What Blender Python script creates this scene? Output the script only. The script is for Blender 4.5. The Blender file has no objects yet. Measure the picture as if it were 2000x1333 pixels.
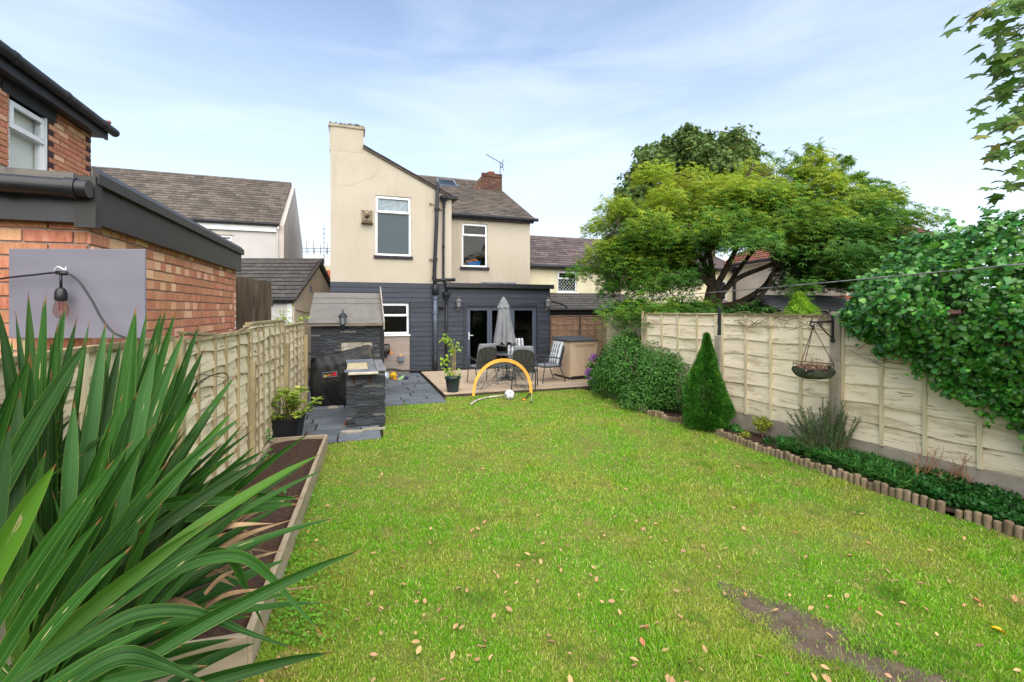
import bpy, math, random
import numpy as np
from mathutils import Vector, Matrix
random.seed(7); rng = np.random.default_rng(7)
R = math.radians
S = bpy.context.scene
COL = S.collection

# ------------------------------------------------------------------ camera, sky, sun, exposure
CAM_H, FPX, HOR = 1.95, 889.0, 606.0            # eye height, focal length and horizon row of the photograph (2000 px wide)
cd = bpy.data.cameras.new('camera'); cd.sensor_width = 36; cd.lens = 16; cd.shift_y = -0.03025
cd.clip_start = 0.05; cd.clip_end = 1500
cam = bpy.data.objects.new('camera', cd); COL.objects.link(cam)
cam.location = (0, 0, CAM_H); cam.rotation_euler = (R(90), 0, 0); S.camera = cam

SUN_EL, SUN_AZ = 50.0, 164.0                    # azimuth clockwise from +Y: behind the camera
w = bpy.data.worlds.new('World'); S.world = w; w.use_nodes = True
nt = w.node_tree; nt.nodes.clear()
def N(nt, t, **k):
    n = nt.nodes.new(t)
    for a, b in k.items(): setattr(n, a, b)
    return n
sky = N(nt, 'ShaderNodeTexSky', sky_type='NISHITA', sun_disc=False)
sky.sun_elevation = R(SUN_EL); sky.sun_rotation = R(SUN_AZ); sky.air_density = 1.0; sky.dust_density = .7; sky.ozone_density = 1.6
tc = N(nt, 'ShaderNodeTexCoord'); mp = N(nt, 'ShaderNodeMapping'); mp.inputs['Scale'].default_value = (1.0, 1.0, 5.5)
mp.inputs['Rotation'].default_value = (0.05, 0.0, 0.4)
nz = N(nt, 'ShaderNodeTexNoise'); nz.inputs['Scale'].default_value = 1.7; nz.inputs['Detail'].default_value = 7; nz.inputs['Roughness'].default_value = .55; nz.inputs['Distortion'].default_value = .4
rp = N(nt, 'ShaderNodeValToRGB'); rp.color_ramp.elements[0].position = .45; rp.color_ramp.elements[1].position = .76
rp.color_ramp.elements[0].color = (0, 0, 0, 1); rp.color_ramp.elements[1].color = (.30, .30, .30, 1)
sx = N(nt, 'ShaderNodeSeparateXYZ'); hz = N(nt, 'ShaderNodeMapRange'); hz.inputs[1].default_value = 0.0; hz.inputs[2].default_value = .62; hz.inputs[3].default_value = .86; hz.inputs[4].default_value = .04
mix = N(nt, 'ShaderNodeMix', data_type='RGBA'); mix.inputs['B'].default_value = (4.2, 4.6, 5.0, 1)
bg = N(nt, 'ShaderNodeBackground'); bg.inputs['Strength'].default_value = .110
wo = N(nt, 'ShaderNodeOutputWorld')
L = nt.links.new
L(tc.outputs['Generated'], mp.inputs['Vector']); L(mp.outputs[0], nz.inputs['Vector']); L(nz.outputs['Fac'], rp.inputs[0])
L(tc.outputs['Generated'], sx.inputs[0]); L(sx.outputs['Z'], hz.inputs[0]); 
L(hz.outputs[0], mix.inputs['Factor']); L(sky.outputs[0], mix.inputs['A'])
mix2 = N(nt, 'ShaderNodeMix', data_type='RGBA'); mix2.inputs['B'].default_value = (5.6, 5.9, 6.2, 1); L(rp.outputs[0], mix2.inputs['Factor']); L(mix.outputs['Result'], mix2.inputs['A']); L(mix2.outputs['Result'], bg.inputs[0]); L(bg.outputs[0], wo.inputs[0])
sd = bpy.data.lights.new('sun', 'SUN'); sd.energy = 2.5; sd.angle = R(95); sd.color = (1, .92, .78)
sun = bpy.data.objects.new('sun', sd); COL.objects.link(sun)
az, el = R(SUN_AZ), R(SUN_EL)
to_sun = Vector((math.sin(az) * math.cos(el), math.cos(az) * math.cos(el), math.sin(el)))
sun.rotation_euler = to_sun.to_track_quat('Z', 'Y').to_euler()
S.view_settings.view_transform = 'Standard'; S.view_settings.look = 'None'; S.view_settings.gamma = 1
S.view_settings.use_curve_mapping = False; S.view_settings.exposure = 1.27
S.render.engine = 'CYCLES'; S.cycles.max_bounces = 6; S.cycles.transparent_max_bounces = 12; S.cycles.use_denoising = True; S.cycles.denoising_prefilter = 'NONE'
S.cycles.caustics_reflective = False; S.cycles.caustics_refractive = False; S.cycles.sample_clamp_indirect = 6

# ------------------------------------------------------------------ helpers: pixels of the photograph to places
def G(px, py, z=0.0):
    Y = FPX * (CAM_H - z) / (py - HOR); return Vector(((px - 1000) / FPX * Y, Y, z))
def at(px, py, Y): return Vector(((px - 1000) / FPX * Y, Y, CAM_H - (py - HOR) / FPX * Y))
TH = R(18.9); CU, SU = math.cos(TH), math.sin(TH)
P0 = Vector((-2.4, 14.2, 0))
def HF(px, py, b=0.0, org=P0):
    r = (px - 1000) / FPX
    a = (r * (org.y + CU * b) - org.x + SU * b) / (CU - SU * r)
    Y = org.y + SU * a + CU * b
    return a, CAM_H - (py - HOR) / FPX * Y

# ------------------------------------------------------------------ helpers: objects
def tag(o, label=None, cat=None, group=None, kind=None):
    for k, v in (('label', label), ('category', cat), ('group', group), ('kind', kind)):
        if v: o[k] = v
    return o
def link(name, data, parent=None):
    o = bpy.data.objects.new(name, data); COL.objects.link(o)
    if parent is not None: o.parent = parent
    return o
def thing(name, label, cat, loc=(0, 0, 0), rz=0.0, group=None):
    o = link(name, None); o.location = loc; o.rotation_euler = (0, 0, rz); o.empty_display_size = .1
    return tag(o, label, cat, group)
def copy_tree(o, parent=None):
    c = o.copy(); COL.objects.link(c); c.parent = parent
    for ch in list(o.children): copy_tree(ch, c)
    return c

class MB:
    def __init__(s): s.v = []; s.f = []; s.m = Matrix()
    def add(s, vs, fs, m=None):
        k = len(s.v); m = s.m if m is None else s.m @ m
        s.v += [tuple(m @ Vector(p)) for p in vs]; s.f += [tuple(i + k for i in f) for f in fs]; return s
    def box(s, x0, x1, y0, y1, z0, z1, m=None):
        return s.add([(x0,y0,z0),(x1,y0,z0),(x1,y1,z0),(x0,y1,z0),(x0,y0,z1),(x1,y0,z1),(x1,y1,z1),(x0,y1,z1)],
                     [(0,3,2,1),(4,5,6,7),(0,1,5,4),(1,2,6,5),(2,3,7,6),(3,0,4,7)], m)
    def prism(s, poly, y0, y1, m=None):            # polygon in x, z (counter-clockwise seen from -y), extruded along y
        n = len(poly)
        vs = [(x, y0, z) for x, z in poly] + [(x, y1, z) for x, z in poly]
        fs = [tuple(range(n)), tuple(range(2*n-1, n-1, -1))] + [(i, i+n, (i+1) % n + n, (i+1) % n) for i in range(n)]
        return s.add(vs, fs, m)
    def slab(s, poly, z0, z1, m=None):             # polygon in x, y (counter-clockwise from above)
        n = len(poly)
        vs = [(x, y, z0) for x, y in poly] + [(x, y, z1) for x, y in poly]
        fs = [tuple(range(n-1, -1, -1)), tuple(range(n, 2*n))] + [(i, (i+1) % n, (i+1) % n + n, i+n) for i in range(n)]
        return s.add(vs, fs, m)
    def tube(s, pts, r, n=8, m=None, cap=True):
        pts = [Vector(p) for p in pts]; rs = r if isinstance(r, (list, tuple)) else [r] * len(pts)
        vs, fs = [], []; prev = None
        for i, p in enumerate(pts):
            d = (pts[min(i+1, len(pts)-1)] - pts[max(i-1, 0)]).normalized()
            a = prev if prev is not None else (Vector((0, 0, 1)) if abs(d.z) < .9 else Vector((1, 0, 0)))
            x = (a - d * a.dot(d)).normalized(); prev = x; y = d.cross(x)
            vs += [p + (x * math.cos(2*math.pi*k/n) + y * math.sin(2*math.pi*k/n)) * rs[i] for k in range(n)]
        for i in range(len(pts) - 1):
            fs += [(i*n+k, i*n+(k+1) % n, (i+1)*n+(k+1) % n, (i+1)*n+k) for k in range(n)]
        if cap: fs += [tuple(range(n-1, -1, -1)), tuple(range((len(pts)-1)*n, len(pts)*n))]
        return s.add(vs, fs, m)
    def lathe(s, prof, n=20, m=None, cap=True):
        vs = [(r*math.cos(2*math.pi*k/n), r*math.sin(2*math.pi*k/n), z) for r, z in prof for k in range(n)]
        fs = [(i*n+k, i*n+(k+1) % n, (i+1)*n+(k+1) % n, (i+1)*n+k) for i in range(len(prof)-1) for k in range(n)]
        if cap: fs += [tuple(range(n-1, -1, -1)), tuple(range((len(prof)-1)*n, len(prof)*n))]
        return s.add(vs, fs, m)
    def ball(s, c, r, n=14, sc=(1, 1, 1)):
        pr = [(max(1e-4, math.sin(math.pi*i/n)) * r, -math.cos(math.pi*i/n) * r) for i in range(n+1)]
        return s.lathe(pr, n*2 if n < 12 else n+8, Matrix.Translation(c) @ Matrix.Diagonal((*sc, 1)), cap=False)
    def mesh(s, name, mat, smooth=False):
        me = bpy.data.meshes.new(name); me.from_pydata(s.v, [], s.f); me.materials.append(mat)
        if smooth: me.polygons.foreach_set('use_smooth', [True] * len(me.polygons))
        me.update(); return me
    def build(s, name, mat, parent=None, smooth=False, bevel=0.0, loc=None, rz=None, sub=0):
        o = link(name, s.mesh(name, mat, smooth), parent)
        if loc is not None: o.location = loc
        if rz is not None: o.rotation_euler = (0, 0, rz)
        if bevel:
            b = o.modifiers.new('bevel', 'BEVEL'); b.width = bevel; b.segments = 2; b.limit_method = 'ANGLE'
        if sub:
            u = o.modifiers.new('sub', 'SUBSURF'); u.levels = sub; u.render_levels = sub
        return o
def T(x, y=0, z=0): return Matrix.Translation((x, y, z)) if not isinstance(x, Vector) else Matrix.Translation(x)
def RX(a): return Matrix.Rotation(a, 4, 'X')
def RY(a): return Matrix.Rotation(a, 4, 'Y')
def RZ(a): return Matrix.Rotation(a, 4, 'Z')
def piece(name, me, parent, m, scale=None):
    o = link(name, me, parent); o.matrix_basis = m if scale is None else m @ Matrix.Diagonal((*scale, 1)); return o
def np_mesh(name, V, F, mat, smooth=False):
    """V (n,3), F list of index arrays (m,k)"""
    me = bpy.data.meshes.new(name); V = np.ascontiguousarray(V, dtype=np.float32)
    me.vertices.add(len(V)); me.vertices.foreach_set('co', V.ravel())
    li = np.concatenate([f.ravel() for f in F]).astype(np.int32)
    tot = np.concatenate([np.full(len(f), f.shape[1], np.int32) for f in F])
    st = np.concatenate([[0], np.cumsum(tot)[:-1]]).astype(np.int32)
    me.loops.add(len(li)); me.loops.foreach_set('vertex_index', li)
    me.polygons.add(len(tot)); me.polygons.foreach_set('loop_start', st); me.polygons.foreach_set('loop_total', tot)
    me.materials.append(mat); me.update(calc_edges=True)
    if smooth: me.polygons.foreach_set('use_smooth', np.ones(len(tot), bool))
    return me
def unit(a): return a / np.maximum(np.linalg.norm(a, axis=-1, keepdims=True), 1e-9)
# leaf outlines: (x across, y along, z bend), faces
LEAF = {
    'oval': (np.array([(0,0,0),(.28,.3,.03),(.3,.62,.0),(0,1,-.1),(-.3,.62,.0),(-.28,.3,.03),(0,.45,-.05)]), [np.array([(0,1,2,6),(6,2,3,4)]), np.array([(0,6,4),(0,4,5)])]),
    'diamond': (np.array([(0,0,0),(.32,.5,.04),(0,1,-.08),(-.32,.5,.04)]), [np.array([(0,1,2,3)])]),
    'needle': (np.array([(-.06,0,0),(.06,0,0),(.05,.6,.0),(0,1,-.05),(-.05,.6,0)]), [np.array([(0,1,2,3,4)])]),
    'fan': (np.array([(0,0,0),(.10,.5,.02),(0,1,-.1),(-.10,.5,.02),(.42,.42,.0),(.62,.72,-.1),(.28,.50,.0),(-.42,.42,.0),(-.28,.50,0),(-.62,.72,-.1)]),
            [np.array([(0,1,2,3),(0,4,5,6),(0,8,9,7)])]),
    'ivy': (np.array([(0,0,0),(.30,-.10,-.05),(.54,.16,-.08),(.46,.38,-.02),(.36,.62,-.06),(.18,.80,-.04),(0,1,-.12),(-.18,.80,-.04),(-.36,.62,-.06),(-.46,.38,-.02),(-.54,.16,-.08),(-.30,-.10,-.05),(0,.42,.05)]),
            [np.array([(0,1,2,12),(12,2,3,4),(12,4,5,6),(12,6,7,8),(12,8,9,10),(12,10,11,0)])]),
    'maple': (np.array([(0,0,0),(.22,.02,0),(.62,.10,-.06),(.40,.30,0),(.66,.62,-.08),(.24,.58,0),(0,1,-.1),(-.24,.58,0),(-.66,.62,-.08),(-.40,.30,0),(-.62,.10,-.06),(-.22,.02,0),(0,.36,-.07)]),
              [np.array([(0,1,2,12),(12,2,3,4),(12,4,5,6),(12,6,7,8),(12,8,9,10),(12,10,11,0)])]),
}
def leaf_arrays(P, D, Nn, size, kind):
    """one leaf per row: base P, along D, facing Nn"""
    t, fs = LEAF[kind]; D = unit(D); X = unit(np.cross(D, Nn)); Z = np.cross(X, D)
    s = np.asarray(size).reshape(-1, 1, 1)
    V = P[:, None, :] + s * (t[None, :, 0:1] * X[:, None, :] + t[None, :, 1:2] * D[:, None, :] + t[None, :, 2:3] * Z[:, None, :])
    k = len(t); off = (np.arange(len(P)) * k)[:, None, None]
    F = [(f[None] + off).reshape(-1, f.shape[1]) for f in fs]
    return V.reshape(-1, 3), F
def foliage(name, mat, P, D, Nn, size, kind, parent=None, kindtag=None):
    V, F = leaf_arrays(P, D, Nn, size, kind)
    o = link(name, np_mesh(name, V, F, mat), parent)
    return tag(o, kind=kindtag)
def rand_dirs(n): return unit(rng.normal(size=(n, 3)))
def curve_pts(pts, n=16):                            # Catmull-Rom through points
    P = [Vector(p) for p in pts]; P = [P[0]*2-P[1]] + P + [P[-1]*2-P[-2]]; out = []
    for i in range(1, len(P)-2):
        for k in range(n):
            t = k/n; a, b, c, d = P[i-1:i+3]
            out.append(.5*((2*b)+(c-a)*t+(2*a-5*b+4*c-d)*t*t+(3*b-a-3*c+d)*t**3))
    return out + [P[-2]]

# ------------------------------------------------------------------ helpers: materials
def lin(h):
    h = h.lstrip('#'); c = [int(h[i:i+2], 16)/255 for i in (0, 2, 4)]
    return tuple((x/12.92 if x <= .04045 else ((x+.055)/1.055)**2.4) for x in c) + (1,)
def mk(name, c1, c2=None, rough=.7, scale=6, stretch=(1, 1, 1), detail=6, lo=.35, hi=.65, rnd=0.0, hue=0.0, island=False, bump=0.0, bscale=60, bstretch=(1, 1, 1),
       spec=.3, metal=0.0, wear=None, wear2=None, world=False, trans=0.0, coat=0.0, tint=None):
    m = bpy.data.materials.new(name); m.use_nodes = True; nt = m.node_tree; b = nt.nodes['Principled BSDF']; L = nt.links.new
    b.inputs['Roughness'].default_value = rough; b.inputs['Metallic'].default_value = metal; b.inputs['Specular IOR Level'].default_value = spec
    if coat: b.inputs['Coat Weight'].default_value = coat; b.inputs['Coat Roughness'].default_value = .15
    if isinstance(c1, str): c1 = lin(c1)
    if isinstance(c2, str): c2 = lin(c2)
    geo = N(nt, 'ShaderNodeNewGeometry'); tco = N(nt, 'ShaderNodeTexCoord'); oi = N(nt, 'ShaderNodeObjectInfo')
    add = N(nt, 'ShaderNodeVectorMath', operation='ADD'); mul = N(nt, 'ShaderNodeVectorMath', operation='SCALE')
    mul.inputs[0].default_value = (13.7, 7.1, 19.3)
    L(oi.outputs['Random'], mul.inputs['Scale']); L(geo.outputs['Position'] if world else tco.outputs['Object'], add.inputs[0])
    if not world: L(mul.outputs[0], add.inputs[1])
    def noise(sc, st, det=6, rgh=.6):
        mp = N(nt, 'ShaderNodeMapping'); mp.inputs['Scale'].default_value = st; n = N(nt, 'ShaderNodeTexNoise')
        n.inputs['Scale'].default_value = sc; n.inputs['Detail'].default_value = det; n.inputs['Roughness'].default_value = rgh
        L(add.outputs[0], mp.inputs[0]); L(mp.outputs[0], n.inputs['Vector']); return n.outputs['Fac']
    def ramp(src, lo, hi):
        r = N(nt, 'ShaderNodeMapRange', interpolation_type='SMOOTHSTEP'); r.inputs[1].default_value = lo; r.inputs[2].default_value = hi; L(src, r.inputs[0]); return r.outputs[0]
    def mixc(f, a, bb):
        x = N(nt, 'ShaderNodeMix', data_type='RGBA')
        if isinstance(f, float): x.inputs['Factor'].default_value = f
        else: L(f, x.inputs['Factor'])
        for s_, k in ((a, 'A'), (bb, 'B')):
            if isinstance(s_, tuple): x.inputs[k].default_value = s_
            else: L(s_, x.inputs[k])
        return x.outputs['Result']
    col = c1
    if c2 is not None: col = mixc(ramp(noise(scale, stretch, detail), lo, hi), c1, c2)
    rv = geo.outputs['Random Per Island'] if island else oi.outputs['Random']
    if tint is not None: col = mixc(ramp(rv, tint[1], tint[2]), col, lin(tint[0]))
    if rnd or hue:
        hs = N(nt, 'ShaderNodeHueSaturation')
        r1 = N(nt, 'ShaderNodeMapRange'); r1.inputs[3].default_value = 1-rnd; r1.inputs[4].default_value = 1+rnd; L(rv, r1.inputs[0]); L(r1.outputs[0], hs.inputs['Value'])
        if hue:
            wn = N(nt, 'ShaderNodeTexWhiteNoise', noise_dimensions='1D'); L(rv, wn.inputs['W'])
            r2 = N(nt, 'ShaderNodeMapRange'); r2.inputs[3].default_value = .5-hue; r2.inputs[4].default_value = .5+hue; L(wn.outputs['Value'], r2.inputs[0]); L(r2.outputs[0], hs.inputs['Hue'])
        if isinstance(col, tuple): hs.inputs['Color'].default_value = col
        else: L(col, hs.inputs['Color'])
        col = hs.outputs[0]
    for wr in (wear, wear2):
        if wr: col = mixc(ramp(noise(wr[1], wr[2], 8, .68), wr[3], wr[4]), col, lin(wr[0]))
    if isinstance(col, tuple): b.inputs['Base Color'].default_value = col
    else: L(col, b.inputs['Base Color'])
    if bump:
        bp = N(nt, 'ShaderNodeBump'); bp.inputs['Strength'].default_value = bump; bp.inputs['Distance'].default_value = .01
        L(noise(bscale, bstretch, 5), bp.inputs['Height']); L(bp.outputs[0], b.inputs['Normal'])
    if trans:
        out = nt.nodes['Material Output']; tr = N(nt, 'ShaderNodeBsdfTranslucent'); ms = N(nt, 'ShaderNodeMixShader'); ms.inputs[0].default_value = trans
        if isinstance(col, tuple): tr.inputs[0].default_value = col
        else: L(col, tr.inputs[0])
        L(b.outputs[0], ms.inputs[1]); L(tr.outputs[0], ms.inputs[2]); L(ms.outputs[0], out.inputs['Surface'])
    return m
def glass_mat(name, tint='#101418', clear=.0, rough=.02):
    m = bpy.data.materials.new(name); m.use_nodes = True; nt = m.node_tree; nt.nodes.clear(); L = nt.links.new
    o = N(nt, 'ShaderNodeOutputMaterial'); g = N(nt, 'ShaderNodeBsdfGlossy'); g.inputs['Roughness'].default_value = rough
    t = N(nt, 'ShaderNodeBsdfTransparent'); t.inputs[0].default_value = lin(tint); fr = N(nt, 'ShaderNodeFresnel'); fr.inputs[0].default_value = 1.52
    ad = N(nt, 'ShaderNodeMath', operation='ADD'); ad.inputs[1].default_value = -.008; L(fr.outputs[0], ad.inputs[0])
    ms = N(nt, 'ShaderNodeMixShader'); gg = N(nt, 'ShaderNodeNewGeometry'); iv_ = N(nt, 'ShaderNodeMath', operation='SUBTRACT'); iv_.inputs[0].default_value = 1; L(gg.outputs['Backfacing'], iv_.inputs[1]); mu_ = N(nt, 'ShaderNodeMath', operation='MULTIPLY', use_clamp=True); L(ad.outputs[0], mu_.inputs[0]); L(iv_.outputs[0], mu_.inputs[1]); L(mu_.outputs[0], ms.inputs[0]); L(t.outputs[0], ms.inputs[1]); L(g.outputs[0], ms.inputs[2]); L(ms.outputs[0], o.inputs[0]); return m

M = {}
M['render'] = mk('cream_render', '#bab0a0', '#b2a896', rough=.9, scale=1.1, lo=.3, hi=.75, bump=.35, bscale=45, wear=('#9a8d78', .9, (1.6, 1, .3), .53, .78), wear2=('#9b8f7c', 1.5, (2.6, 1, .10), .55, .80))
M['clad'] = mk('slate_grey_cladding', '#3b404a', '#31353e', rough=.55, scale=4, stretch=(.4, 1, 4), rnd=.14, bump=.25, bscale=20, bstretch=(.3, 3, 6), wear=('#77746f', 3.0, (1.6, 2, 8), .63, .78))
M['anthracite'] = mk('anthracite_frame', '#4c5666', rough=.4, spec=.5)
M['black'] = mk('black_plastic', '#16171b', '#202126', rough=.38, scale=3, spec=.5)
M['blackpaint'] = mk('black_paint', '#1d1f24', '#2a2c31', rough=.5, scale=5)
M['greypipe'] = mk('grey_pipe', '#5b6573', '#4c5460', rough=.45, scale=4)
M['upvc'] = mk('white_plastic_frame', '#eceef0', '#dfe1e3', rough=.35, scale=2, spec=.5)
M['glass'] = glass_mat('window_glass', '#dfe5e4')
M['glassclear'] = glass_mat('clear_window_glass', '#fafcfc')
M['glassdark'] = mk('dark_glass', '#1b2226', '#0d1114', rough=.04, scale=1.2, spec=.8)
M['frost'] = mk('obscured_glass', '#3f4a50', '#525e64', rough=.35, scale=60, detail=2, lo=.2, hi=.8, spec=.2, bump=.35, bscale=45)
M['frostlight'] = mk('obscured_glass_pale', '#7f8d95', '#93a0a7', rough=.35, scale=9, spec=.25)
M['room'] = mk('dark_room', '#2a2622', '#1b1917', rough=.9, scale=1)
M['stone_dark'] = mk('dark_sill_brick', '#33323a', '#25252b', rough=.7, scale=8, rnd=.2)
M['slate'] = mk('roof_slate', '#524a43', '#655c53', rough=.75, scale=5, rnd=.34, hue=.012, wear=('#7d766b', 3.5, (1, 1, 1), .60, .78), bump=.3, bscale=40)
M['slate_purple'] = mk('roof_slate_purple', '#564a4a', '#6b5e5c', rough=.7, scale=5, rnd=.36, hue=.012, wear=('#8f8a8a', 2.5, (1, 1, 1), .62, .80), bump=.3, bscale=40)
M['contile'] = mk('concrete_roof_tile', '#44413f', '#57534f', rough=.85, scale=5, rnd=.14, wear=('#77716a', 5, (1, 1, 1), .58, .8), bump=.3, bscale=60)
M['redtile'] = mk('red_roof_tile', '#7d4a3c', '#8f5b4b', rough=.8, scale=4, rnd=.15, wear=('#5f4038', 3, (1, 1, 1), .6, .8))
M['brick'] = mk('red_brick', '#d39373', '#be7a5b', rough=.85, scale=9, rnd=.15, hue=.010, tint=('#e0b28f', .70, 1.0), bump=.5, bscale=70, wear=('#6b453c', 12, (1, 1, 1), .60, .74), wear2=('#dbb79c', 10, (1, 1, 1), .60, .78))
M['brickdark'] = mk('dark_brick', '#3d2a2a', '#4a3331', rough=.8, scale=9, rnd=.2, bump=.4, bscale=70)
M['mortar'] = mk('mortar', '#b5a496', '#9a8a7d', rough=.95, scale=20, bump=.4, bscale=80)
M['chimbrick'] = mk('sooty_brick', '#745345', '#463831', rough=.9, scale=7, rnd=.25, hue=.02, wear=('#3a332e', 6, (1, 1, 1), .55, .72))
M['white_render'] = mk('white_render', '#cac6c3', '#c1bdb9', rough=.9, scale=1.5, bump=.2, bscale=60, wear=('#b8aea4', 1.2, (1, 1, .3), .66, .85))
M['buff_render'] = mk('buff_render', '#c9bdae', '#bfb2a2', rough=.9, scale=1.5, bump=.2, bscale=60)
M['cottage'] = mk('cottage_render', '#ddd5b6', '#d0c7a6', rough=.9, scale=1.5, bump=.25, bscale=50, wear=('#aa9c78', 1.1, (1, 1, .4), .64, .82))
M['felt'] = mk('roof_felt', '#6b6864', '#77736d', rough=.95, scale=3, bump=.5, bscale=220, wear=('#4b4a47', 3, (1, 1, 1), .56, .74))
M['lead'] = mk('lead_flashing', '#5d6470', '#707884', rough=.6, scale=4)
M['slatestrip'] = mk('split_slate', '#2e3136', '#3c4046', rough=.6, scale=9, stretch=(.5, 1, 3), rnd=.48, spec=.5, bump=.6, bscale=30, bstretch=(.5, 1, 3), wear=('#8a8c8d', 7, (.5, 1, 2.5), .62, .76), tint=('#66645d', .84, 1.0))
M['slab'] = mk('slate_paving', '#596069', '#6b7177', rough=.6, scale=3, rnd=.22, bump=.3, bscale=18, wear=('#87827a', 2.6, (1, 1, 1), .58, .80))
M['joint'] = mk('joint_dirt', '#3c3630', '#2d2925', rough=.95, scale=15)
M['fence'] = mk('cream_painted_board', '#eedec3', '#e2d2b5', rough=.85, scale=2.5, stretch=(.5, 1, 3), rnd=.09, bump=.45, bscale=14, bstretch=(.8, 1, 7), wear=('#807359', 3.6, (1.5, 1, 9), .565, .68), wear2=('#b8a98a', 1.7, (1.2, 1, 4), .50, .70))
M['fencelow'] = mk('worn_cream_board', '#e2d3b4', '#d4c4a2', rough=.85, scale=2.5, stretch=(.5, 1, 3), rnd=.10, bump=.45, bscale=14, bstretch=(.8, 1, 7), wear=('#75694f', 3.4, (1.6, 1, 8), .55, .66), wear2=('#a09278', 1.7, (1.4, 1, 4), .50, .70))
M['batten'] = mk('painted_batten', '#d6caa8', '#bcb090', rough=.85, scale=5, stretch=(2, 2, .5), rnd=.12, wear=('#6f6453', 6, (3, 3, .5), .60, .74))
M['battendark'] = mk('bare_batten', '#a89a76', '#857759', rough=.85, scale=5, stretch=(2, 2, .5), rnd=.2, wear=('#4f4537', 6, (3, 3, .5), .58, .74))
M['concrete'] = mk('concrete', '#a89d8c', '#948a7a', rough=.9, scale=5, bump=.4, bscale=60, wear=('#7d6f5c', 2, (1, 1, 1), .55, .75))
M['brownfence'] = mk('brown_board', '#8f7560', '#7a6150', rough=.85, scale=3, stretch=(.5, 1, 3), rnd=.14, wear=('#b8a48f', 3.0, (1.5, 1, 7), .55, .70))
M['oldwood'] = mk('old_timber', '#5d5142', '#463c31', rough=.9, scale=4, stretch=(3, 3, .35), rnd=.15, bump=.5, bscale=16, bstretch=(5, 5, .35), wear=('#7e735f', 3, (3, 3, .4), .58, .78))
M['deck'] = mk('worn_deck_board', '#bba892', '#a6927b', rough=.8, scale=4, stretch=(2, 6, 1), rnd=.15, wear=('#cbbba4', 2.4, (2.5, 5, 1), .50, .68), wear2=('#6a5a49', 3, (2, 5, 1), .57, .72))
M['bedwood'] = mk('bed_timber', '#a59780', '#8d7f68', rough=.85, scale=4, stretch=(.6, 3, 3), rnd=.08, wear=('#6f6450', 4, (.5, 3, 3), .58, .76), bump=.3, bscale=14, bstretch=(.5, 4, 4))
M['soil'] = mk('bed_soil', '#33241c', '#4a362a', rough=.98, scale=26, detail=9, world=True, bump=1.0, bscale=55, wear=('#77604b', 60, (1, 1, 1), .68, .76))
M['log'] = mk('edging_log', '#8d7b62', '#75634d', rough=.85, scale=7, stretch=(2, 2, .5), rnd=.24, wear=('#b3a58e', 6, (2, 2, .5), .52, .72), wear2=('#4c3b2b', 5, (2, 2, .7), .62, .78))

# ------------------------------------------------------------------ ground, lawn, patio, deck
def flat(name, poly, z, mat, kind='structure', sub=None):
    mb = MB(); n = len(poly); mb.add([(x, y, z) for x, y in poly], [tuple(range(n))])
    return tag(mb.build(name, mat), kind=kind)
M['ground'] = mk('bare_ground', '#4b4a2c', '#5c5236', rough=.95, scale=.8, world=True)
M['turf'] = mk('turf_soil', '#64782c', '#776f3c', rough=.95, scale=2.2, world=True, lo=.38, hi=.66, bump=.6, bscale=90, wear=('#6b5a43', 5, (1, 1, 1), .56, .70), wear2=('#4a6e22', 14, (1, 1, 1), .5, .7))
flat('ground', [(-400, -300), (400, -300), (400, 900), (-400, 900)], -.06, M['ground'])
edge_px = [(1172, 762), (1192, 778), (1240, 800), (1292, 818), (1372, 838), (1440, 866), (1500, 888), (1600, 922), (1700, 957), (1800, 990), (1900, 1022), (2000, 1056), (2160, 1112)]
EDGE = curve_pts([G(x, y) for x, y in edge_px], 8)
def H(a, b, z=0.0): return Vector((P0.x + CU*a - SU*b, P0.y + SU*a + CU*b, z))
DL = Vector((-.2809, .9597, 0)); F0 = Vector((-3.06, 5.24, 0))          # left fence line
DR = Vector((.41, -.912, 0)); A0 = Vector((2.78, 9.47, 0))              # right fence line, from far to near
bed_far_r, bed_near_r = G(637, 850, .2), G(484, 1240, .2)
lawn_poly = [(-2.2, -1.5), (-1.0, .9), (bed_near_r.x, bed_near_r.y), (bed_far_r.x, bed_far_r.y), tuple(H(-2.75, -7.1)[:2]), tuple(H(-1.93, -6.98)[:2]), tuple(H(-1.86, -4.42)[:2]), tuple(H(-.5, -4.42)[:2]),
             tuple(H(-.45, -4.14)[:2]), tuple(H(2.9, -4.14)[:2])] + [(p.x, p.y) for p in EDGE[4:]] + [(6.5, -1.5)]
flat('lawn', lawn_poly, 0, M['turf'])
def in_poly(P, poly):
    x, y = P[:, 0], P[:, 1]; ins = np.zeros(len(P), bool); n = len(poly)
    for i in range(n):
        x0, y0 = poly[i]; x1, y1 = poly[(i+1) % n]
        if y0 == y1: continue
        c = ((y0 > y) != (y1 > y)) & (x < (x1-x0)*(y-y0)/(y1-y0)+x0); ins ^= c
    return ins
border = flat('border_soil', [(p.x, p.y) for p in EDGE] + [(5.9, 2.2), (A0.x, A0.y), (3.05, 12.4), (2.6, 12.2)], .035, M['soil'])
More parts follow.
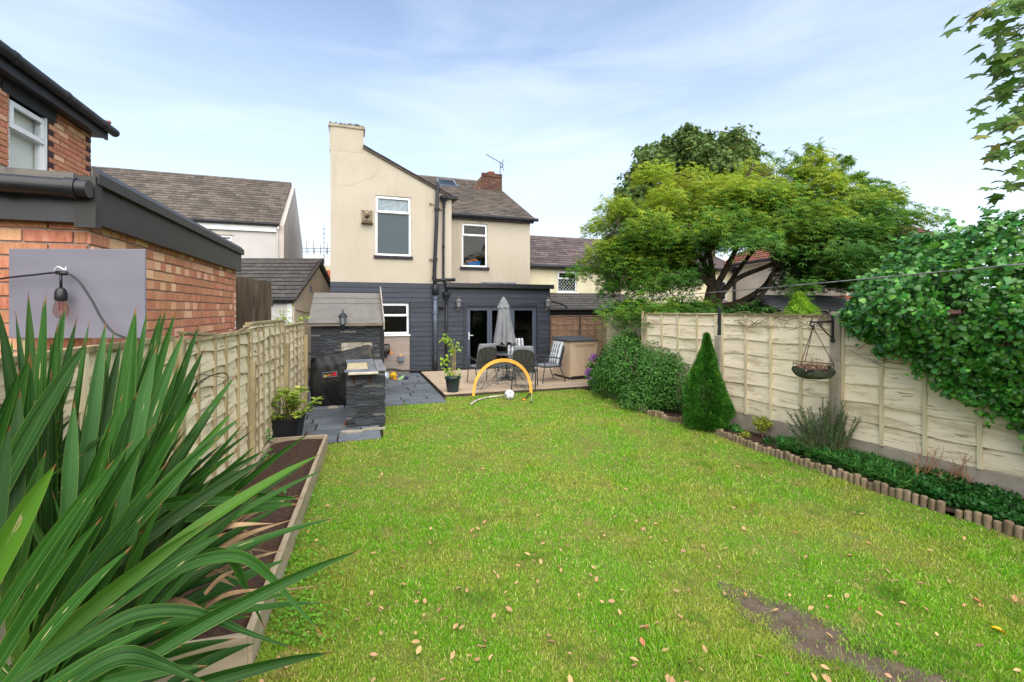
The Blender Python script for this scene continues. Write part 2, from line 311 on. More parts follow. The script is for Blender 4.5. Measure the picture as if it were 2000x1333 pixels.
# patio of slate slabs, in the house's frame
patio = MB(); patio.slab([(-4.4, -7.15), (-1.95, -7.0), (-1.9, -4.42), (-.47, -4.42), (-.47, 0), (-4.4, 0)], -.05, .004)
patio = tag(patio.build('patio', M['joint'], loc=P0, rz=TH), kind='structure')
slab_meshes = []
for k in range(4):
    mb = MB(); j = lambda: random.uniform(-.006, .006)
    mb.slab([(.006+j(), .006+j()), (.994+j(), .006+j()), (.994+j(), .994+j()), (.006+j(), .994+j())], 0, .022); slab_meshes.append(mb.mesh('paving_slab', M['slab']))
yb, row = -7.05, 0
while yb < -.1:
    d = [.42, .34, .46, .38][row % 4]
    a_hi = -1.95 if yb + d < -4.3 else -.5
    x = -4.35 - random.uniform(0, .4)
    while x < a_hi - .08:
        wd = random.choice([.62, .75, .55, .82]); x1 = min(x + wd, a_hi)
        if a_hi - x1 < .12: x1 = a_hi
        if not (x1 < -3.95):
            o = piece('paving_slab', random.choice(slab_meshes), patio, T(x, yb, random.uniform(0, .005)) @ RX(random.uniform(-.004, .004)), (x1-x-.022, d-.022, 1))
        x = x1
    yb += d; row += 1
# raised timber deck
deck = MB(); deck.box(-.42, 4.6, -3.98, -.03, -.04, .03); deck.box(-.45, 4.7, -4.10, -4.03, -.04, .052)
deck = tag(deck.build('deck', M['oldwood'], loc=P0, rz=TH), kind='structure')
bm_ = [MB().box(0, 1, 0, .138, 0, .03).mesh('deck_board', M['deck']) for _ in range(1)]
k = 0; b_ = -4.09
while b_ < -.2:
    x = -.45
    for x1 in ([1.9, 4.7] if k % 2 else [3.1, 4.7]):
        piece('deck_board', bm_[0], deck, T(x, b_, .034 + random.uniform(0, .004)), (x1-x-.006, 1, 1)); x = x1
    b_ += .146; k += 1

# ------------------------------------------------------------------ building helpers
def cells(mb, x0, x1, z0, z1, y0, y1, holes):
    xs = sorted({x0, x1, *[min(max(v, x0), x1) for h in holes for v in h[:2]]}); zs = sorted({z0, z1, *[min(max(v, z0), z1) for h in holes for v in h[2:4]]})
    for xa, xb in zip(xs, xs[1:]):
        for za, zb in zip(zs, zs[1:]):
            cx, cz = (xa+xb)/2, (za+zb)/2
            if not any(h[0] < cx < h[1] and h[2] < cz < h[3] for h in holes): mb.box(xa, xb, y0, y1, za, zb)
    return mb
def window(root, a0, a1, z0, z1, y, transom=None, pm=None, fm=None, fr=.065, vent_out=False, mulls=()):
    fm = fm or M['upvc']; pm = pm or [M['glass'], M['glass']]; d = .06
    f = MB(); f.box(a0, a0+fr, y, y+d, z0, z1); f.box(a1-fr, a1, y, y+d, z0, z1); f.box(a0+fr, a1-fr, y, y+d, z0, z0+fr); f.box(a0+fr, a1-fr, y, y+d, z1-fr, z1)
    zt = None; spans = [(z0+fr, z1-fr)]
    if transom:
        zt = z1 - (z1-z0)*transom; f.box(a0+fr, a1-fr, y-.004, y+d, zt-fr*.55, zt+fr*.55); spans = [(z0+fr, zt-fr*.55), (zt+fr*.55, z1-fr)]
        q = .035                                    # the opening light stands proud of the frame
        za, zb = zt-fr*.4, z1-fr*.35; f.box(a0+fr*.4, a1-fr*.4, y-.03, y-.004, za, za+q+.03); f.box(a0+fr*.4, a1-fr*.4, y-.03, y-.004, zb-q-.03, zb)
        f.box(a0+fr*.4, a0+fr*.4+q+.02, y-.03, y-.004, za+q+.03, zb-q-.03); f.box(a1-fr*.4-q-.02, a1-fr*.4, y-.03, y-.004, za+q+.03, zb-q-.03)
    for mx_ in mulls: f.box(mx_-fr*.5, mx_+fr*.5, y-.003, y+d, z0+fr, z1-fr)
    o = f.build('window', fm, root, bevel=.006)
    xs = [a0+fr, *[v for mm in mulls for v in (mm-fr*.5, mm+fr*.5)], a1-fr]
    for i, (za, zb) in enumerate(spans):
        for xa, xb in zip(xs[::2], xs[1::2]):
            MB().box(xa, xb, y+.022, y+.028, za, zb).build('pane', pm[min(i, len(pm)-1)], o)
    return o
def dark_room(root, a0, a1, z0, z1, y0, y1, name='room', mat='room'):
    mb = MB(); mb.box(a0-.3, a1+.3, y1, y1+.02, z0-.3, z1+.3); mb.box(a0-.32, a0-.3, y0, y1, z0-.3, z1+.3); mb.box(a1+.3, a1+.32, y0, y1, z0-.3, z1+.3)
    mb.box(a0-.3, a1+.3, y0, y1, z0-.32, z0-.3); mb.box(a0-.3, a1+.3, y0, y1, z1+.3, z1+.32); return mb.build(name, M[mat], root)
def wmat(o):
    m = T(Vector(o.location)) @ RZ(o.rotation_euler.z)
    return wmat(o.parent) @ m if o.parent else m
def cover(part, o, ux, us, W, Ln, wd, g, mat, name='slate', thick=.009, lap=1.5, n_parts=300, lip=0.0, jit=.006, skip=None):
    """courses of slates or tiles over a slope; the nearest n_parts as objects, the rest joined"""
    o, ux, us = Vector(o), Vector(ux).normalized(), Vector(us).normalized(); nn = ux.cross(us)
    mb = MB(); mb.box(.004, .996, 0, g*lap, 0, thick)
    if lip: mb.box(.03, .97, -.004, .02, thick*.9, thick+lip)
    me = mb.mesh(name, mat); items = []; wm = wmat(part); rows = int(math.ceil(Ln/g))
    for r in range(rows):
        x = -(r % 2) * wd * .5
        while x < W - .01:
            x0, x1 = max(x, 0), min(x + wd, W)
            if x1 - x0 > .03 and r*g < Ln - .02:
                p = o + ux*(x0) + us*(r*g) + nn*(thick*(lap-.2))
                if not (skip and skip((x0+x1)/2, r*g)):
                    tl = math.atan2(thick*lap, g*lap) + random.uniform(0, jit)
                    m = Matrix(((ux.x, us.x, nn.x, p.x), (ux.y, us.y, nn.y, p.y), (ux.z, us.z, nn.z, p.z), (0, 0, 0, 1))) @ RX(-tl) @ RZ(random.uniform(-jit, jit))
                    items.append(((wm @ p - Vector((0, 0, CAM_H))).length, m, (x1-x0, min(1, (Ln-r*g)/(g*lap)), 1)))
            x += wd
    items.sort(key=lambda t: t[0])
    for _, m, sc in items[:n_parts]: piece(name, me, part, m, sc)
    rest = MB()
    vs = [tuple(v.co) for v in me.vertices]; fs = [tuple(p.vertices) for p in me.polygons]
    for _, m, sc in items[n_parts:]: rest.add(vs, fs, m @ Matrix.Diagonal((*sc, 1)))
    if rest.v:
        key = mat.name + '_joined'
        m2 = bpy.data.materials.get(key)
        if m2 is None: m2 = mat.copy(); m2.name = key
        for nd in m2.node_tree.nodes:                # vary by island where the pieces are joined
            if nd.type == 'OBJECT_INFO':
                g_ = [q for q in m2.node_tree.nodes if q.type == 'NEW_GEOMETRY'][0]
                for l in [l for l in m2.node_tree.links if l.from_node == nd]:
                    m2.node_tree.links.new(g_.outputs['Random Per Island'], l.to_socket)
                break
        tag(rest.build(name, m2, part), kind='stuff')
BR = {}
def bricks(part, x0, x1, z0, z1, y=0.0, holes=(), mat='brick', face=None, depth=.09, bl=.225, bh=.075, header_rows=0, dark_at=(), pos=None, limit=300):
    """brick faces as objects, proud of a mortar wall; face maps local (x, y, z) into the parent"""
    face = face or Matrix(); key = (mat, depth)
    if key not in BR: BR[key] = [MB().prism([(.0, .003), (.004, .0), (.996, .002), (1, .062), (.994, .065), (.004, .064)], 0, depth).mesh('brick', M[mat]), MB().prism([(.003, .0), (.997, .003), (1, .063), (.5, .065), (0, .062)], 0, depth).mesh('brick', M[mat])]
    n = 0; r = 0; z = z0
    while z < z1 - .02 and n < limit:
        hd = header_rows and r % header_rows == header_rows - 1
        L_ = bl/2 if hd else bl
        x = x0 - (L_*.5 if r % 2 else 0) - (.03 if hd else 0)
        while x < x1 - .005:
            xa, xb = max(x, x0), min(x + L_, x1)
            segs = [(xa, xb)]
            for h in holes:
                if h[2] < z + bh*.5 < h[3]:
                    segs = [q for s_ in segs for q in ((s_[0], min(s_[1], h[0])), (max(s_[0], h[1]), s_[1])) if q[1] - q[0] > .025]
            for sa, sb in segs:
                if sb - sa < .025: continue
                mm = mat
                me = random.choice(BR[key])
                if any(d0 <= sa < d1 and (r % 2 == ev or ev > 1) for d0, d1, ev in dark_at):
                    k2 = ('brickdark', depth)
                    if k2 not in BR: BR[k2] = [MB().box(0, 1, 0, depth, 0, .065).mesh('brick', M['brickdark'])]
                    me = BR[k2][0]
                piece('brick', me, part, face @ T(sa + .005, y + random.uniform(-.004, .002), z + .005 + random.uniform(-.001, .001)), (sb - sa - .01, 1, bh/.075*random.uniform(.97, 1.0))); n += 1
            x += L_
        z += bh; r += 1
    return n

# ------------------------------------------------------------------ the cream house
house = thing('cream_house', 'cream rendered house with tall chimney, dark grey cladding below and glazed folding doors', 'house', P0, TH)
zc = 2.70                                            # where cladding meets render
wbig = [*HF(733, 499)[:1], HF(803, 383)[0], HF(733, 499)[1], HF(733, 381)[1]]
wkit = [HF(722, 655)[0], HF(799, 655)[0], HF(799, 653)[1], HF(799, 592)[1]]
door = [HF(911, 724)[0], HF(1048, 600)[0], .06, HF(980, 599)[1]]
mb = MB(); cells(mb, -3.04, .52, zc, 5.5, 0, .25, [(wbig[0], wbig[1], wbig[2], wbig[3])])
mb.prism([(-3.04, 5.5), (.52, 5.5), (-2.12, 6.78), (-3.04, 6.78)], 0, .25)
mb.box(.27, .52, .25, 1.9, zc, 5.5); mb.box(-3.04, -2.79, .25, 6, 0, 6.7)
mb.build('wall', M['render'], house)
wrec = [HF(902, 500, 1.77)[0], HF(952, 500, 1.77)[0], HF(927, 522, 1.77)[1], HF(927, 437, 1.77)[1]]
mb = MB(); cells(mb, .52, 3.86, 2.6, 5.36, 1.77, 2.0, [wrec]); mb.box(3.63, 3.86, 2.0, 9, 0, 5.6); mb.build('wall', M['render'], house)
mb = MB(); cells(mb, -3.04, .40, 0, zc, .0, .25, [wkit]); cells(mb, .40, 3.86, 0, 2.72, .0, .2, [tuple(door)]); mb.box(3.66, 3.86, .2, 1.77, 0, 2.72)
mb.build('lower_wall', M['stone_dark'], house)
# chimney breast and stack, moss on its top
mb = MB(); mb.box(-3.06, -2.12, -.003, .55, 6.6, 7.30); ch = mb.build('chimney_stack', M['render'], house)
MB().box(-3.09, -2.08, -.035, .58, 7.30, 7.38).build('chimney_cap', M['concrete'], ch)
P = np.column_stack([rng.uniform(-3.05, -2.12, 700), rng.uniform(0, .55, 700), 7.37 + rng.uniform(0, .03, 700)])
M['moss'] = mk('moss', '#4e4a2c', '#3d3a24', rough=.95, rnd=.3, island=True)
tag(foliage('moss', M['moss'], P, rand_dirs(700) * np.array([1, 1, .6]) + np.array([0, 0, .5]), rand_dirs(700), rng.uniform(.03, .10, 700), 'diamond', ch), kind='stuff')
# thin dark crack lines in the render
M['crack'] = mk('crack', '#a08f76')
def crack(pts):
    mb = MB()
    for (xa, ya), (xb, yb2) in zip(pts, pts[1:]):
        a0, z0 = HF(xa, ya); a1, z1 = HF(xb, yb2); mb.tube([(a0, .0, z0), (a1, .0, z1)], .0034, 4)
    mb.build('crack', M['crack'], house)
crack([(664, 362), (678, 363), (690, 361), (700, 357), (712, 352), (722, 350), (733, 343), (738, 345)]); crack([(722, 350), (731, 338), (742, 328)])
# windows of the house
window(house, *wbig, .05, .27, [M['frost'], M['frostlight']])
mb = MB(); a_, b2 = HF(730, 502)[0], HF(806, 502)[0]; n_ = 11
sl = MB().box(a_, b2, -.05, .06, wbig[2]-.085, wbig[2]-.004).build('sill', M['joint'], house)
for i in range(n_): MB().box(a_+(b2-a_)*i/n_+.004, a_+(b2-a_)*(i+1)/n_-.004, -.056, .05, wbig[2]-.09, wbig[2]-.001).build('sill_brick', M['stone_dark'], sl)
wr = window(house, *wrec, 1.82, .27, [M['glass'], M['glass']])
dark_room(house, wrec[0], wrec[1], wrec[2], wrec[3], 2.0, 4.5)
tt = thing('toy_box', 'blue toy box with an orange cloth behind the glass of the recessed upstairs window', 'toy box', H((wrec[0]+wrec[1])/2, 1.93, wrec[2]+.07), TH)
MB().prism([(-.20, 0), (.22, 0), (.27, .17), (-.24, .12)], -.02, .10).build('box', mk('toy_blue', '#2d7fd0', rough=.5), tt, bevel=.01)
mb = MB(); mb.ball((-.16, .03, .15), .07, 8, (1.6, .8, .6)); mb.ball((.05, .03, .19), .08, 8, (1.7, .8, .6)); mb.build('cloth', mk('toy_orange', '#ea7434', rough=.7), tt, smooth=True)
MB().box(wrec[0]-.06, wrec[1]+.06, 1.70, 1.82, wrec[2]-.10, wrec[2]-.003).build('sill', M['stone_dark'], house)
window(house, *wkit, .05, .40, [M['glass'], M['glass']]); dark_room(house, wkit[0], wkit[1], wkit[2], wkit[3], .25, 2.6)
MB().box(wkit[0]-.03, wkit[1]+.03, -.07, .05, wkit[2]-.05, wkit[2]-.003).build('sill', M['upvc'], house)
M['beigepanel'] = mk('beige_panel', '#a3948a', '#978980', rough=.85, scale=3, stretch=(.4, 1, 3), wear=('#8a7d76', 2, (.3, 1, 5), .6, .75))
z = .12
while z < wkit[2] - .08:                             # beige panel boards under the kitchen window
    z1 = min(z + .3, wkit[2]-.055); MB().box(wkit[0]-.2, wkit[1]+.02, -.02, .0, z, z1-.004).build('panel_board', M['beigepanel'], house); z = z1
MB().box(wkit[0]-.3, wkit[1]+.02, -.015, .0, .0, .115).build('plinth', M['concrete'], house)
# cladding boards
bme = MB().prism([(0, 0), (1, 0), (1, .140), (0, .140)], 0, .02)
bme = MB().add([(0,-.022,0),(1,-.022,0),(1,-.010,.143),(0,-.010,.143),(0,0,0),(1,0,0),(1,0,.143),(0,0,.143)], [(0,1,2,3),(4,7,6,5),(0,4,5,1),(3,2,6,7),(0,3,7,4),(1,5,6,2)]).mesh('cladding_board', M['clad'])
def board(x0, x1, z): piece('cladding_board', bme, house, T(x0, random.uniform(-.004, 0), z) @ RY(random.uniform(-.0012, .0012)), (x1-x0, 1, 1))
z = .10
while z < zc - .05:
    if z > wkit[3] - .02 : board(-3.04, .36, z)
    else: board(wkit[1]+.04, .36, z)
    z += .149
z = .10
while z < 2.62:
    if z > 2.28: board(.40, 3.86, z)
    elif z > door[3] + .005: board(.40, 3.86, z)
    else: board(.40, door[0]-.10, z); board(door[1]+.06, 3.86, z)
    z += .149
mb = MB(); mb.box(.36, .40, -.03, 0, .05, zc); mb.box(wkit[1]+.015, wkit[1]+.04, -.03, 0, .05, wkit[3]+.05); mb.box(wkit[0], wkit[1]+.04, -.03, .0, wkit[3], wkit[3]+.03)
mb.box(door[0]-.10, door[0]-.0, -.035, .0, .05, door[3]+.005); mb.box(door[1], door[1]+.06, -.035, 0, .05, door[3]+.005)
mb.box(door[0]-.10, door[1]+.06, -.04, .0, door[3]+.005, door[3]+.13); mb.box(3.86, 3.885, -.035, .02, .05, 2.72); mb.build('trim_board', M['clad'], house)
# extension roof edge, its gutter, a low roof light behind
mb = MB(); mb.box(.32, 3.98, -.16, 1.77, 2.735, 2.79); mb.box(.32, 3.98, -.17, -.10, 2.66, 2.80); mb.build('flat_roof', M['black'], house)
x0_, z0_ = HF(935, 553, .9); x1_, _ = HF(1003, 553, .9)
mb = MB(); mb.prism([(x0_-.1, 2.79), (x1_+.05, 2.79), (x1_+.02, 2.90), (x0_+.12, 2.90)], .7, 1.5); mb.build('roof_upstand', M['lead'], house)
# folding doors
dr = MB(); w_ = .075; d0, d1, dz0, dz1 = door
xs = [HF(957, 660)[0], HF(1001, 660)[0]]
dr.box(d0, d0+.05, .03, .10, dz0, dz1); dr.box(d1-.05, d1, .03, .10, dz0, dz1); dr.box(d0+.05, d1-.05, .03, .10, dz1-.05, dz1); dr.box(d0+.05, d1-.05, .03, .10, dz0, dz0+.04)
dr = dr.build('door_frame', M['anthracite'], house, bevel=.005)
ed = [d0+.052, xs[0], xs[1], d1-.052]
for i in range(3):
    a, b = ed[i]+.004, ed[i+1]-.004; za, zb = dz0+.045, dz1-.055
    lf = MB(); lf.box(a, a+.075, .04, .09, za, zb); lf.box(b-.075, b, .04, .09, za, zb); lf.box(a+.075, b-.075, .04, .09, za, za+.09); lf.box(a+.075, b-.075, .04, .09, zb-.075, zb)
    lf = lf.build('door_leaf', M['anthracite'], house, bevel=.006)
    MB().box(a+.075, b-.075, .062, .068, za+.09, zb-.075).build('pane', M['glass'], lf)
    if i == 0:
        mb = MB(); mb.box(a+.02, a+.05, .025, .04, 1.0, 1.24); mb.tube([(a+.035, .03, 1.14), (a+.035, -.02, 1.14), (a+.16, -.02, 1.14)], .011, 8); mb.build('handle', M['upvc'], lf)
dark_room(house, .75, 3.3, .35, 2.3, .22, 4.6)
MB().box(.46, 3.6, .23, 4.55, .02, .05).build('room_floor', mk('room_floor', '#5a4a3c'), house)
# main roof with slates, ridge, chimney; the outrigger's roof
pitch = R(26.8); us = Vector((0, math.cos(pitch), math.sin(pitch)))
mb = MB(); Lr = 5.4/math.cos(pitch)
o0 = Vector((-3.0, 1.60, 5.34)); e = o0 + us*Lr
mb.add([tuple(o0), (3.95, 1.60, 5.34), (3.95, e.y, e.z), (-3.0, e.y, e.z), (-3.0, 1.60, 5.24), (3.95, 1.60, 5.24), (3.95, e.y+5.4, 5.24), (-3.0, e.y+5.4, 5.24)], [(0,1,2,3), (0,4,5,1), (3,2,6,7), (1,5,6,2), (0,3,7,4), (4,7,6,5)])
roof = mb.build('roof', M['joint'], house)
cover(roof, (.30, 1.58, 5.345), (1, 0, 0), us, 3.67, Lr, .29, .215, M['slate'], thick=.020, jit=.014, skip=lambda x, y: (.55 < x < 1.9 and False))
mb = MB()
for i in range(12): mb.tube([(-.6+i*.38, e.y, e.z+.02), (-.6+i*.38+.37, e.y, e.z+.02)], .09, 8)
mb.build('ridge_tile', M['slate'], roof)
# roof light: frame, raised sash, dark pane
def on_roof(px, py):                                 # point of the main slope behind a pixel
    best = None
    for i in range(200):
        b = 1.6 + 5.4*i/200; a, z = HF(px, py, b); zz = 5.34 + (b-1.6)*math.tan(pitch)
        if best is None or abs(z-zz) < best[0]: best = (abs(z-zz), a, b, zz)
    return best[1:]
pa, pb = on_roof(858, 366), on_roof(893, 367)
mrl = T(pa[0], pa[1], pa[2]+.03) @ RX(pitch); wl = pb[0]-pa[0]; ll = 1.0
mb = MB(); mb.box(0, .06, 0, ll, 0, .09, mrl); mb.box(wl-.06, wl, 0, ll, 0, .09, mrl); mb.box(.06, wl-.06, 0, .06, 0, .09, mrl); mb.box(.06, wl-.06, ll-.06, ll, 0, .09, mrl); mb.box(-.12, wl+.12, -.2, .0, .0, .012, mrl)
rl = mb.build('roof_window', M['lead'], roof)
ms_ = mrl @ T(0, ll, .10) @ RX(.16) @ T(0, -ll, 0)
mb = MB(); mb.box(.0, .07, 0, ll, 0, .05, ms_); mb.box(wl-.07, wl, 0, ll, 0, .05, ms_); mb.box(.07, wl-.07, 0, .07, 0, .05, ms_); mb.box(.07, wl-.07, ll-.07, ll, 0, .05, ms_); mb.build('sash', M['upvc'], rl) if False else None
# (parts stay three levels deep: the sash and pane hang on the roof beside the frame)
mb.build('roof_sash', M['lead'], roof); MB().box(.07, wl-.07, .07, ll-.07, .02, .03, ms_).build('roof_pane', M['glassdark'], roof)
# brick chimney on the gable
ca, cb_ = on_roof(940, 372), on_roof(978, 378)
cx0, cx1, cy = HF(939, 350, 5.6)[0], 3.93, 5.45
zt = HF(960, 342, 5.6)[1]
cs = MB(); cs.box(cx0+.01, cx1-.01, cy+.01, cy+.8, 6.6, zt-.12); cs.prism([(cx0-.55, 7.2), (cx0+.02, 7.2), (cx0+.02, zt-.15)], cy+.03, cy+.78); cs = cs.build('chimney', M['chimbrick'], house)
me_c = MB().box(0, 1, 0, .1, 0, .066).mesh('brick', M['chimbrick']); z = 6.75; r_ = 0
while z < zt - .02:
    x = cx0 - (.11 if r_ % 2 else 0)
    while x < cx1 - .02:
        xa, xb = max(x, cx0), min(x+.225, cx1)
        if xb - xa > .03: piece('brick', me_c, cs, T(xa+.004, cy+random.uniform(-.008, .002) - (.03 if z > zt-.16 else 0), z), (xb-xa-.008, 1, 1))
        x += .225
    z += .075; r_ += 1
MB().box(cx0-.1, cx1+.0, cy-.03, cy, 6.55, 6.95).build('flashing', M['lead'], cs)
M['terracotta'] = mk('terracotta', '#a5553c', '#8b4633', rough=.8)
MB().lathe([(.14, 0), (.15, .1), (.18, .12), (.18, .17), (.13, .17)], 14, T((cx0+cx1)/2+.05, cy+.35, zt)).build('chimney_pot', M['terracotta'], cs)
pts_ = [(-2.20, 6.86), (.66, 5.44)]
mb = MB(); mb.prism([(-2.14, 6.75), (.64, 5.41), (.66, 5.47), (-2.12, 6.83)], -.06, 4.5); ro = mb.build('roof', M['slate'], house)
mb = MB()
for i in range(11):
    t0, t1 = i/11, (i+1)/11; xa, za = -2.13+2.81*t0, 6.82-1.36*t0; xb, zb = -2.13+2.81*t1, 6.82-1.36*t1
    mb.prism([(xa, za), (xb+.03, zb-.012), (xb+.03, zb+.004), (xa, za+.018)], -.085 - random.uniform(0, .02), .2)
mb.build('verge_slate', M['stone_dark'], ro)
# rainwater and soil pipes
def pipe(pxs, r, mat, b, name='pipe', collars=()):
    pts = [(HF(x, y, b)[0], b, HF(x, y, b)[1]) for x, y in pxs]
    mb = MB(); mb.tube(pts, r, 10); o = mb.build(name, mat, house, smooth=True)
    for x, y in collars:
        a, z = HF(x, y, b); MB().tube([(a, b, z-.04), (a, b, z+.04)], r*1.28, 10).build('collar', mat, o)
    return o
pipe([(855, 357), (852, 450), (848, 545), (850, 556)], .058, M['blackpaint'], -.12, 'soil_pipe', [(853, 410), (850, 507), (848, 543)])
pipe([(850, 556), (851, 576)], .10, M['blackpaint'], -.13, 'soil_pipe')
pipe([(850, 576), (850, 696)], .062, M['greypipe'], -.12, 'soil_pipe', [(850, 582), (850, 611)])
pipe([(850, 692), (850, 728)], .075, M['blackpaint'], -.12, 'soil_pipe')
pipe([(853, 548), (868, 547), (889, 547)], .05, M['blackpaint'], -.14, 'branch_pipe', [(872, 547)])
pipe([(858, 601), (866, 600)], .055, M['blackpaint'], -.12, 'branch_pipe')
pipe([(867, 396), (866, 480), (866, 548), (871, 556), (872, 570)], .038, M['blackpaint'], -.08, 'downpipe', [(867, 403), (866, 482)])
pipe([(872, 584), (871, 730)], .036, M['blackpaint'], -.09, 'downpipe', [(872, 592), (871, 655)])
for (px_, py_) in ((867, 389), (872, 577)):
    a, z = HF(px_, py_, -.1)
    MB().lathe([(.05, -.16), (.06, -.10), (.13, .02), (.13, .09), (.12, .09)], 12, T(a, -.1, z)).build('hopper', M['blackpaint'], house)
a, z = HF(862, 385, -.05); MB().box(a, .72, -.11, .0, z-.04, z+.05).build('gutter', M['blackpaint'], house)
mb = MB(); mb.box(.52, 3.96, 1.62, 1.77, 5.20, 5.34); mb.tube([(.54, 1.56, 5.31), (4.10, 1.56, 5.31)], .065, 8); mb.build('gutter', M['blackpaint'], house)
for (px_, py_) in ((843, 400), (843, 509), (860, 410)):
    a, z = HF(px_, py_, -.05); mb = MB(); mb.tube([(a-.07, -.04, z), (a+.09, -.06, z)], .012, 6); mb.tube([(a-.07, -.04, z+.05), (a, -.05, z+.03)], .012, 6); mb.build('pipe_bracket', M['oldwood'], house)

# ------------------------------------------------------------------ things on and by the house wall
def on_wall(px, py, b=0.0): a, z = HF(px, py, b); return H(a, b, z)
M['weathered_stone'] = mk('weathered_stone', '#9c8d74', '#6f6353', rough=.9, scale=14, bump=.6, bscale=40)
t = thing('wall_plaque', 'weathered stone plaque with an animal face beside the obscured upstairs window', 'plaque', on_wall(717, 438), TH)
MB().prism([(-.14, .02), (.14, .02), (.15, .42), (.09, .39), (0, .41), (-.09, .39), (-.15, .42)], -.07, 0).build('back_plate', M['weathered_stone'], t, bevel=.01)
MB().prism([(-.17, 0), (.17, 0), (.10, .08), (-.10, .08)], -.15, -.0).build('ledge', mk('mossy_ledge', '#4b4536', '#5f5743'), t)
mb = MB(); mb.ball((0, -.09, .27), .085, 12, (1, .8, 1.2)); mb.ball((-.07, -.08, .36), .03); mb.ball((.07, -.08, .36), .03); mb.build('face', M['weathered_stone'], t, smooth=True)
mb = MB(); mb.ball((0, -.15, .21), .045, 10); mb.build('nose', mk('dark_nose', '#3a3036'), t, smooth=True)
mb = MB(); mb.ball((-.035, -.155, .285), .012, 8); mb.ball((.035, -.155, .285), .012, 8); mb.build('eyes', M['blackpaint'], t)
# wall lanterns
def lantern(t, mat, gl, s=1.0, arm=True):
    MB().box(-.04*s, .04*s, -.02, 0, -.16*s, .08*s).build('back_plate', mat, t, bevel=.004)
    MB().tube([(0, -.01, -.10*s), (0, -.09*s, -.17*s), (0, -.15*s, -.11*s), (0, -.15*s, -.03*s)], .013*s, 8).build('bracket', mat, t, smooth=True)
    mb = MB(); c = T(0, -.15*s, 0)
    for k in range(6):
        q = RZ(math.pi/3*k); mb.tube([q @ Vector((.05*s, 0, -.03*s)), q @ Vector((.085*s, 0, .15*s))], .006*s, 5, c)
    mb.lathe([(.03*s, -.05*s), (.055*s, -.03*s), (.055*s, -.02*s)], 6, c); mb.build('cage', mat, t)
    MB().lathe([(.047*s, -.02*s), (.08*s, .15*s)], 6, c, cap=False).build('glass', gl, t)
    MB().lathe([(.105*s, .15*s), (.10*s, .165*s), (.05*s, .23*s), (.012*s, .25*s), (.012*s, .28*s), (.02*s, .29*s), (.004*s, .33*s)], 12, c).build('cap', mat, t)
M['oldbronze'] = mk('peeling_grey_metal', '#6e6c69', '#4e4d4c', rough=.6, scale=14, wear=('#a9a59c', 12, (1, 1, 1), .5, .7))
M['lampglass'] = mk('lamp_glass', '#7d8488', '#8f979a', rough=.15, spec=.6)
for px_, lb in ((894, 'peeling grey wall lantern on the cladding beside the downpipe'), (1067, 'pale grey wall lantern at the outer corner of the clad extension')):
    t = thing('wall_lantern', lb, 'wall lamp', on_wall(px_, 598), TH, group='lanterns on the clad extension wall'); lantern(t, M['oldbronze'], M['lampglass'], .95)
# tv aerial on the gable chimney
t = thing('television_aerial', 'thin television aerial on a mast behind the brick chimney', 'aerial', H(3.98, 5.9, 7.0), TH)
al = mk('aluminium', '#4b4e52', rough=.4, metal=.6)
MB().tube([(0, 0, 0), (0, 0, 1.75)], .018, 6).build('mast', al, t)
mb = MB(); mb.tube([(-.62, .2, 2.15), (.12, 0, 1.72)], .014, 5)
for k in range(7):
    f = k/6; p = Vector((-.62+.70*f, .2-.2*f, 2.15-.40*f)); q = Vector((.25, .9, 0)).normalized()*(.10+.10*f*f); mb.tube([p-q, p+q], .007, 4)
for dz in (-.12, -.06, .06, .12): mb.tube([(.10, -.25, 1.74+dz), (.14, .25, 1.74+dz)], .009, 4)
mb.tube([(.0, 0, 1.6), (.10, 0, 1.55)], .02, 5); mb.tube([(.1, 0, 1.74), (.16, 0, 1.40)], .014, 5); mb.build('antenna', al, t)
# hose reel and tap cover
t = thing('hose_reel', 'black hose reel with an orange crank on the beige wall under the kitchen window', 'hose reel', on_wall(752, 690), TH)
MB().box(-.11, .11, -.03, 0, -.05, .28).build('wall_bracket', M['black'], t, bevel=.01)
mb = MB()
for k in range(9): mb.lathe([(.10, -.012), (.118, 0), (.10, .012)], 18, T(-.088+k*.022, -.16, .13) @ RY(R(90)))
mb.build('hose', mk('grey_hose', '#55524a', '#6b675e', rough=.5), t, smooth=True)
mb = MB()
for x in (-.115, .115): mb.lathe([(.13, -.008), (.13, .008)], 20, T(x, -.16, .13) @ RY(R(90)))
mb.box(-.12, .12, -.03, .0, .24, .27); mb.box(-.12, -.1, -.16, 0, .22, .25); mb.box(.1, .12, -.16, 0, .22, .25); mb.tube([(-.02, -.16, 0), (.02, -.15, -.12), (.05, -.1, -.06)], .03, 8); mb.build('reel', M['black'], t)
M['orange'] = mk('orange_plastic', '#e08a1e', rough=.4)
mb = MB(); mb.box(.13, .15, -.20, -.12, -.03, .15); mb.tube([(.15, -.17, 0), (.24, -.17, .0)], .016, 8); mb.build('crank', M['orange'], t)
t = thing('tap_cover', 'small grey tap box with a yellow lid on the beige wall', 'tap box', on_wall(783, 706), TH)
MB().prism([(-.09, 0), (.09, 0), (.09, .17), (-.09, .17)], -.13, 0).build('case', mk('grey_case', '#6c747d', rough=.4), t, bevel=.02)
MB().box(-.055, .05, -.10, -.01, .171, .195).build('lid', mk('yellow_lid', '#e2a72a', rough=.4), t, bevel=.008)
t = tag(MB().tube(curve_pts([H(wkit[0]+.05, -.06, .36), H(wkit[0]+.06, -.06, .18), H(wkit[0]+.7, -.06, .17), H(wkit[0]+1.0, -.06, .11), H(.3, -.06, .08)], 6), .022, 8).build('waste_pipe', M['black'], smooth=True), 'thin black waste pipe running along the foot of the beige wall', 'pipe')

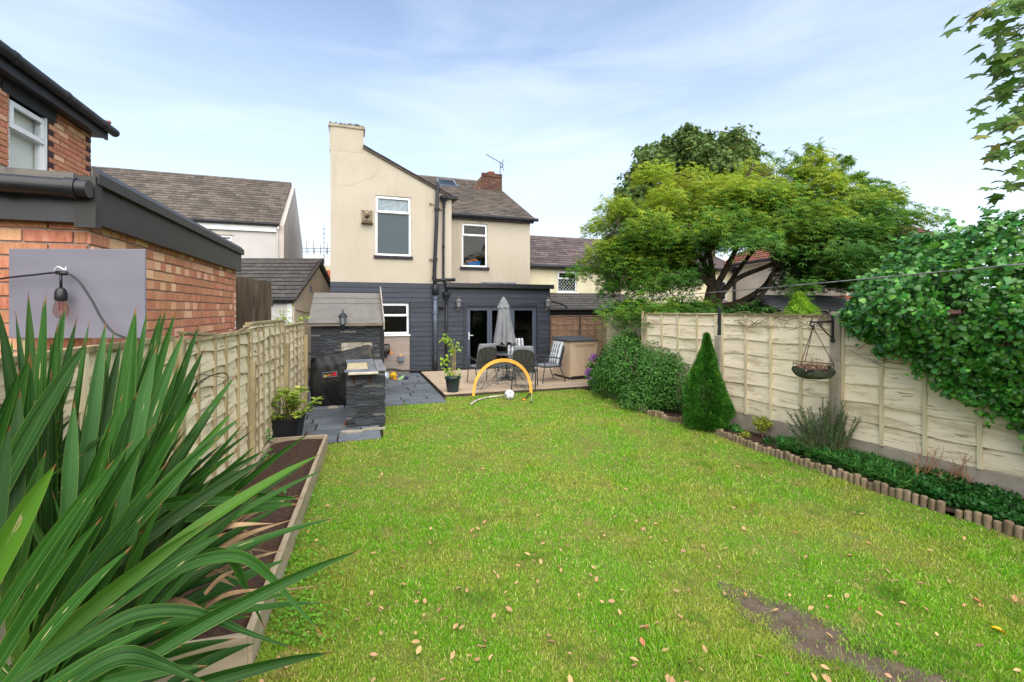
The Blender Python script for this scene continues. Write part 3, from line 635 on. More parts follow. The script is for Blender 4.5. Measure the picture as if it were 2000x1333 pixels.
# ------------------------------------------------------------------ red-brick house and its flat-roofed outhouse
rh = thing('brick_house', 'red brick house with white window and black gutter above the flat-roofed outhouse', 'house', (-6.66, 7.2, 0), TH + R(90))
wh = (-1.80, -1.075, 3.45, 4.55)
mb = MB(); cells(mb, -7, 0, 0, 4.86, .012, .25, [wh]); mb.box(-7, -6.75, .25, 5, 0, 4.86); mb.box(-.25, -.012, .25, 5, 0, 4.86); mb.build('wall', M['mortar'], rh)
lint = (-1.93, -.90, 4.55, 4.735)
bricks(rh, -2.62, 0, 3.675, 4.86, 0, [wh, lint], depth=.10, dark_at=[(-.24, 0, 0), (-.13, 0, 1), (-1.08, -1.06, 2)])
MB().prism([(-1.93, 4.55), (-.90, 4.55), (-.90, 4.735), (-1.93, 4.735)], -.02, .10).build('lintel', mk('dark_lintel', '#3c3f44', '#34373c', rough=.7), rh, bevel=.01)
for s_ in (0, 1): pass
wo_ = window(rh, wh[0]+.02, wh[1]-.02, 3.3, wh[3]-.02, .035, .27, [M['glassclear'], M['glassclear']], fr=.06)
MB().box(wh[1]-.035, wh[1]-.004, .0, .16, 3.3, wh[3]-.004).build('jamb_lining', M['upvc'], rh)
M['blind'] = mk('white_blind', '#d8dad6', rough=.8)
for k in range(9): piece('blind_slat', MB().box(-.042, .042, 0, .004, 0, 1.2).mesh('blind_slat', M['blind']) if k == 0 else bpy.data.meshes['blind_slat'], rh, T(wh[0]+.07+k*.078, .125, 3.35) @ RZ(-.10))
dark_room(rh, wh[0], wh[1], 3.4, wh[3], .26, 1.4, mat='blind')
MB().box(-7, .05, -.16, .012, 4.70, 4.74).build('soffit', M['blackpaint'], rh); MB().box(-7, .07, -.19, -.16, 4.68, 4.90).build('fascia', M['blackpaint'], rh)
mb = MB(); mb.tube([(-7, -.24, 4.90), (.17, -.24, 4.84)], .066, 20)
for k in range(6): mb.tube([(-5.2+k, -.24, 4.885-.008*k), (-5.14+k, -.24, 4.885-.008*k)], .073, 20)
mb.build('gutter', M['blackpaint'], rh, smooth=False)
mb = MB(); mb.add([(-7, -.2, 4.92), (.07, -.2, 4.92), (.07, 2.6, 6.6), (-7, 2.6, 6.6), (-7, 5, 4.9), (.07, 5, 4.9)], [(0,1,2,3), (3,2,5,4), (1,5,2), (0,3,4)]); mb.build('roof', M['slate'], rh)
bn = T(.06, -.24, 4.93); MB().ball((.02, -.22, 4.955), .032, 8).build('pot_shard', M['terracotta'], rh)

oh = thing('brick_outhouse', 'orange-red brick outhouse with black fascia and flat roof beside the garden fence', 'outhouse', (-2.41, 2.6, 0), TH + R(90))
Lo, Wo, zf0, zf1 = 3.33, 3.9, 2.435, 2.70
MB().box(.012, Lo-.012, .012, Wo, 0, zf0+.05).build('wall', M['mortar'], oh)
bricks(oh, 0, Lo, 1.575, zf0+.04, 0, (), depth=.05, bl=.215, header_rows=2)
fm_ = RZ(R(-90))                                     # the end that faces the camera: local x runs along -y
bricks(oh, -.75, -.012, 1.575, zf0+.04, 0, (), depth=.05, bl=.225, face=RZ(R(-90)))
M['fascia'] = mk('dark_grey_fascia', '#2a2928', '#343331', rough=.5, scale=2, stretch=(.4, 1, 2), spec=.4, wear=('#3f3d3a', 2, (.3, 1, 1), .5, .75))
MB().box(-.10, Lo+.03, -.055, -.012, zf0, zf1-.02).build('fascia', M['fascia'], oh)
MB().box(-.08, -.012, -.012, Wo, zf0, zf1-.09).build('fascia', M['black'], oh)
mb = MB(); mb.box(-.115, -.05, -.075, .02, zf0-.03, zf1-.01); mb.build('fascia_corner', M['fascia'], oh)
mb = MB()
for x0, x1 in ((-.10, 1.62), (1.625, Lo+.04)): mb.prism([(0, 0), (.03, 0), (.03, .10), (0, .06)], x0, x1, T(0, -.085, zf1-.05) @ RZ(R(90)) @ Matrix.Diagonal((1, -1, 1, 1)))
mb.build('roof_edge', M['fascia'], oh)
MB().box(-.12, Lo, .02, Wo, zf1-.04, zf1-.0).build('flat_roof', M['felt'], oh)
mb = MB(); mb.tube([(-.165, -.07, zf1-.095), (-.165, Wo, zf1-.07)], .047, 28)
for y in (-.02, .30, 1.2): mb.tube([(-.165, y, zf1-.095), (-.165, y+.045, zf1-.095)], .054, 28)
mb.build('gutter', M['black'], oh, smooth=False)
mb = MB()
for x in (.22, .65, 1.05, 1.45, 2.0, 2.6): mb.lathe([(.007, 0), (.005, .006)], 8, T(x, -.056, zf1-.06) @ RX(R(90)))
mb.build('screw', M['black'], oh)
# grey board fixed above the fence, with the festoon light on it
bd = thing('grey_board', 'plain grey painted board standing above the fence in front of the brick outhouse', 'board', (-2.66, 2.405, 0), R(1.5))
Wb = .705
MB().box(0, Wb, 0, .012, 1.80, 2.275).build('sheet', mk('grey_painted_sheet', '#777580', '#7b7984', rough=.85, spec=.15, scale=3, stretch=(1, 1, 4), bump=.06, bscale=20, bstretch=(.5, 1, 8)), bd, bevel=.003)
MB().box(.04, .08, .013, .05, 1.4, 2.25).build('post', M['battendark'], bd); MB().box(.60, .64, .013, .05, 1.4, 2.25).build('post', M['battendark'], bd)
fl = thing('festoon_light', 'clear bulb on a black festoon cable hanging in front of the grey board', 'festoon light', (0, 0, 0))
p_ = lambda x, y, d=2.36: at(x, y, d)
MB().tube(curve_pts([p_(-60, 556), p_(0, 545), p_(60, 538), p_(120, 533), p_(150, 546), p_(178, 585), p_(200, 625), p_(222, 650), p_(250, 662)], 6), .0052, 8).build('cable', M['black'], fl, smooth=True)
c0 = p_(119, 533); c1 = p_(119, 562)
mb = MB(); mb.tube([c0, c1], .006, 8); mb.lathe([(.010, 0), (.020, -.01), (.026, -.03), (.026, -.062), (.022, -.07)], 14, T(c1)); mb.tube([c0 + Vector((-.022, 0, 0)), c0 + Vector((.03, 0, -.004))], .011, 8); mb.build('socket', M['black'], fl, smooth=True)
bg_ = glass_mat('bulb_glass', '#f3e2dc'); MB().lathe([(.020, -.07), (.026, -.085), (.032, -.11), (.030, -.135), (.018, -.155), (.003, -.162)], 16, T(c1), cap=False).build('bulb', bg_, fl, smooth=True)
mb = MB(); mb.tube([c1 + Vector((-.006, 0, -.07)), c1 + Vector((-.01, 0, -.12)), c1 + Vector((.01, 0, -.12)), c1 + Vector((.006, 0, -.07))], .0022, 5); mb.build('filament', M['terracotta'], fl)
mb = MB(); mb.tube(curve_pts([c0 + Vector((-.03, -.004, .012)), c0 + Vector((-.005, -.01, .03)), c0 + Vector((.025, -.004, .014)), c0 + Vector((.03, -.004, .03))], 5), .003, 6); mb.build('cable_tie', M['upvc'], fl)

# ------------------------------------------------------------------ white house, tiled annex, far building
wc = Vector((-9.3, 18, 0)); hw = thing('white_house', 'white rendered house with weathered slate roof beyond the brick outhouse', 'house', wc, TH)
ez, rz_ = 5.3, 7.8; rd = 3.4
HW = lambda x, y: HF(x, y, 0, wc)
ww = (HW(415, 470)[0], HW(454, 470)[0], HW(440, 480)[1]-.25, HW(440, 459)[1])
mb = MB(); cells(mb, -12, 0, 0, ez, 0, .25, [ww]); mb.build('wall', M['white_render'], hw)
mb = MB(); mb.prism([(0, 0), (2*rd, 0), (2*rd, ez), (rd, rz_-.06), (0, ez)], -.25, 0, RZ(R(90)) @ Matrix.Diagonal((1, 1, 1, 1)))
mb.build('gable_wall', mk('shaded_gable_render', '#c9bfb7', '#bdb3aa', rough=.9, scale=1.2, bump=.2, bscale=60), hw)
window(hw, *ww, .05, .3, [M['glassdark'], M['glassdark']]); MB().box(ww[0]-.05, ww[1]+.05, -.02, .02, ww[3], ww[3]+.06).build('lintel', M['buff_render'], hw)
sl_ = Vector((0, rd+.2, rz_-ez+.05)); Ls = sl_.length
mb = MB(); mb.add([(-12, -.2, ez+.02), (.12, -.2, ez+.02), (.12, rd, rz_), (-12, rd, rz_), (.12, 2*rd+.2, ez+.02), (-12, 2*rd+.2, ez+.02)], [(0,1,2,3), (3,2,4,5)])
rf = mb.build('roof', M['joint'], hw)
cover(rf, (-12, -.2, ez+.03), (1, 0, 0), sl_, 12.12, Ls, .34, .235, M['slate'], thick=.020, jit=.010)
mb = MB()
for k in range(26): mb.tube([(-12+k*.465, rd, rz_+.02), (-12+k*.465+.455, rd, rz_+.02+random.uniform(-.01, .01))], .09, 8)
mb.build('ridge_tile', M['slate'], rf)
mb = MB(); mb.box(-12, 0, -.10, -.003, ez-.28, ez-.03); mb.build('eaves_board', M['upvc'], hw); mb = MB(); mb.tube([(-12, -.2, ez+.0), (.12, -.2, ez+.0)], .06, 8); mb.build('gutter', M['blackpaint'], hw)
mb = MB(); d_ = Vector((0, rd+.1, rz_-ez)); 
for y0, z0, y1, z1 in ((-.2, ez-.03, rd, rz_-.02), (2*rd+.2, ez-.03, rd, rz_-.02)):
    mb.add([(.05, y0, z0-.14), (.05, y1, z1-.18), (.05, y1, z1+.02), (.05, y0, z0+.04), (.10, y0, z0-.14), (.10, y1, z1-.18), (.10, y1, z1+.02), (.10, y0, z0+.04)], [(0,1,2,3), (4,7,6,5), (0,4,5,1), (3,2,6,7), (0,3,7,4), (1,5,6,2)])
mb.build('verge_board', M['upvc'], hw)
mb = MB(); mb.tube([(.02, -.02, ez-.1), (.02, -.02, 0)], .05, 8); mb.build('downpipe', M['white_render'], hw)
mb = MB(); 
for y, z in ((1.2, 5.3), (2.6, 5.0), (1.7, 4.3)): mb.box(.0, .06, y, y+.05, z, z+.25)
mb.tube([(.0, 1.9, 3.7), (.25, 1.9, 3.72), (.3, 2.2, 3.75)], .04, 6); mb.tube([(.02, .0, 5.0), (.03, .3, 3.6), (.03, .8, 2.6)], .015, 5); mb.build('wall_fitting', M['lead'], hw)

ax = Vector((-6.70, 14.0, 0)); an = thing('tiled_annex', 'low buff annex with dark concrete tile roof in front of the white house', 'outbuilding', ax, R(2))
ae, ar, ad = 2.30, 3.62, 1.85
mb = MB(); mb.prism([(0, 0), (2*ad, 0), (2*ad, ae), (ad, ar-.1), (0, ae)], 0, .2, RZ(R(90))); mb.build('gable_wall', M['buff_render'], an)
MB().box(-4.5, -.2, 0, .2, 0, ae).build('wall', M['white_render'], an)
sa = Vector((0, ad+.12, ar-ae+.06)); La = sa.length
mb = MB(); mb.add([(-4.6, -.12, ae-.02), (.06, -.12, ae-.02), (.06, ad, ar), (-4.6, ad, ar), (.06, 2*ad+.12, ae-.02), (-4.6, 2*ad+.12, ae-.02)], [(0,1,2,3), (3,2,4,5)]); rf = mb.build('roof', M['joint'], an)
cover(rf, (-4.6, -.14, ae), (1, 0, 0), sa, 4.66, La, .33, La/10.2, M['contile'], name='roof_tile', thick=.022, lap=1.15, lip=.008)
mb = MB()
for k in range(15): mb.tube([(-4.6+k*.32, ad, ar+.03), (-4.6+k*.32+.31, ad, ar+.03)], .1, 8)
mb.build('ridge_tile', M['contile'], rf)
mb = MB()
for sgn in (1, -1):
    for k in range(10):
        f0, f1 = k/10, (k+1)/10
        ya, za = (-.14 if sgn > 0 else 2*ad+.14), ae
        y0 = ya+(ad-ya)*f0; z0 = za+(ar-za)*f0; y1 = ya+(ad-ya)*f1; z1 = za+(ar-za)*f1
        mb.add([(.04, y0, z0-.06), (.04, y1, z1-.06), (.04, y1, z1+.04), (.04, y0, z0+.055), (.13, y0, z0-.06), (.13, y1, z1-.06), (.13, y1, z1+.04), (.13, y0, z0+.055)], [(0,1,2,3), (4,7,6,5), (0,4,5,1), (3,2,6,7), (0,3,7,4), (1,5,6,2)])
mb.build('verge_tile', M['contile'], rf)
mb = MB(); mb.tube([(-4.6, -.16, ae-.03), (.12, -.16, ae-.03)], .055, 8); mb.box(-4.5, 0, -.1, -.01, ae-.14, ae-.02); mb.build('gutter', M['black'], an)
MB().box(-.2, -.06, -.03, -.0, 0, ae-.14).build('corner_board', M['upvc'], an)
mb = MB(); mb.tube(curve_pts([(.02, .1, 1.95), (.03, .9, 1.86), (.03, 1.8, 1.9), (.03, 2.6, 2.1)], 6), .012, 5); mb.build('cable', M['oldwood'], an)
MB().box(.0, .05, 1.2, 1.25, 2.55, 2.75).build('wall_fitting', M['lead'], an)
fb = thing('distant_building', 'distant flat building with white and red bands and a rooftop railing', 'building', at(622, 606, 60) * Vector((1, 1, 0)) if False else (at(625, 606, 60).x, 60, 0), R(5))
MB().box(-3.2, 6, 0, 8, 0, 7.2).build('red_band', mk('red_cladding', '#a8543c'), fb); MB().box(-3.2, 6, 0, 8, 7.2, 7.8).build('cream_band', mk('cream_band', '#b8b08c'), fb); MB().box(-3.2, 6, 0, 8, 7.8, 9.3).build('white_band', mk('white_cladding', '#c9d3d6'), fb)
mb = MB(); mb.tube([(-3.2, .2, 10.1), (6, .2, 10.1)], .05, 5); mb.tube([(-3.2, .2, 9.7), (6, .2, 9.7)], .04, 5)
for k in range(12): mb.tube([(-3.2+k*.8, .2, 9.3), (-3.2+k*.8, .2, 10.2)], .05, 5)
mb.build('railing', M['lead'], fb)
mb = MB(); mb.tube([(.6, -.3, 6.5), (.6, -.3, 13.2)], .05, 6); 
for k in range(6): mb.box(.45, .75, -.4, -.2, 9.6+k*.6, 9.66+k*.6)
for k in range(5): mb.tube([(-1.8+k*.9, .2, 9.3), (-1.8+k*.9, .2, 10.4+random.random())], .05, 5)
mb.build('mast', mk('mast_metal', '#8f8a88'), fb)

# ------------------------------------------------------------------ neighbours beyond the garden
ct = thing('cottage', 'low cream cottage with purple slate roof and a leaded window next to the cream house', 'cottage', P0, TH)
bw = 2.2; HC = lambda x, y, b=bw: HF(x, y, b)
wcw = (HC(1089, 560)[0], HC(1127, 560)[0], HC(1108, 571)[1], HC(1108, 530)[1])
mb = MB(); cells(mb, 3.87, 12.5, 0, 3.68, bw, bw+.25, [wcw]); mb.box(12.25, 12.5, bw+.25, 7.5, 0, 3.68); mb.build('wall', M['cottage'], ct)
wq = window(ct, *wcw, bw+.04, .36, [M['glassdark'], M['glassdark']], fr=.055)
mb = MB(); zt_ = wcw[3]-(wcw[3]-wcw[2])*.36
for k in range(-6, 12):
    x = wcw[0]+.06+k*.13
    for sg in (1, -1):
        a = Vector((x, bw+.055, wcw[2]+.06)); b = Vector((x+sg*.42, bw+.055, zt_-.04))
        lo_, hi_ = wcw[0]+.06, wcw[1]-.06
        ts = sorted([max(0, min(1, (lo_-a.x)/(b.x-a.x))), max(0, min(1, (hi_-a.x)/(b.x-a.x)))])
        if ts[1]-ts[0] > .02: mb.tube([a.lerp(b, ts[0]), a.lerp(b, ts[1])], .0042, 4)
mb.build('window_lattice', M['upvc'], ct)
MB().box(wcw[0]-.05, wcw[1]+.05, bw-.06, bw+.04, wcw[2]-.06, wcw[2]-.003).build('sill', M['upvc'], ct)
MB().box(wcw[0]+.42, wcw[1]-.1, bw+.07, bw+.09, wcw[2]+.06, zt_-.05).build('curtain', M['blind'], ct)
us2 = Vector((0, 2.9, 1.55)); 
mb = MB(); mb.add([(3.88, bw-.15, 3.66), (12.6, bw-.15, 3.66), (12.6, bw+2.75, 5.21), (3.88, bw+2.75, 5.21), (12.6, bw+5.6, 3.66), (3.88, bw+5.6, 3.66)], [(0,1,2,3), (3,2,4,5), (0,5,4,1), (1,4,2), (0,3,5)]); rf = mb.build('roof', M['joint'], ct)
cover(rf, (3.0, bw-.16, 3.675), (1, 0, 0), us2, 9.6, us2.length, .36, .24, M['slate_purple'], thick=.022, jit=.018)
mb = MB(); 
for k in range(20): mb.tube([(3.0+k*.46, bw+2.75, 5.24), (3.0+k*.46+.45, bw+2.75, 5.24)], .085, 7)
mb.build('ridge_tile', M['slate_purple'], rf)
mb = MB(); mb.tube([(3.9, bw-.2, 3.64), (12.6, bw-.2, 3.64)], .06, 8); mb.build('gutter', M['blackpaint'], ct)
# lean-to in front of the cottage
us3 = Vector((0, 1.75, .62)); l0 = 3.95; l1 = 8.2
mb = MB(); mb.add([(l0, .45, 1.98), (l1, .45, 1.98), (l1-.3, 2.2, 2.6), (l0, 2.2, 2.6), (l0, .5, 1.90), (l1, .5, 1.90), (l1-.3, 2.2, 2.5), (l0, 2.2, 2.5)], [(0,1,2,3), (4,7,6,5), (0,4,5,1), (1,5,6,2)]); rf = mb.build('lean_to_roof', M['joint'], ct)
cover(rf, (l0, .43, 1.99), (1, 0, 0), us3, l1-l0-.1, us3.length, .33, .27, M['contile'], name='roof_tile', thick=.02, lap=1.15)
mb = MB(); mb.tube([(l0, .38, 1.97), (l1, .38, 1.97)], .055, 8); mb.box(l0, l1, .46, .52, 1.72, 1.9); mb.build('lean_to_gutter', M['black'], ct)
MB().box(l0, l1-.2, .6, .8, 0, 1.85).build('lean_to_wall', M['cottage'], ct)
mb = MB(); mb.tube(curve_pts([(l0+.05, .3, 2.28), (l0+.5, .3, 2.16), (l0+.72, .33, 2.06), (l0+.72, .36, 1.97)], 5), .03, 7); mb.build('waste_pipe', M['black'], ct)
# pale house glimpsed through the maple
ph = thing('pale_house', 'pale rendered house with low roofs glimpsed through the maple branches', 'house', (5.2, 20.5, 0), R(8))
MB().box(0, 5.4, 0, 6, 0, 3.9).build('wall', M['cottage'], ph)
mb = MB(); mb.add([(-.2, -.2, 3.85), (5.5, -.2, 3.85), (5.5, 3, 5.1), (-.2, 3, 5.1), (5.5, 6.2, 3.85), (-.2, 6.2, 3.85)], [(0,1,2,3), (3,2,4,5), (0,5,4,1), (1,4,2), (0,3,5)]); rf = mb.build('roof', M['slate_purple'], ph)
mb = MB(); mb.tube([(-.2, -.25, 3.83), (5.5, -.25, 3.83)], .06, 8); mb.build('gutter', M['blackpaint'], ph)
window(ph, 1.0, 1.9, 2.2, 3.2, -.05, None, [M['glassdark']]); window(ph, 4.3, 4.8, 2.4, 3.3, -.05, None, [M['glassdark']])
mb = MB(); mb.add([(.2, -1.8, 1.9), (4.6, -1.8, 1.9), (4.6, -.01, 2.5), (.2, -.01, 2.5)], [(0,1,2,3)]); mb.box(.2, 4.6, -1.75, -.2, 0, 1.85); mb.build('porch_roof', M['slate_purple'], ph)
# long cream wall with brick base and red pantiles beyond the fence
dw = Vector((1.3, -7.0, 0)).normalized(); ow = Vector((10.2, 22.0, 0)); Lw = 6.6
bh_ = thing('pantile_house', 'cream house side with brick base and red pantile roof beyond the cream fence', 'house', ow, math.atan2(dw.y, dw.x))
cells(MB(), 0, Lw, 2.45, 4.05, 0, .25, []).build('wall', mk('pinkish_render', '#d0c3b2', '#c4b6a4', rough=.9, scale=1.2, wear=('#a8998a', 1.5, (1, 1, 1), .66, .8)), bh_)
MB().box(0, Lw, .012, .25, 0, 2.30).build('base_wall', M['mortar'], bh_); MB().box(-.0, Lw, -.03, .25, 2.30, 2.45).build('red_band', mk('red_band_paint', '#8d4437', '#7c3b30', rough=.8), bh_)
bricks(bh_, 1.2, 6.6, 1.78, 2.28, 0, (), depth=.05, bl=.23, limit=300)
rs = Vector((0, 2.5, 1.3)); mb = MB(); mb.add([(-.2, -.2, 4.05), (Lw+.2, -.2, 4.05), (Lw-1.9, 2.3, 5.35), (-.2, 2.3, 5.35), (-.2, 5, 4.0), (Lw+.2, 5, 4.0)], [(0,1,2,3), (3,2,5,4), (0,3,4), (1,5,2)]); rf = mb.build('roof', M['joint'], bh_)
cover(rf, (-.2, -.2, 4.06), (1, 0, 0), rs, Lw+.4, rs.length, .3, .3, M['redtile'], name='roof_tile', thick=.03, lap=1.1, skip=lambda x, y: x > Lw+.3-2.0*y/rs.length)
mb = MB(); mb.tube([(-.2, -.26, 4.02), (Lw+.2, -.26, 4.02)], .06, 8); mb.tube([(.9, -.06, 0), (.9, -.06, 4.0)], .06, 8); mb.build('gutter', M['blackpaint'], bh_)
MB().box(-.02, Lw, -.2, -.003, 3.93, 4.0).build('soffit', M['upvc'], bh_)
MB().box(-.15, .25, .0, .3, 0, 4.0).build('end_pier', M['chimbrick'], bh_)
# distant hipped roof
hp = thing('hipped_house', 'distant brick house with plum-red hipped roof rising behind the ivy', 'house', (14.5, 22, 0), R(-3))
MB().box(0, 7.4, .3, 8, 0, 4.75).build('wall', M['chimbrick'], hp); MB().box(-.2, 7.6, .0, .2, 4.72, 4.9).build('fascia', M['upvc'], hp)
mb = MB(); mb.add([(-.3, 0, 4.9), (7.7, 0, 4.9), (7.7, 8.3, 4.9), (-.3, 8.3, 4.9), (2.4, 4.1, 7.1), (6.1, 4.1, 7.1)], [(0,1,5,4), (1,2,5), (2,3,4,5), (3,0,4), (0,3,2,1)]); rf = mb.build('roof', M['joint'], hp)
plum = mk('plum_roof_tile', '#7a5050', '#6a4444', rough=.8, scale=3, rnd=.15)
sv = Vector((0, 4.1, 2.2)); Lh = sv.length
cover(rf, (-.3, -.02, 4.91), (1, 0, 0), sv, 8.0, Lh, .34, .30, plum, name='roof_tile', thick=.03, lap=1.1, n_parts=300, skip=lambda x, y: x < .1 + 2.6*y/Lh or x > 8.0 - 1.65*y/Lh)
mb = MB(); mb.tube([(7.7, 0, 4.95), (6.1, 4.1, 7.15)], .1, 6); mb.tube([(-.3, 0, 4.95), (2.4, 4.1, 7.05)], .1, 6); mb.build('hip_tile', plum, rf)
window(hp, 5.2, 6.2, 3.4, 4.6, .25, None, [M['glassdark']])
# low slate-roofed shed just over the fence
ls = thing('slate_outbuilding', 'low outbuilding with pale slate roof just over the fence behind the small conifer', 'outbuilding', (6.55, 11.0, 0), R(14))
MB().box(.1, 3.0, .1, 2.2, 0, 1.86).build('wall', M['chimbrick'], ls); uz = Vector((0, 1.4, .46))
mb = MB(); mb.add([(-.05, -.1, 1.88), (3.1, -.1, 1.88), (2.9, 1.3, 2.34), (.35, 1.3, 2.34), (3.1, 2.5, 1.88), (-.05, 2.5, 1.88)], [(0,1,2,3), (3,2,4,5), (0,5,4,1), (1,4,2), (0,3,5)]); rf = mb.build('roof', M['joint'], ls)
palesl = mk('pale_slate', '#858389', '#96949a', rough=.7, scale=4, rnd=.10)
cover(rf, (-.05, -.1, 1.89), (1, 0, 0), uz, 3.15, uz.length, .3, .21, palesl, thick=.012, skip=lambda x, y: x < .28*y/.21*.21 or x > 3.2-.15*y)
mb = MB(); mb.tube([(-.08, -.15, 1.87), (3.1, -.15, 1.87)], .06, 8); mb.build('gutter', M['blackpaint'], ls)

# ------------------------------------------------------------------ fences
def board_meshes(mat, h, n=4, wav=.012, nseg=12, name='fence_board', proud=.024):
    out = []
    for k in range(n):
        ph = [random.uniform(0, 6.3) for _ in range(4)]
        vs, fs = [], []
        for i in range(nseg+1):
            x = i/nseg; wv = wav*(.6*math.sin(5*x+ph[0]) + .5*math.sin(11*x+ph[1]) + .3*math.sin(23*x+ph[2])); q = .006*math.sin(4*x+ph[3])
            vs += [(x, -proud+q, wv), (x, -proud+.012+q, wv), (x, .002, h+.03), (x, -.008, h+.03)]
        for i in range(nseg):
            a, b = i*4, i*4+4
            fs += [(a, b, b+3, a+3), (a+1, a+2, b+2, b+1), (a, a+1, b+1, b), (a+3, b+3, b+2, a+2)]
        fs += [(0, 3, 2, 1), (nseg*4, nseg*4+1, nseg*4+2, nseg*4+3)]
        mb = MB(); mb.add(vs, fs); out.append(mb.mesh(name, mat))
    return out
def fence_panel(root, x0, x1, z0, z1, pitch, bms, battens, bat_mat, cap=True, capmat=None, bw_=.045, lean=.0, tops=None):
    z = z0; k = 0
    while z < z1 - .03:
        hh = min(pitch, z1 - z)
        piece('fence_board', random.choice(bms), root, T(x0, random.uniform(-.003, .003), z) @ RY(random.uniform(-.004, .004)), (x1-x0, 1, hh/pitch)); z += pitch
    bmesh_ = MB().box(-bw_/2, bw_/2, -.046, -.022, 0, 1).mesh('batten', bat_mat)
    for i, b in enumerate(battens):
        dz = tops[i] if tops else 0
        piece('batten', bmesh_, root, T(b, 0, z0-.01) @ RY(random.uniform(-lean, lean)), (1, 1, z1-z0+.01+dz))
    if cap: MB().box(x0-.005, x1+.005, -.05, .02, z1-.005, z1+.022).build('capping', capmat or bat_mat, root)

fr = thing('garden_fence', 'cream painted overlap fence on concrete gravel boards with the hanging basket', 'fence', A0, math.atan2(DR.y, DR.x))
PB = 1.885; bmR = board_meshes(M['fence'], .235, 8, wav=.015, proud=.034)
for k in range(4):
    x0, x1 = k*PB + .055, (k+1)*PB - .055; zb = [.26, .29, .30, .31][k]
    fence_panel(fr, x0, x1, zb+.005, [1.865, 1.87, 1.89, 1.9][k], .235, bmR, [x0+.02, x0+(x1-x0)*.26, x0+(x1-x0)*.5, x0+(x1-x0)*.76, x1-.02], M['batten'], capmat=M['battendark'], bw_=.04, lean=.003)
    MB().box(x0, x1, -.025, .025, -.1, zb).build('gravel_board', M['concrete'], fr, bevel=.006)
for k in range(5):
    ztop = [1.80, 1.52, 1.93, 1.9, 1.9][k]; w2 = .06 if k != 2 else .068
    MB().box(k*PB-w2*.9, k*PB+w2*.9, -.075, .05, -.1, ztop).build('post', M['concrete'], fr, bevel=.012)
MB().box(PB-.014, PB+.014, -.05, .0, 1.45, 2.0).build('post_extension', M['blackpaint'], fr, bevel=.004)
MB().tube([(-.02, -.06, 0), (-.02, -.06, 1.93)], .03, 8).build('post_pole', M['battendark'], fr)
f2 = thing('garden_fence', 'short run of cream overlap fence hidden behind the big clipped bush', 'fence', (3.40, 16.2, 0), math.atan2(9.55-16.2, 2.80-3.40))
for k in range(3):
    x0, x1 = k*2.2+.05, (k+1)*2.2-.0; fence_panel(f2, x0, x1, .2, 1.82, .235, bmR, [x0+.03, x0+.7, x0+1.4, x1-.03], M['batten'], capmat=M['battendark']); MB().box(x0, x1, -.02, .02, -.1, .195).build('gravel_board', M['concrete'], f2)
bf = thing('brown_fence', 'weathered brown overlap fence behind the beige storage box', 'fence', H(3.90, .12), TH)
bmB = board_meshes(M['brownfence'], .2, 4)
fence_panel(bf, .04, 1.13, .05, 1.74, .20, bmB, [.08, .34, .62, .9, 1.11], M['brownfence'], bw_=.04); fence_panel(bf, 1.2, 2.3, .05, 1.74, .20, bmB, [1.22, 1.5, 1.78, 2.06, 2.27], M['brownfence'], bw_=.04)
MB().box(1.13, 1.2, -.06, .03, 0, 1.76).build('post', M['oldwood'], bf)
NEAR = F0 - DL*4.02
flf = thing('cream_fence', 'worn cream waney-edge fence with many battens beside the raised bed', 'fence', NEAR, math.atan2(DL.y, DL.x))
bmL = board_meshes(M['fencelow'], .155, 6, wav=.026, proud=.036)
tops = [1.74, 1.70, 1.785, 1.69]
for k in range(4):
    x0, x1 = k*2.01+.03, (k+1)*2.01-.03; nb = [5, 6, 7, 6][k]
    bat = [x0+.02+(x1-x0-.04)*i/(nb-1)+(random.uniform(-.04, .04) if 0 < i < nb-1 else 0) for i in range(nb)]
    fence_panel(flf, x0, x1, .03, tops[k], .155, bmL, bat, M['battendark'] if k else M['batten'], capmat=M['battendark'], bw_=.032, lean=.02, tops=[0 if i % 3 else random.uniform(-.12, .0) for i in range(nb)])
for k, zt in enumerate((1.72, 1.74, 1.36, 1.43, 1.45)):
    MB().box(k*2.01-.05, k*2.01+.03, -.10, -.035, -.05, zt).build('post', M['battendark'], flf, bevel=.006)
for k in (2, 3): MB().box(k*2.01-.012, k*2.01+.03, -.03, .03, -.05, tops[k]-.01).build('post', M['batten'], flf)
sag = MB(); sag.tube(curve_pts([(2.1, -.03, 1.78), (2.7, -.03, 1.735), (3.3, -.03, 1.705), (3.98, -.03, 1.76)], 6), .016, 6); sag.build('sagging_cap', M['battendark'], flf)
fe = thing('timber_screen', 'weathered dark timber screen of tall boards between brick outhouse and tiled annex', 'screen', at(460, 606, 6.38) * Vector((1, 1, 0)), R(3))
Wf = at(526, 606, 6.36).x - at(460, 606, 6.38).x
for k in range(6):
    MB().box(Wf*k/6+.002, Wf*(k+1)/6-.003, random.uniform(-.008, .008), .02, 0, 2.42-k*.014+random.uniform(-.01, .01)).build('screen_board', M['oldwood'], fe, bevel=.003)
MB().box(0, Wf, .021, .06, 2.0, 2.1).build('rail', M['oldwood'], fe); MB().box(0, Wf, .021, .06, .5, .6).build('rail', M['oldwood'], fe)

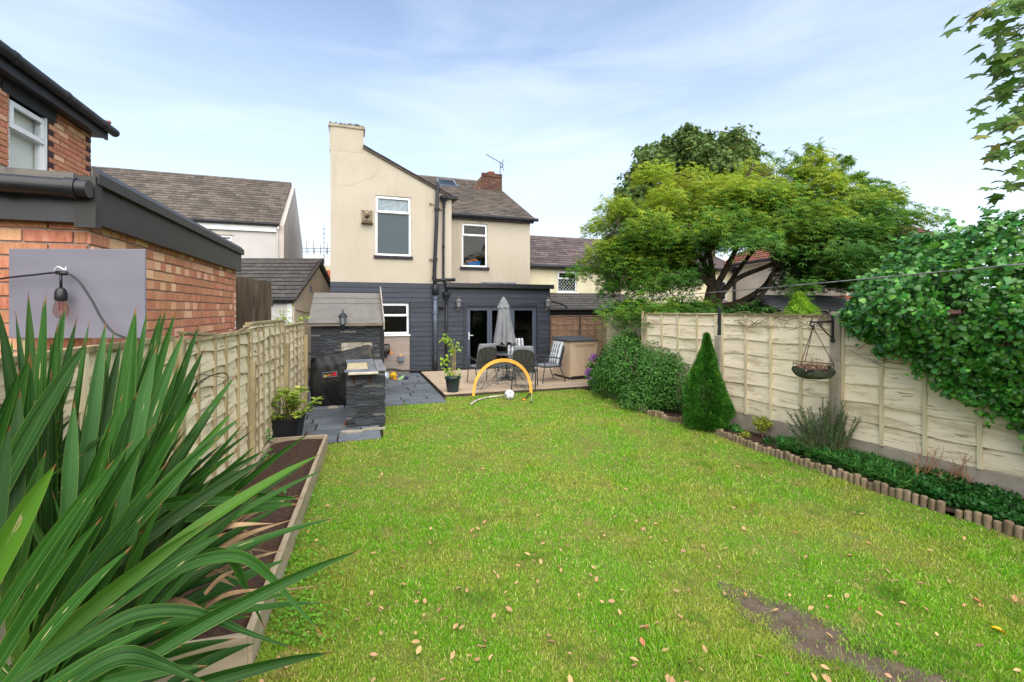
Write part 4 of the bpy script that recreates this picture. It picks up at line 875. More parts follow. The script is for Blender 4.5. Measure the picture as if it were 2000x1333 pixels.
# ------------------------------------------------------------------ raised bed and log edging
bfl, bnl = G(533, 857, .2), bed_near_r + (Vector((bed_near_r.x-.62, bed_near_r.y-.16, .2)) - bed_near_r)
rb = thing('raised_bed', 'long timber raised bed filled with dark soil beside the worn cream fence', 'planter', (0, 0, 0))
def plank(p, q, name='plank', th=.042, h=.205, parent=rb, mat='bedwood'):
    p, q = Vector((p.x, p.y, 0)), Vector((q.x, q.y, 0)); d = q-p; a = math.atan2(d.y, d.x)
    o = MB().box(0, d.length, -th/2, th/2, -.03, h).build(name, M[mat], parent, bevel=.004); o.location = p; o.rotation_euler = (0, 0, a); return o
plank(bed_near_r, bed_far_r); plank(bed_far_r, bfl); plank(bfl, bnl); plank(bnl, bed_near_r)
mid_ = bed_near_r.lerp(bed_far_r, .48)
n_g = 40; mb = MB(); gv, gf = [], []
for i in range(n_g+1):
    for j in range(9):
        p = bnl.lerp(bfl, i/n_g).lerp(bed_near_r.lerp(bed_far_r, i/n_g), j/8); gv.append((p.x, p.y, .135+random.uniform(-.018, .028)+(.02 if 0 < j < 8 else 0)))
for i in range(n_g):
    for j in range(8): gf.append((i*9+j, i*9+j+1, i*9+j+10, i*9+j+9))
mb.add(gv, gf); so = mb.build('bed_soil', M['soil'], rb, smooth=True, sub=2)
le = thing('log_edging', 'edging of short upright round logs between lawn and border', 'edging', (0, 0, 0))
log_me = []
for k in range(4):
    log_me.append(MB().lathe([(.0325, -.06), (.0325, .090), (.030, .102), (.020, .106)], 12).mesh('log', M['log'], False))
acc = 0; nl = 0; prev = EDGE[0]; gap = {9, 10, 11, 12, 13, 14, 15}
for i in range(1, len(EDGE)):
    seg = (EDGE[i]-prev); 
    while seg.length > .067:
        d = seg.normalized(); prev = prev + d*.067; seg = EDGE[i]-prev; nl += 1
        if random.random() < .03 or (20 < nl < 26): continue
        tilt = random.uniform(-.03, .10) if prev.y > 7.7 else random.uniform(-.06, .06)
        zs = random.uniform(.72, 1.18) * (1.0 if prev.y > 5.5 else 1.12)
        o = piece('log', random.choice(log_me), le, T(prev + Vector((0, 0, random.uniform(-.012, .006)))) @ RX(tilt) @ RY(random.uniform(-.06, .06)) @ RZ(random.uniform(0, 6)), (random.uniform(.84, 1.06), random.uniform(.84, 1.06), zs))

# ------------------------------------------------------------------ slate-clad shed, counter, covered barbecue
strip_me = [MB().add([(0,0,0),(1,0,0),(1,.03,0),(0,.03,0),(.01,-.006,.5),(.99,.002,.5),(0,0,1),(1,-.003,1),(1,.03,1),(0,.03,1)], [(0,1,5,4),(4,5,7,6),(3,9,8,2),(0,4,6,9,3),(1,2,8,7,5),(6,7,8,9),(0,3,2,1)]).mesh('slate_strip', M['slatestrip']) for _ in range(2)]
def strips(parent, x0, x1, z0, z1, face, holes=(), h=.034, ln=(.18, .36), limit=300):
    z = z0; n = 0
    while z < z1 - .005:
        hh = min(h*random.uniform(.75, 1.25), z1-z); x = x0 - random.uniform(0, .15)
        while x < x1 - .004:
            xe = x + random.uniform(*ln); a, b = max(x, x0), min(xe, x1); x = xe
            if b-a < .02: continue
            segs = [(a, b)]
            for hl in holes:
                if hl[2] < z+hh*.5 < hl[3]: segs = [q for s_ in segs for q in ((s_[0], min(s_[1], hl[0])), (max(s_[0], hl[1]), s_[1])) if q[1]-q[0] > .015]
            for sa, sb in segs: piece('slate_strip', random.choice(strip_me), parent, face @ T(sa+.001, -.012+random.uniform(-.011, .006), z), (sb-sa-.002, 1, hh-.0015)); n += 1
        z += hh
sc_ = Vector((-4.20, 9.5, 0)); shed = thing('slate_clad_shed', 'small shed faced with split dark slate under a grey felt roof', 'shed', sc_, TH)
SH = lambda x, y, b=0: HF(x, y, b, sc_)
Ws = SH(742, 700)[0]; se = 1.69
pat = (SH(666, 690)[0], SH(727, 690)[0], .85, SH(690, 669)[1])
cells(MB(), 0, Ws, 0, se-.03, .02, .15, []).build('wall', M['mortar'], shed)
mb = MB(); mb.prism([(0, 0), (2.8, 0), (2.8, se-.05), (1.4, 2.28), (0, se-.05)], -.1, 0, T(Ws, .16, 0) @ RZ(R(90))); mb.build('side_wall', M['blackpaint'], shed)
strips(shed, 0, Ws, .78, se-.05, Matrix(), [pat], h=.036, ln=(.2, .42))
strips(shed, 0, Ws, .0, .78, Matrix(), [(0, 2, .0, .62)], h=.036, ln=(.2, .42))
M['paleblock'] = mk('pale_block', '#b3ad9e', '#8e877a', rough=.9, scale=9, bump=.5, bscale=40, rnd=.12)
z = pat[2]; r_ = 0
while z < pat[3] - .02:
    x = pat[0] - (.16 if r_ % 2 else 0)
    while x < pat[1]-.02:
        xa, xb = max(x, pat[0]), min(x+.30, pat[1])
        if xb-xa > .02: MB().box(xa+.004, xb-.004, -.004, .03, z+.004, min(z+.1, pat[3])-.002).build('block', M['paleblock'], shed, bevel=.003)
        x += .30
    z += .1; r_ += 1
for k in range(5): MB().box(Ws-.15+.0, Ws+.02, -.05+.0, .1, .74+k*.045, .78+k*.045).build('block', M['paleblock'], shed, bevel=.006) if k < 3 else None
mb = MB(); q0 = Vector((-.06, -.12, se-.03)); q1 = Vector((-.06, 1.45, 2.37))
mb.add([(-.05, -.13, se-.02), (Ws+.06, -.13, se-.02), (Ws+.06, 1.42, 2.365), (-.05, 1.42, 2.365), (Ws+.06, 2.95, se), (-.05, 2.95, se), (-.05, -.12, se-.035), (Ws+.06, -.12, se-.035)], [(0,1,2,3), (3,2,4,5), (0,6,7,1)])
rf = mb.build('felt_roof', M['felt'], shed); so2 = rf.modifiers.new('solid', 'SOLIDIFY'); so2.thickness = .014
for f in (.62, .80):                                  # lapped felt edges
    a = Vector((-.055, -.13, se-.02)).lerp(Vector((-.055, 1.42, 2.365)), f); mb = MB(); n_ = Vector((0, -.42, .9)).normalized()*.008
    mb.tube([a + n_, a + n_ + Vector((Ws+.115, 0, 0))], .006, 5); mb.build('felt_lap', M['felt'], rf)
M['greywood'] = mk('grey_weathered_wood', '#7d7265', '#665c50', rough=.85, scale=5, stretch=(.5, 3, 3))
MB().box(-.06, Ws+.05, -.15, -.12, se-.075, se-.015).build('eaves_board', M['greywood'], shed)
mb = MB(); mb.add([(Ws+.065, -.18, se-.16), (Ws+.09, -.18, se-.16), (Ws+.09, 1.46, 2.40), (Ws+.065, 1.46, 2.40), (Ws+.065, -.18, se+.02), (Ws+.09, -.18, se+.02), (Ws+.09, 1.40, 2.53), (Ws+.065, 1.40, 2.53)], [(0,3,2,1),(4,5,6,7),(0,1,5,4),(1,2,6,5),(2,3,7,6),(3,0,4,7)]); mb.build('barge_board', mk('pale_barge_board', '#a59a90', '#8d8278'), shed)
mb = MB(); mb.box(-.06, Ws*.5, -.152, -.1, se-.03, se-.012); mb.build('torn_felt', M['black'], rf)
lt = thing('wall_lantern', 'black coach lantern on the slate-clad shed under its eaves', 'wall lamp', sc_ + Vector((CU, SU, 0))*SH(670, 640)[0] + Vector((SU, -CU, 0))*.02 + Vector((0, 0, SH(670, 629)[1]-.03)), TH); lantern(lt, M['blackpaint'], M['lampglass'], .92)
pier = tag(MB().box(0, .09, 0, .12, 0, 1.05).build('cream_pier', M['paleblock'], bevel=.008, loc=at(592, 606, 9.18)*Vector((1, 1, 0)), rz=TH), 'narrow cream block pier between the fence end and the slate-clad shed', 'pier')
MB().box(-.02, .16, -.03, .14, 1.05, 1.085).build('pier_cap', M['slatestrip'], pier)

cc = Vector((-2.72, 7.47, 0)); ctr = thing('slate_counter', 'counter faced with split dark slate with a grey top and rusty shelf brackets', 'counter', cc, TH)
Wc, Dc, Hc = .60, 1.45, .955
MB().box(.015, Wc-.0, .02, Dc, 0, Hc-.03).build('body', M['blackpaint'], ctr)
strips(ctr, 0, Wc, .0, Hc-.035, Matrix(), h=.033, ln=(.16, .34))
strips(ctr, .0, Dc, .0, Hc-.035, T(Wc, 0, 0) @ RZ(R(90)), h=.033, ln=(.2, .5))
M['topwood'] = mk('grey_top_board', '#7b7c7e', '#636466', rough=.8, scale=5, stretch=(3, .5, 3), wear=('#96979a', 5, (4, .5, 1), .56, .72))
MB().box(Wc-.12, Wc+.035, -.03, Dc, Hc-.03, Hc+.005).build('top_board', M['topwood'], ctr, bevel=.004)
MB().box(-.03, Wc-.125, -.035, .10, Hc-.032, Hc+.003).build('top_board', M['lead'], ctr, bevel=.004)
MB().box(-.03, Wc-.125, Dc-.14, Dc, Hc-.03, Hc+.03).build('top_board', M['lead'], ctr, bevel=.004)
MB().box(0, Wc-.25, .105, Dc-.145, Hc-.06, Hc-.02).build('top_panel', mk('cream_panel', '#b9ad8c', '#a89c7c', rough=.8), ctr)
for k in range(3): MB().box(Wc-.245+k*.04, Wc-.21+k*.04, .105, Dc-.145, Hc-.05, Hc-.004).build('top_slat', M['topwood'], ctr)
MB().box(.03, .50, -.16, -.035, Hc-.055, Hc-.028).build('shelf', mk('pale_shelf', '#cbc3b2', '#b5a995', rough=.7), ctr, bevel=.004)
M['rust'] = mk('rust', '#5a2c1c', '#3d2018', rough=.9, scale=20)
for x in (.12, .38):
    mb = MB(); mb.box(x-.014, x+.014, -.03, -.022, Hc-.21, Hc-.056); mb.box(x-.014, x+.014, -.14, -.03, Hc-.064, Hc-.057); mb.tube([(x, -.03, Hc-.17), (x, -.11, Hc-.065)], .006, 5); mb.build('shelf_bracket', M['rust'], ctr)
def flat_stone(name, label, p, rz, pts, h, mat):
    t = MB(); t.slab(pts, 0, h); o = tag(t.build(name, mat, bevel=.008), label, 'stone'); o.location = p; o.rotation_euler = (0, .03, rz); return o
M['palestone'] = mk('pale_stone', '#a39b8c', '#8d8577', rough=.9, scale=8, bump=.5, bscale=40)
flat_stone('broken_slab', 'broken pale stone piece lying at the foot of the counter beside the planter end', G(664, 848, .02), R(14), [(0, 0), (.09, -.03), (.33, .0), (.34, .09), (.12, .09), (.02, .05)], .04, M['palestone'])
flat_stone('broken_slab', 'long broken pale stone at the foot of the counter next to the lawn', G(707, 843, .02), R(20), [(0, 0), (.36, .01), (.37, .07), (.2, .1), (.02, .09)], .035, M['palestone'])
o = tag(MB().box(0, .02, 0, .08, 0, .22).build('tile_shard', M['terracotta'], loc=G(671, 832, .02), rz=R(20)), 'small brown tile shard leaning on the counter base', 'tile'); o.rotation_euler = (0, .5, .4)

# covered barbecue: draped cover with folds, in the shed's frame
bq = thing('covered_barbecue', 'barbecue under a faded black cover with a small badge in front of the shed', 'barbecue', sc_ + Vector((CU, SU, 0))*.04 + Vector((SU, -CU, 0))*.50, TH)
prof = [(0.0, .93), (.10, 1.0), (.22, 1.03), (.45, 1.07), (.75, 1.13), (1.02, 1.20), (1.10, 1.215), (1.15, 1.19), (1.22, .90)]
def ptop(x):
    for (xa, za), (xb, zb) in zip(prof, prof[1:]):
        if xa <= x <= xb: return za + (zb-za)*(x-xa)/(xb-xa)
    return prof[-1][1]
nu, nv = 90, 64; V = []
cov_rng = np.random.default_rng(3)
def fold(u, z): return .022*math.sin(u*5.3+z*2.2+.6*math.sin(z*4))+.012*math.sin(u*19-z*5+1.3*math.sin(z*3+u*2))*(.4+.6*math.sin(u*3+z*2)**2)+.006*math.sin(u*41+z*9+2*math.sin(z*6))
for j in range(nv+1):
    v = j/nv
    for i in range(nu+1):
        u = i/nu; x = -.02 + 1.24*u; zt = ptop(max(0, min(1.22, x)))
        if v < .62:                                   # front face, bottom to top
            f = v/.62; z = .03 + (zt-.03)*f; bulge = .05*math.sin(math.pi*min(1, f*1.1)) ; slope = .10*max(0, f-.80)/.2
            rad = Vector((x-1.12, 0, z-1.22)); ang = math.atan2(rad.x, -rad.z)
            pleat = .018*math.sin(ang*26)*max(0, 1-rad.length/1.0)
            y = -.02 - bulge + slope + fold(u, z)*(1.3-.5*f) + pleat
            x2 = x + .03*math.sin(z*9+u*4)*(1-f) - .035*(1-f)*(.5-u)
            if u < .08: y += (.08-u)*2.2
            V.append((x2, y, z))
        else:
            f = (v-.62)/.38; V.append((x, .10+.40*f + fold(u, f)*.3, zt - .02*f + .010*math.sin(u*25+f*6)))
Fq = [(j*(nu+1)+i, j*(nu+1)+i+1, (j+1)*(nu+1)+i+1, (j+1)*(nu+1)+i) for j in range(nv) for i in range(nu)]
M['cover'] = mk('faded_black_cover', '#1a1a1c', '#29292b', rough=.55, scale=4, bump=.35, bscale=18, wear=('#5a5642', 1.6, (1, 1, 1.3), .50, .72))
mb = MB(); mb.add(V, Fq); cvr = mb.build('cover', M['cover'], bq, smooth=True); s_ = cvr.modifiers.new('solid', 'SOLIDIFY'); s_.thickness = .006
MB().box(.05, 1.15, .02, .48, .02, .9).build('grill_body', M['black'], bq)
bx, bz = SH(650, 732, -.6)[0]-.05, SH(650, 733, -.55)[1]
bdg = MB().box(bx-.135, bx+.135, -.125, -.112, bz-.055, bz+.055); bdg = bdg.build('badge', M['black'], bq, bevel=.004); bdg.rotation_euler = (0, -.06, 0)
mb = MB(); q = .132
for (a, b, c, d) in ((bx-q, bx+q, bz-.054, bz-.046), (bx-q, bx+q, bz+.046, bz+.054), (bx-q, bx-q+.008, bz-.046, bz+.046), (bx+q-.008, bx+q, bz-.046, bz+.046)): mb.box(a, b, -.129, -.1255, c, d)
mb.build('badge_rim', mk('badge_rim_grey', '#8c8c90', rough=.5), bdg)
def text(s, size, mat, parent, m, name='lettering', ext=.001):
    cu = bpy.data.curves.new(name, 'FONT'); cu.body = s; cu.size = size; cu.extrude = ext; cu.align_x = 'CENTER'; cu.align_y = 'CENTER'; cu.materials.append(mat)
    tmp = bpy.data.objects.new(name, cu); me = bpy.data.meshes.new_from_object(tmp); bpy.data.objects.remove(tmp); me.name = name; o = link(name, me, parent); o.matrix_basis = m; return o
for i, (chh, cc_) in enumerate(zip('asini', ('#e8d23a', '#ecc43c', '#eda23f', '#ea7a48', '#e4604a'))):
    text(chh, .085, mk('badge_letter', cc_, rough=.5), bdg, T(bx-.098+i*.033, -.1275, bz-.008) @ RX(R(90)))
mb = MB(); mb.lathe([(.034, 0), (.034, .003)], 18, T(bx+.085, -.1265, bz) @ RX(R(90))); mb.prism([(bx+.05, bz-.02), (bx+.10, bz+.0), (bx+.122, bz+.042), (bx+.09, bz+.03), (bx+.07, bz+.045)], -.1295, -.1265); mb.build('badge_emblem', mk('badge_red', '#d5263f', rough=.5), bdg)
o = tag(MB().ball((0, 0, 0), .11, 10, (1.1, .7, .35)).build('cover_stone', M['palestone'], smooth=True, loc=G(650, 797, .03)), 'flat stone weighing down the hem of the black barbecue cover', 'stone')

# ------------------------------------------------------------------ pots
def frustum(mb, b, t, h, z=0, m=None):
    return mb.add([(-b,-b,z),(b,-b,z),(b,b,z),(-b,b,z),(-t,-t,z+h),(t,-t,z+h),(t,t,z+h),(-t,t,z+h)], [(0,3,2,1),(4,5,6,7),(0,1,5,4),(1,2,6,5),(2,3,7,6),(3,0,4,7)], m)
pp = Vector((-3.27, 6.62, .02)); sp = thing('square_planter', 'tapered square black planter with ridged sides at the end of the raised bed', 'planter', pp, R(12))
mb = MB(); frustum(mb, .155, .205, .37); mb.v = [v for v in mb.v]; mb.f = [f for f in mb.f if f != (4, 5, 6, 7)]
for z, w2 in ((.345, .212),):
    mb.add([(-w2,-w2,z),(w2,-w2,z),(w2,w2,z),(-w2,w2,z),(-w2,-w2,z+.03),(w2,-w2,z+.03),(w2,w2,z+.03),(-w2,w2,z+.03),(-.18,-.18,z+.03),(.18,-.18,z+.03),(.18,.18,z+.03),(-.18,.18,z+.03),(-.175,-.175,z-.03),(.175,-.175,z-.03),(.175,.175,z-.03),(-.175,.175,z-.03)],
           [(0,1,5,4),(1,2,6,5),(2,3,7,6),(3,0,4,7),(4,5,9,8),(5,6,10,9),(6,7,11,10),(7,4,8,11),(8,9,13,12),(9,10,14,13),(10,11,15,14),(11,8,12,15)])
mb.build('pot', mk('ridged_black_plastic', '#222327', '#1b1c1f', rough=.55, scale=8, bump=.5, bscale=40, bstretch=(.2, .2, 3)), sp)
MB().box(-.175, .175, -.175, .175, .3, .325).build('soil', M['soil'], sp)
gp_ = G(883, 772, .01); gp_.y += .12
gp = thing('round_pot', 'round dark green plastic pot standing at the corner of the deck', 'pot', gp_, 0)
mb = MB(); mb.lathe([(.125, 0), (.17, .36), (.185, .36), (.19, .40), (.175, .405), (.165, .36), (.15, .33)], 24, cap=False); mb.build('pot', mk('green_plastic', '#16393c', '#1b2c34', rough=.35, scale=5, spec=.5, wear=('#2d5a4a', 6, (1, 1, .5), .6, .75)), gp, smooth=True)
MB().lathe([(.001, .33), (.165, .335)], 20, cap=False).build('soil', M['soil'], gp)

# ------------------------------------------------------------------ garden furniture on the deck
DZ = .066
M['chairmetal'] = mk('dark_chair_metal', '#2f3236', '#3b3f44', rough=.45, scale=4, spec=.5)
M['mesh'] = mk('olive_mesh', '#45463e', '#3b3c36', rough=.8, scale=40)
def stripes(name, c1, c2, freq, axis='X', off=.0):
    m = mk(name, c1, rough=.9, bump=.2, bscale=200); nt = m.node_tree; b = nt.nodes['Principled BSDF']; L = nt.links.new
    tc = N(nt, 'ShaderNodeTexCoord'); sx = N(nt, 'ShaderNodeSeparateXYZ'); a = N(nt, 'ShaderNodeMath', operation='MULTIPLY_ADD'); a.inputs[1].default_value = freq; a.inputs[2].default_value = 50+off
    fr_ = N(nt, 'ShaderNodeMath', operation='FRACT'); g = N(nt, 'ShaderNodeMath', operation='GREATER_THAN'); g.inputs[1].default_value = .5
    mx_ = N(nt, 'ShaderNodeMix', data_type='RGBA'); mx_.inputs['A'].default_value = lin(c1); mx_.inputs['B'].default_value = lin(c2)
    L(tc.outputs['Object'], sx.inputs[0]); L(sx.outputs[axis], a.inputs[0]); L(a.outputs[0], fr_.inputs[0]); L(fr_.outputs[0], g.inputs[0]); L(g.outputs[0], mx_.inputs['Factor']); L(mx_.outputs['Result'], b.inputs['Base Color']); return m
M['greyfabric'] = mk('grey_cushion_back', '#7d8084', '#6d7074', rough=.9, scale=6)
M['stripe'] = stripes('striped_cushion', '#c9cbd0', '#70737a', 9.5, off=.25)
def pad(w, l, th, mat, name, parent, m, puffs=3):
    nx, ny = 14, 22; top, bot = [], []
    for j in range(ny+1):
        for i in range(nx+1):
            u, v = i/nx*2-1, j/ny; e = (1-abs(u)**4)*(1-abs(2*v-1)**6); p = abs(math.sin(v*math.pi*puffs))**.5 * .35 + .65
            x = u*w/2*(1 - .10*max(0, v-.8)/.2*abs(u)); top.append((x, -th*.25 - th*.75*e*p, v*l)); bot.append((x, th*.35*e, v*l))
    k = len(top); f = []
    for j in range(ny):
        for i in range(nx):
            a = j*(nx+1)+i; f += [(a, a+1, a+nx+2, a+nx+1), (k+a, k+a+nx+1, k+a+nx+2, k+a+1)]
    for i in range(nx): f += [(i, k+i, k+i+1, i+1), (ny*(nx+1)+i, ny*(nx+1)+i+1, k+ny*(nx+1)+i+1, k+ny*(nx+1)+i)]
    for j in range(ny): a = j*(nx+1); b = a+nx; f += [(a, a+nx+1, k+a+nx+1, k+a), (b, k+b, k+b+nx+1, b+nx+1)]
    mb = MB(); mb.add(top+bot, f, m); o = mb.build(name, mat, parent, smooth=True); o.data.materials.append(M['greyfabric'])
    o.data.polygons.foreach_set('material_index', [1 if (min(p.vertices) >= k or (min(p.vertices) < k <= max(p.vertices))) else 0 for p in o.data.polygons]); return o
def make_chair(label):
    t = thing('garden_chair', label, 'chair', group='striped garden chairs round the glass table')
    fw, fd, sh, bh = .54, .50, .41, .98           # front is -y
    back = RX(R(-16))
    bt = lambda x, z: Vector((x, fd/2, sh)) + (back @ Vector((x*0, 0, z)))
    for sx_ in (-1, 1):
        x = sx_*fw/2
        MB().tube(curve_pts([(x*1.02, -fd/2-.06, 0), (x, -fd/2, sh), (x*1.04, -fd/2+.02, sh+.17), (x*1.06, -fd/2+.1, sh+.235), (x*1.06, .0, sh+.245), (x*1.03, fd/2+.04, sh+.20)], 6), .0135, 8).build('arm', M['chairmetal'], t, smooth=True)
        MB().tube([(x*1.05, fd/2+.14, 0), (x, fd/2-.02, sh-.02), (x*.97, fd/2+.05, sh+.06)], .0135, 8).build('leg', M['chairmetal'], t, smooth=True)
    hb = .55; arch = [bt(-fw*.44, 0), bt(-fw*.46, hb*.6), bt(-fw*.43, hb*.88), bt(-fw*.25, hb), bt(0, hb*1.03), bt(fw*.25, hb), bt(fw*.43, hb*.88), bt(fw*.46, hb*.6), bt(fw*.44, 0)]
    MB().tube(curve_pts(arch, 5), .014, 8).build('back_frame', M['chairmetal'], t, smooth=True)
    mb = MB(); pts = [bt(-fw*.43, 0), bt(fw*.43, 0), bt(fw*.45, hb*.6), bt(fw*.42, hb*.88), bt(fw*.24, hb*.985), bt(-fw*.24, hb*.985), bt(-fw*.42, hb*.88), bt(-fw*.45, hb*.6)]
    mb.add([tuple(p) for p in pts] , [tuple(range(8))]); mb.build('back_panel', M['mesh'], t)
    mb = MB()
    for x in (-.12, -.04, .04, .12): mb.tube(curve_pts([bt(x, 0), bt(x*.75, hb*.35), bt(x*1.35, hb*.75), bt(x*1.8, hb*.94)], 4), .006, 6, T(0, .012, 0))
    mb.tube([bt(-.23, hb*.32), bt(.23, hb*.32)], .006, 6, T(0, .012, 0)); mb.build('back_spindle', M['chairmetal'], t)
    mb = MB(); mb.tube([(-fw/2, -fd/2, sh), (fw/2, -fd/2, sh)], .0135, 8); mb.tube([(-fw/2, fd/2, sh-.01), (fw/2, fd/2, sh-.01)], .0135, 8); mb.tube([(-fw/2, -fd/2, sh), (-fw/2, fd/2, sh-.01)], .0135, 8); mb.tube([(fw/2, -fd/2, sh), (fw/2, fd/2, sh-.01)], .0135, 8); mb.box(-fw/2, fw/2, -fd/2, fd/2, sh-.004, sh+.004); mb.build('seat_frame', M['chairmetal'], t)
    pad(.50, .52, .075, M['stripe'], 'seat_cushion', t, T(0, fd/2, sh+.035) @ RX(R(90)), 3)
    pad(.50, .62, .085, M['stripe'], 'back_cushion', t, T(0, fd/2-.045, sh+.03) @ back, 4)
    return t
ch0 = make_chair('striped chair nearest the house seen from its front across the table')
spots = [(at(1010, 606, 13.25), R(8), None), (Vector((-.78, 11.75, 0)), R(-152+0), 'chair seen from behind beside the potted sapling, turned towards the table'),
         (Vector((.32, 11.05, 0)), R(172), 'chair with its dark back panel facing the lawn, behind the orange goal'), (Vector((.93, 12.05, 0)), R(-62), 'chair in profile beside the beige storage box, white striped cushions showing')]
for i, (p, rz, lb) in enumerate(spots):
    c = ch0 if i == 0 else copy_tree(ch0)
    if lb: c['label'] = lb
    c.location = (p.x, p.y, DZ); c.rotation_euler = (0, 0, rz)
tb = thing('garden_table', 'round glass-topped garden table with dark metal legs and parasol through it', 'table', (-.10, 12.35, DZ), R(20))
MB().lathe([(.001, .695), (.48, .695), (.50, .70), (.50, .715), (.48, .72), (.001, .72)], 40, cap=False).build('table_top', mk('smoked_table_glass', '#5d6264', '#6b7072', rough=.12, spec=.6), tb, smooth=False)
MB().lathe([(.485, .685), (.515, .69), (.515, .718), (.485, .712)], 40, cap=False).build('rim', M['chairmetal'], tb, smooth=True)
for k in range(4):
    q = RZ(R(45+90*k)); MB().tube(curve_pts([q @ Vector((.46, 0, .69)), q @ Vector((.40, 0, .45)), q @ Vector((.30, 0, .25)), q @ Vector((.44, 0, 0))], 6), .013, 8).build('leg', M['chairmetal'], tb, smooth=True)
MB().lathe([(.30, .25), (.315, .26), (.30, .27)], 30, cap=False).build('leg_ring', M['chairmetal'], tb)
pr = thing('parasol', 'closed grey parasol standing through the garden table', 'parasol', (-.235, 12.42, DZ), 0)
MB().tube([(.10, -.02, .0), (.10, -.02, 1.0), (0, 0, 2.2)], .019, 10).build('pole', M['chairmetal'], pr, smooth=True)
MB().lathe([(.25, .0), (.25, .03), (.06, .08), (.03, .22)], 20, T(.10, -.02, 0)).build('base', M['chairmetal'], pr)
nu, V = 96, []
lv = [(2.235, .012), (2.20, .05), (2.12, .095), (1.98, .135), (1.90, .15), (1.70, .165), (1.4, .20), (1.15, .235), (.98, .25)]
lvl = []
for (za, ra), (zb, rb_) in zip(lv, lv[1:]):
    for k in range(4): lvl.append((za+(zb-za)*k/4, ra+(rb_-ra)*k/4))
lvl.append(lv[-1])
for j, (z, r0) in enumerate(lvl):
    f = (2.235-z)/1.25
    for i in range(nu):
        th = 2*math.pi*i/nu; pl = 1 + (.02+.26*f)*math.sin(th*7+.4*math.sin(z*3)) * (1 if z < 1.95 else .3) + .06*f*math.sin(th*3+1)
        zz = z + (.05*math.sin(th*7+2)*f if j > len(lvl)-3 else 0) - (.05*max(0, math.cos(th-.5)) if j == len(lvl)-1 else 0)
        V.append((r0*pl*math.cos(th)+.03*f, r0*pl*.85*math.sin(th), zz))
F_ = [(j*nu+i, (j+1)*nu+i, (j+1)*nu+(i+1) % nu, j*nu+(i+1) % nu) for j in range(len(lvl)-1) for i in range(nu)]
M['canopy'] = mk('grey_canopy', '#75777a', '#85878a', rough=.9, scale=3, bump=.15, bscale=120)
mb = MB(); mb.add(V, F_); cn = mb.build('canopy', M['canopy'], pr, smooth=True)
V = []
for j in range(9):
    f = j/8; z = 2.245-.30*f; r0 = .012+.155*f**.75
    for i in range(nu): th = 2*math.pi*i/nu; V.append((r0*(1+.06*f*math.sin(th*8))*math.cos(th)+.004, r0*.9*(1+.06*f*math.sin(th*8))*math.sin(th), z+.018*f*math.sin(th*8)))
mb = MB(); mb.add(V, [(j*nu+i, (j+1)*nu+i, (j+1)*nu+(i+1) % nu, j*nu+(i+1) % nu) for j in range(8) for i in range(nu)]); mb.build('vent', M['canopy'], cn, smooth=True)
mb = MB(); mb.lathe([(.012, 2.24), (.016, 2.26), (.004, 2.275)], 10); mb.build('finial', M['chairmetal'], pr)
mb = MB()
for k in range(8): th = k*math.pi/4+.2; mb.tube([(.05*math.cos(th), .05*math.sin(th), 1.9), (.24*math.cos(th)+.03, .2*math.sin(th), .93-.06*random.random())], .006, 5)
mb.build('rib', M['chairmetal'], pr); mb = MB(); mb.tube([(.06, -.01, .9), (-.20, -.10, .96), (-.24, -.11, .74)], .012, 6); mb.build('crank', M['upvc'], pr)
# beige storage box
C_ = Vector((1.59, 12.26, DZ)); sb = thing('storage_box', 'beige plastic garden storage box with dark lid at the edge of the deck', 'storage box', C_, R(24))
M['beige'] = mk('beige_plastic', '#d6bfa5', '#cbb399', rough=.6, scale=1.5, bump=.15, bscale=90)
Wx, Dy, Hz = .84, 1.0, 1.03
MB().box(.02, Wx-.02, .02, Dy-.02, 0, .09).build('base', M['black'], sb)
cells(MB(), 0, Wx, .09, Hz, 0, .03, [(.14, Wx-.07, Hz-.17, Hz-.09)]).build('side_panel', M['beige'], sb, bevel=.004)
MB().box(.14, Wx-.07, .012, .03, Hz-.17, Hz-.09).build('vent', mk('darker_beige', '#b8a189', rough=.6), sb)
for k in range(12): piece('groove_rib', MB().box(0, .048, -.006, 0, .12, Hz-.20).mesh('groove_rib', M['beige']) if k == 0 else bpy.data.meshes['groove_rib'], sb, T(.05+k*.062, 0, 0))
for y0, y1 in ((.02, .50), (.508, Dy-.0)): MB().box(-.012, .02, y0, y1, .06, Hz-.01).build('door', M['beige'], sb, bevel=.006)
mb = MB(); mb.box(0.02, Wx, Dy-.03, Dy, .09, Hz); mb.box(Wx-.03, Wx, .03, Dy-.03, .09, Hz); mb.build('body', M['beige'], sb)
mb = MB(); mb.add([(-.06, -.05, Hz), (Wx+.04, -.05, Hz), (Wx+.04, Dy+.04, Hz), (-.06, Dy+.04, Hz), (-.06, -.05, Hz+.035), (Wx+.04, -.05, Hz+.035), (Wx+.0, Dy+.0, Hz+.10), (-.02, Dy+.0, Hz+.10)], [(0,3,2,1),(4,5,6,7),(0,1,5,4),(1,2,6,5),(2,3,7,6),(3,0,4,7)]); mb.build('lid', mk('grey_lid', '#4b4f54', '#44484c', rough=.5), sb, bevel=.01)
mb = MB(); mb.tube([(-.02, .45, Hz-.02), (-.04, .45, Hz-.12)], .02, 6); mb.tube([(-.03, .45, Hz-.1), (-.05, .44, Hz-.24)], .009, 6); mb.build('latch', M['black'], sb)
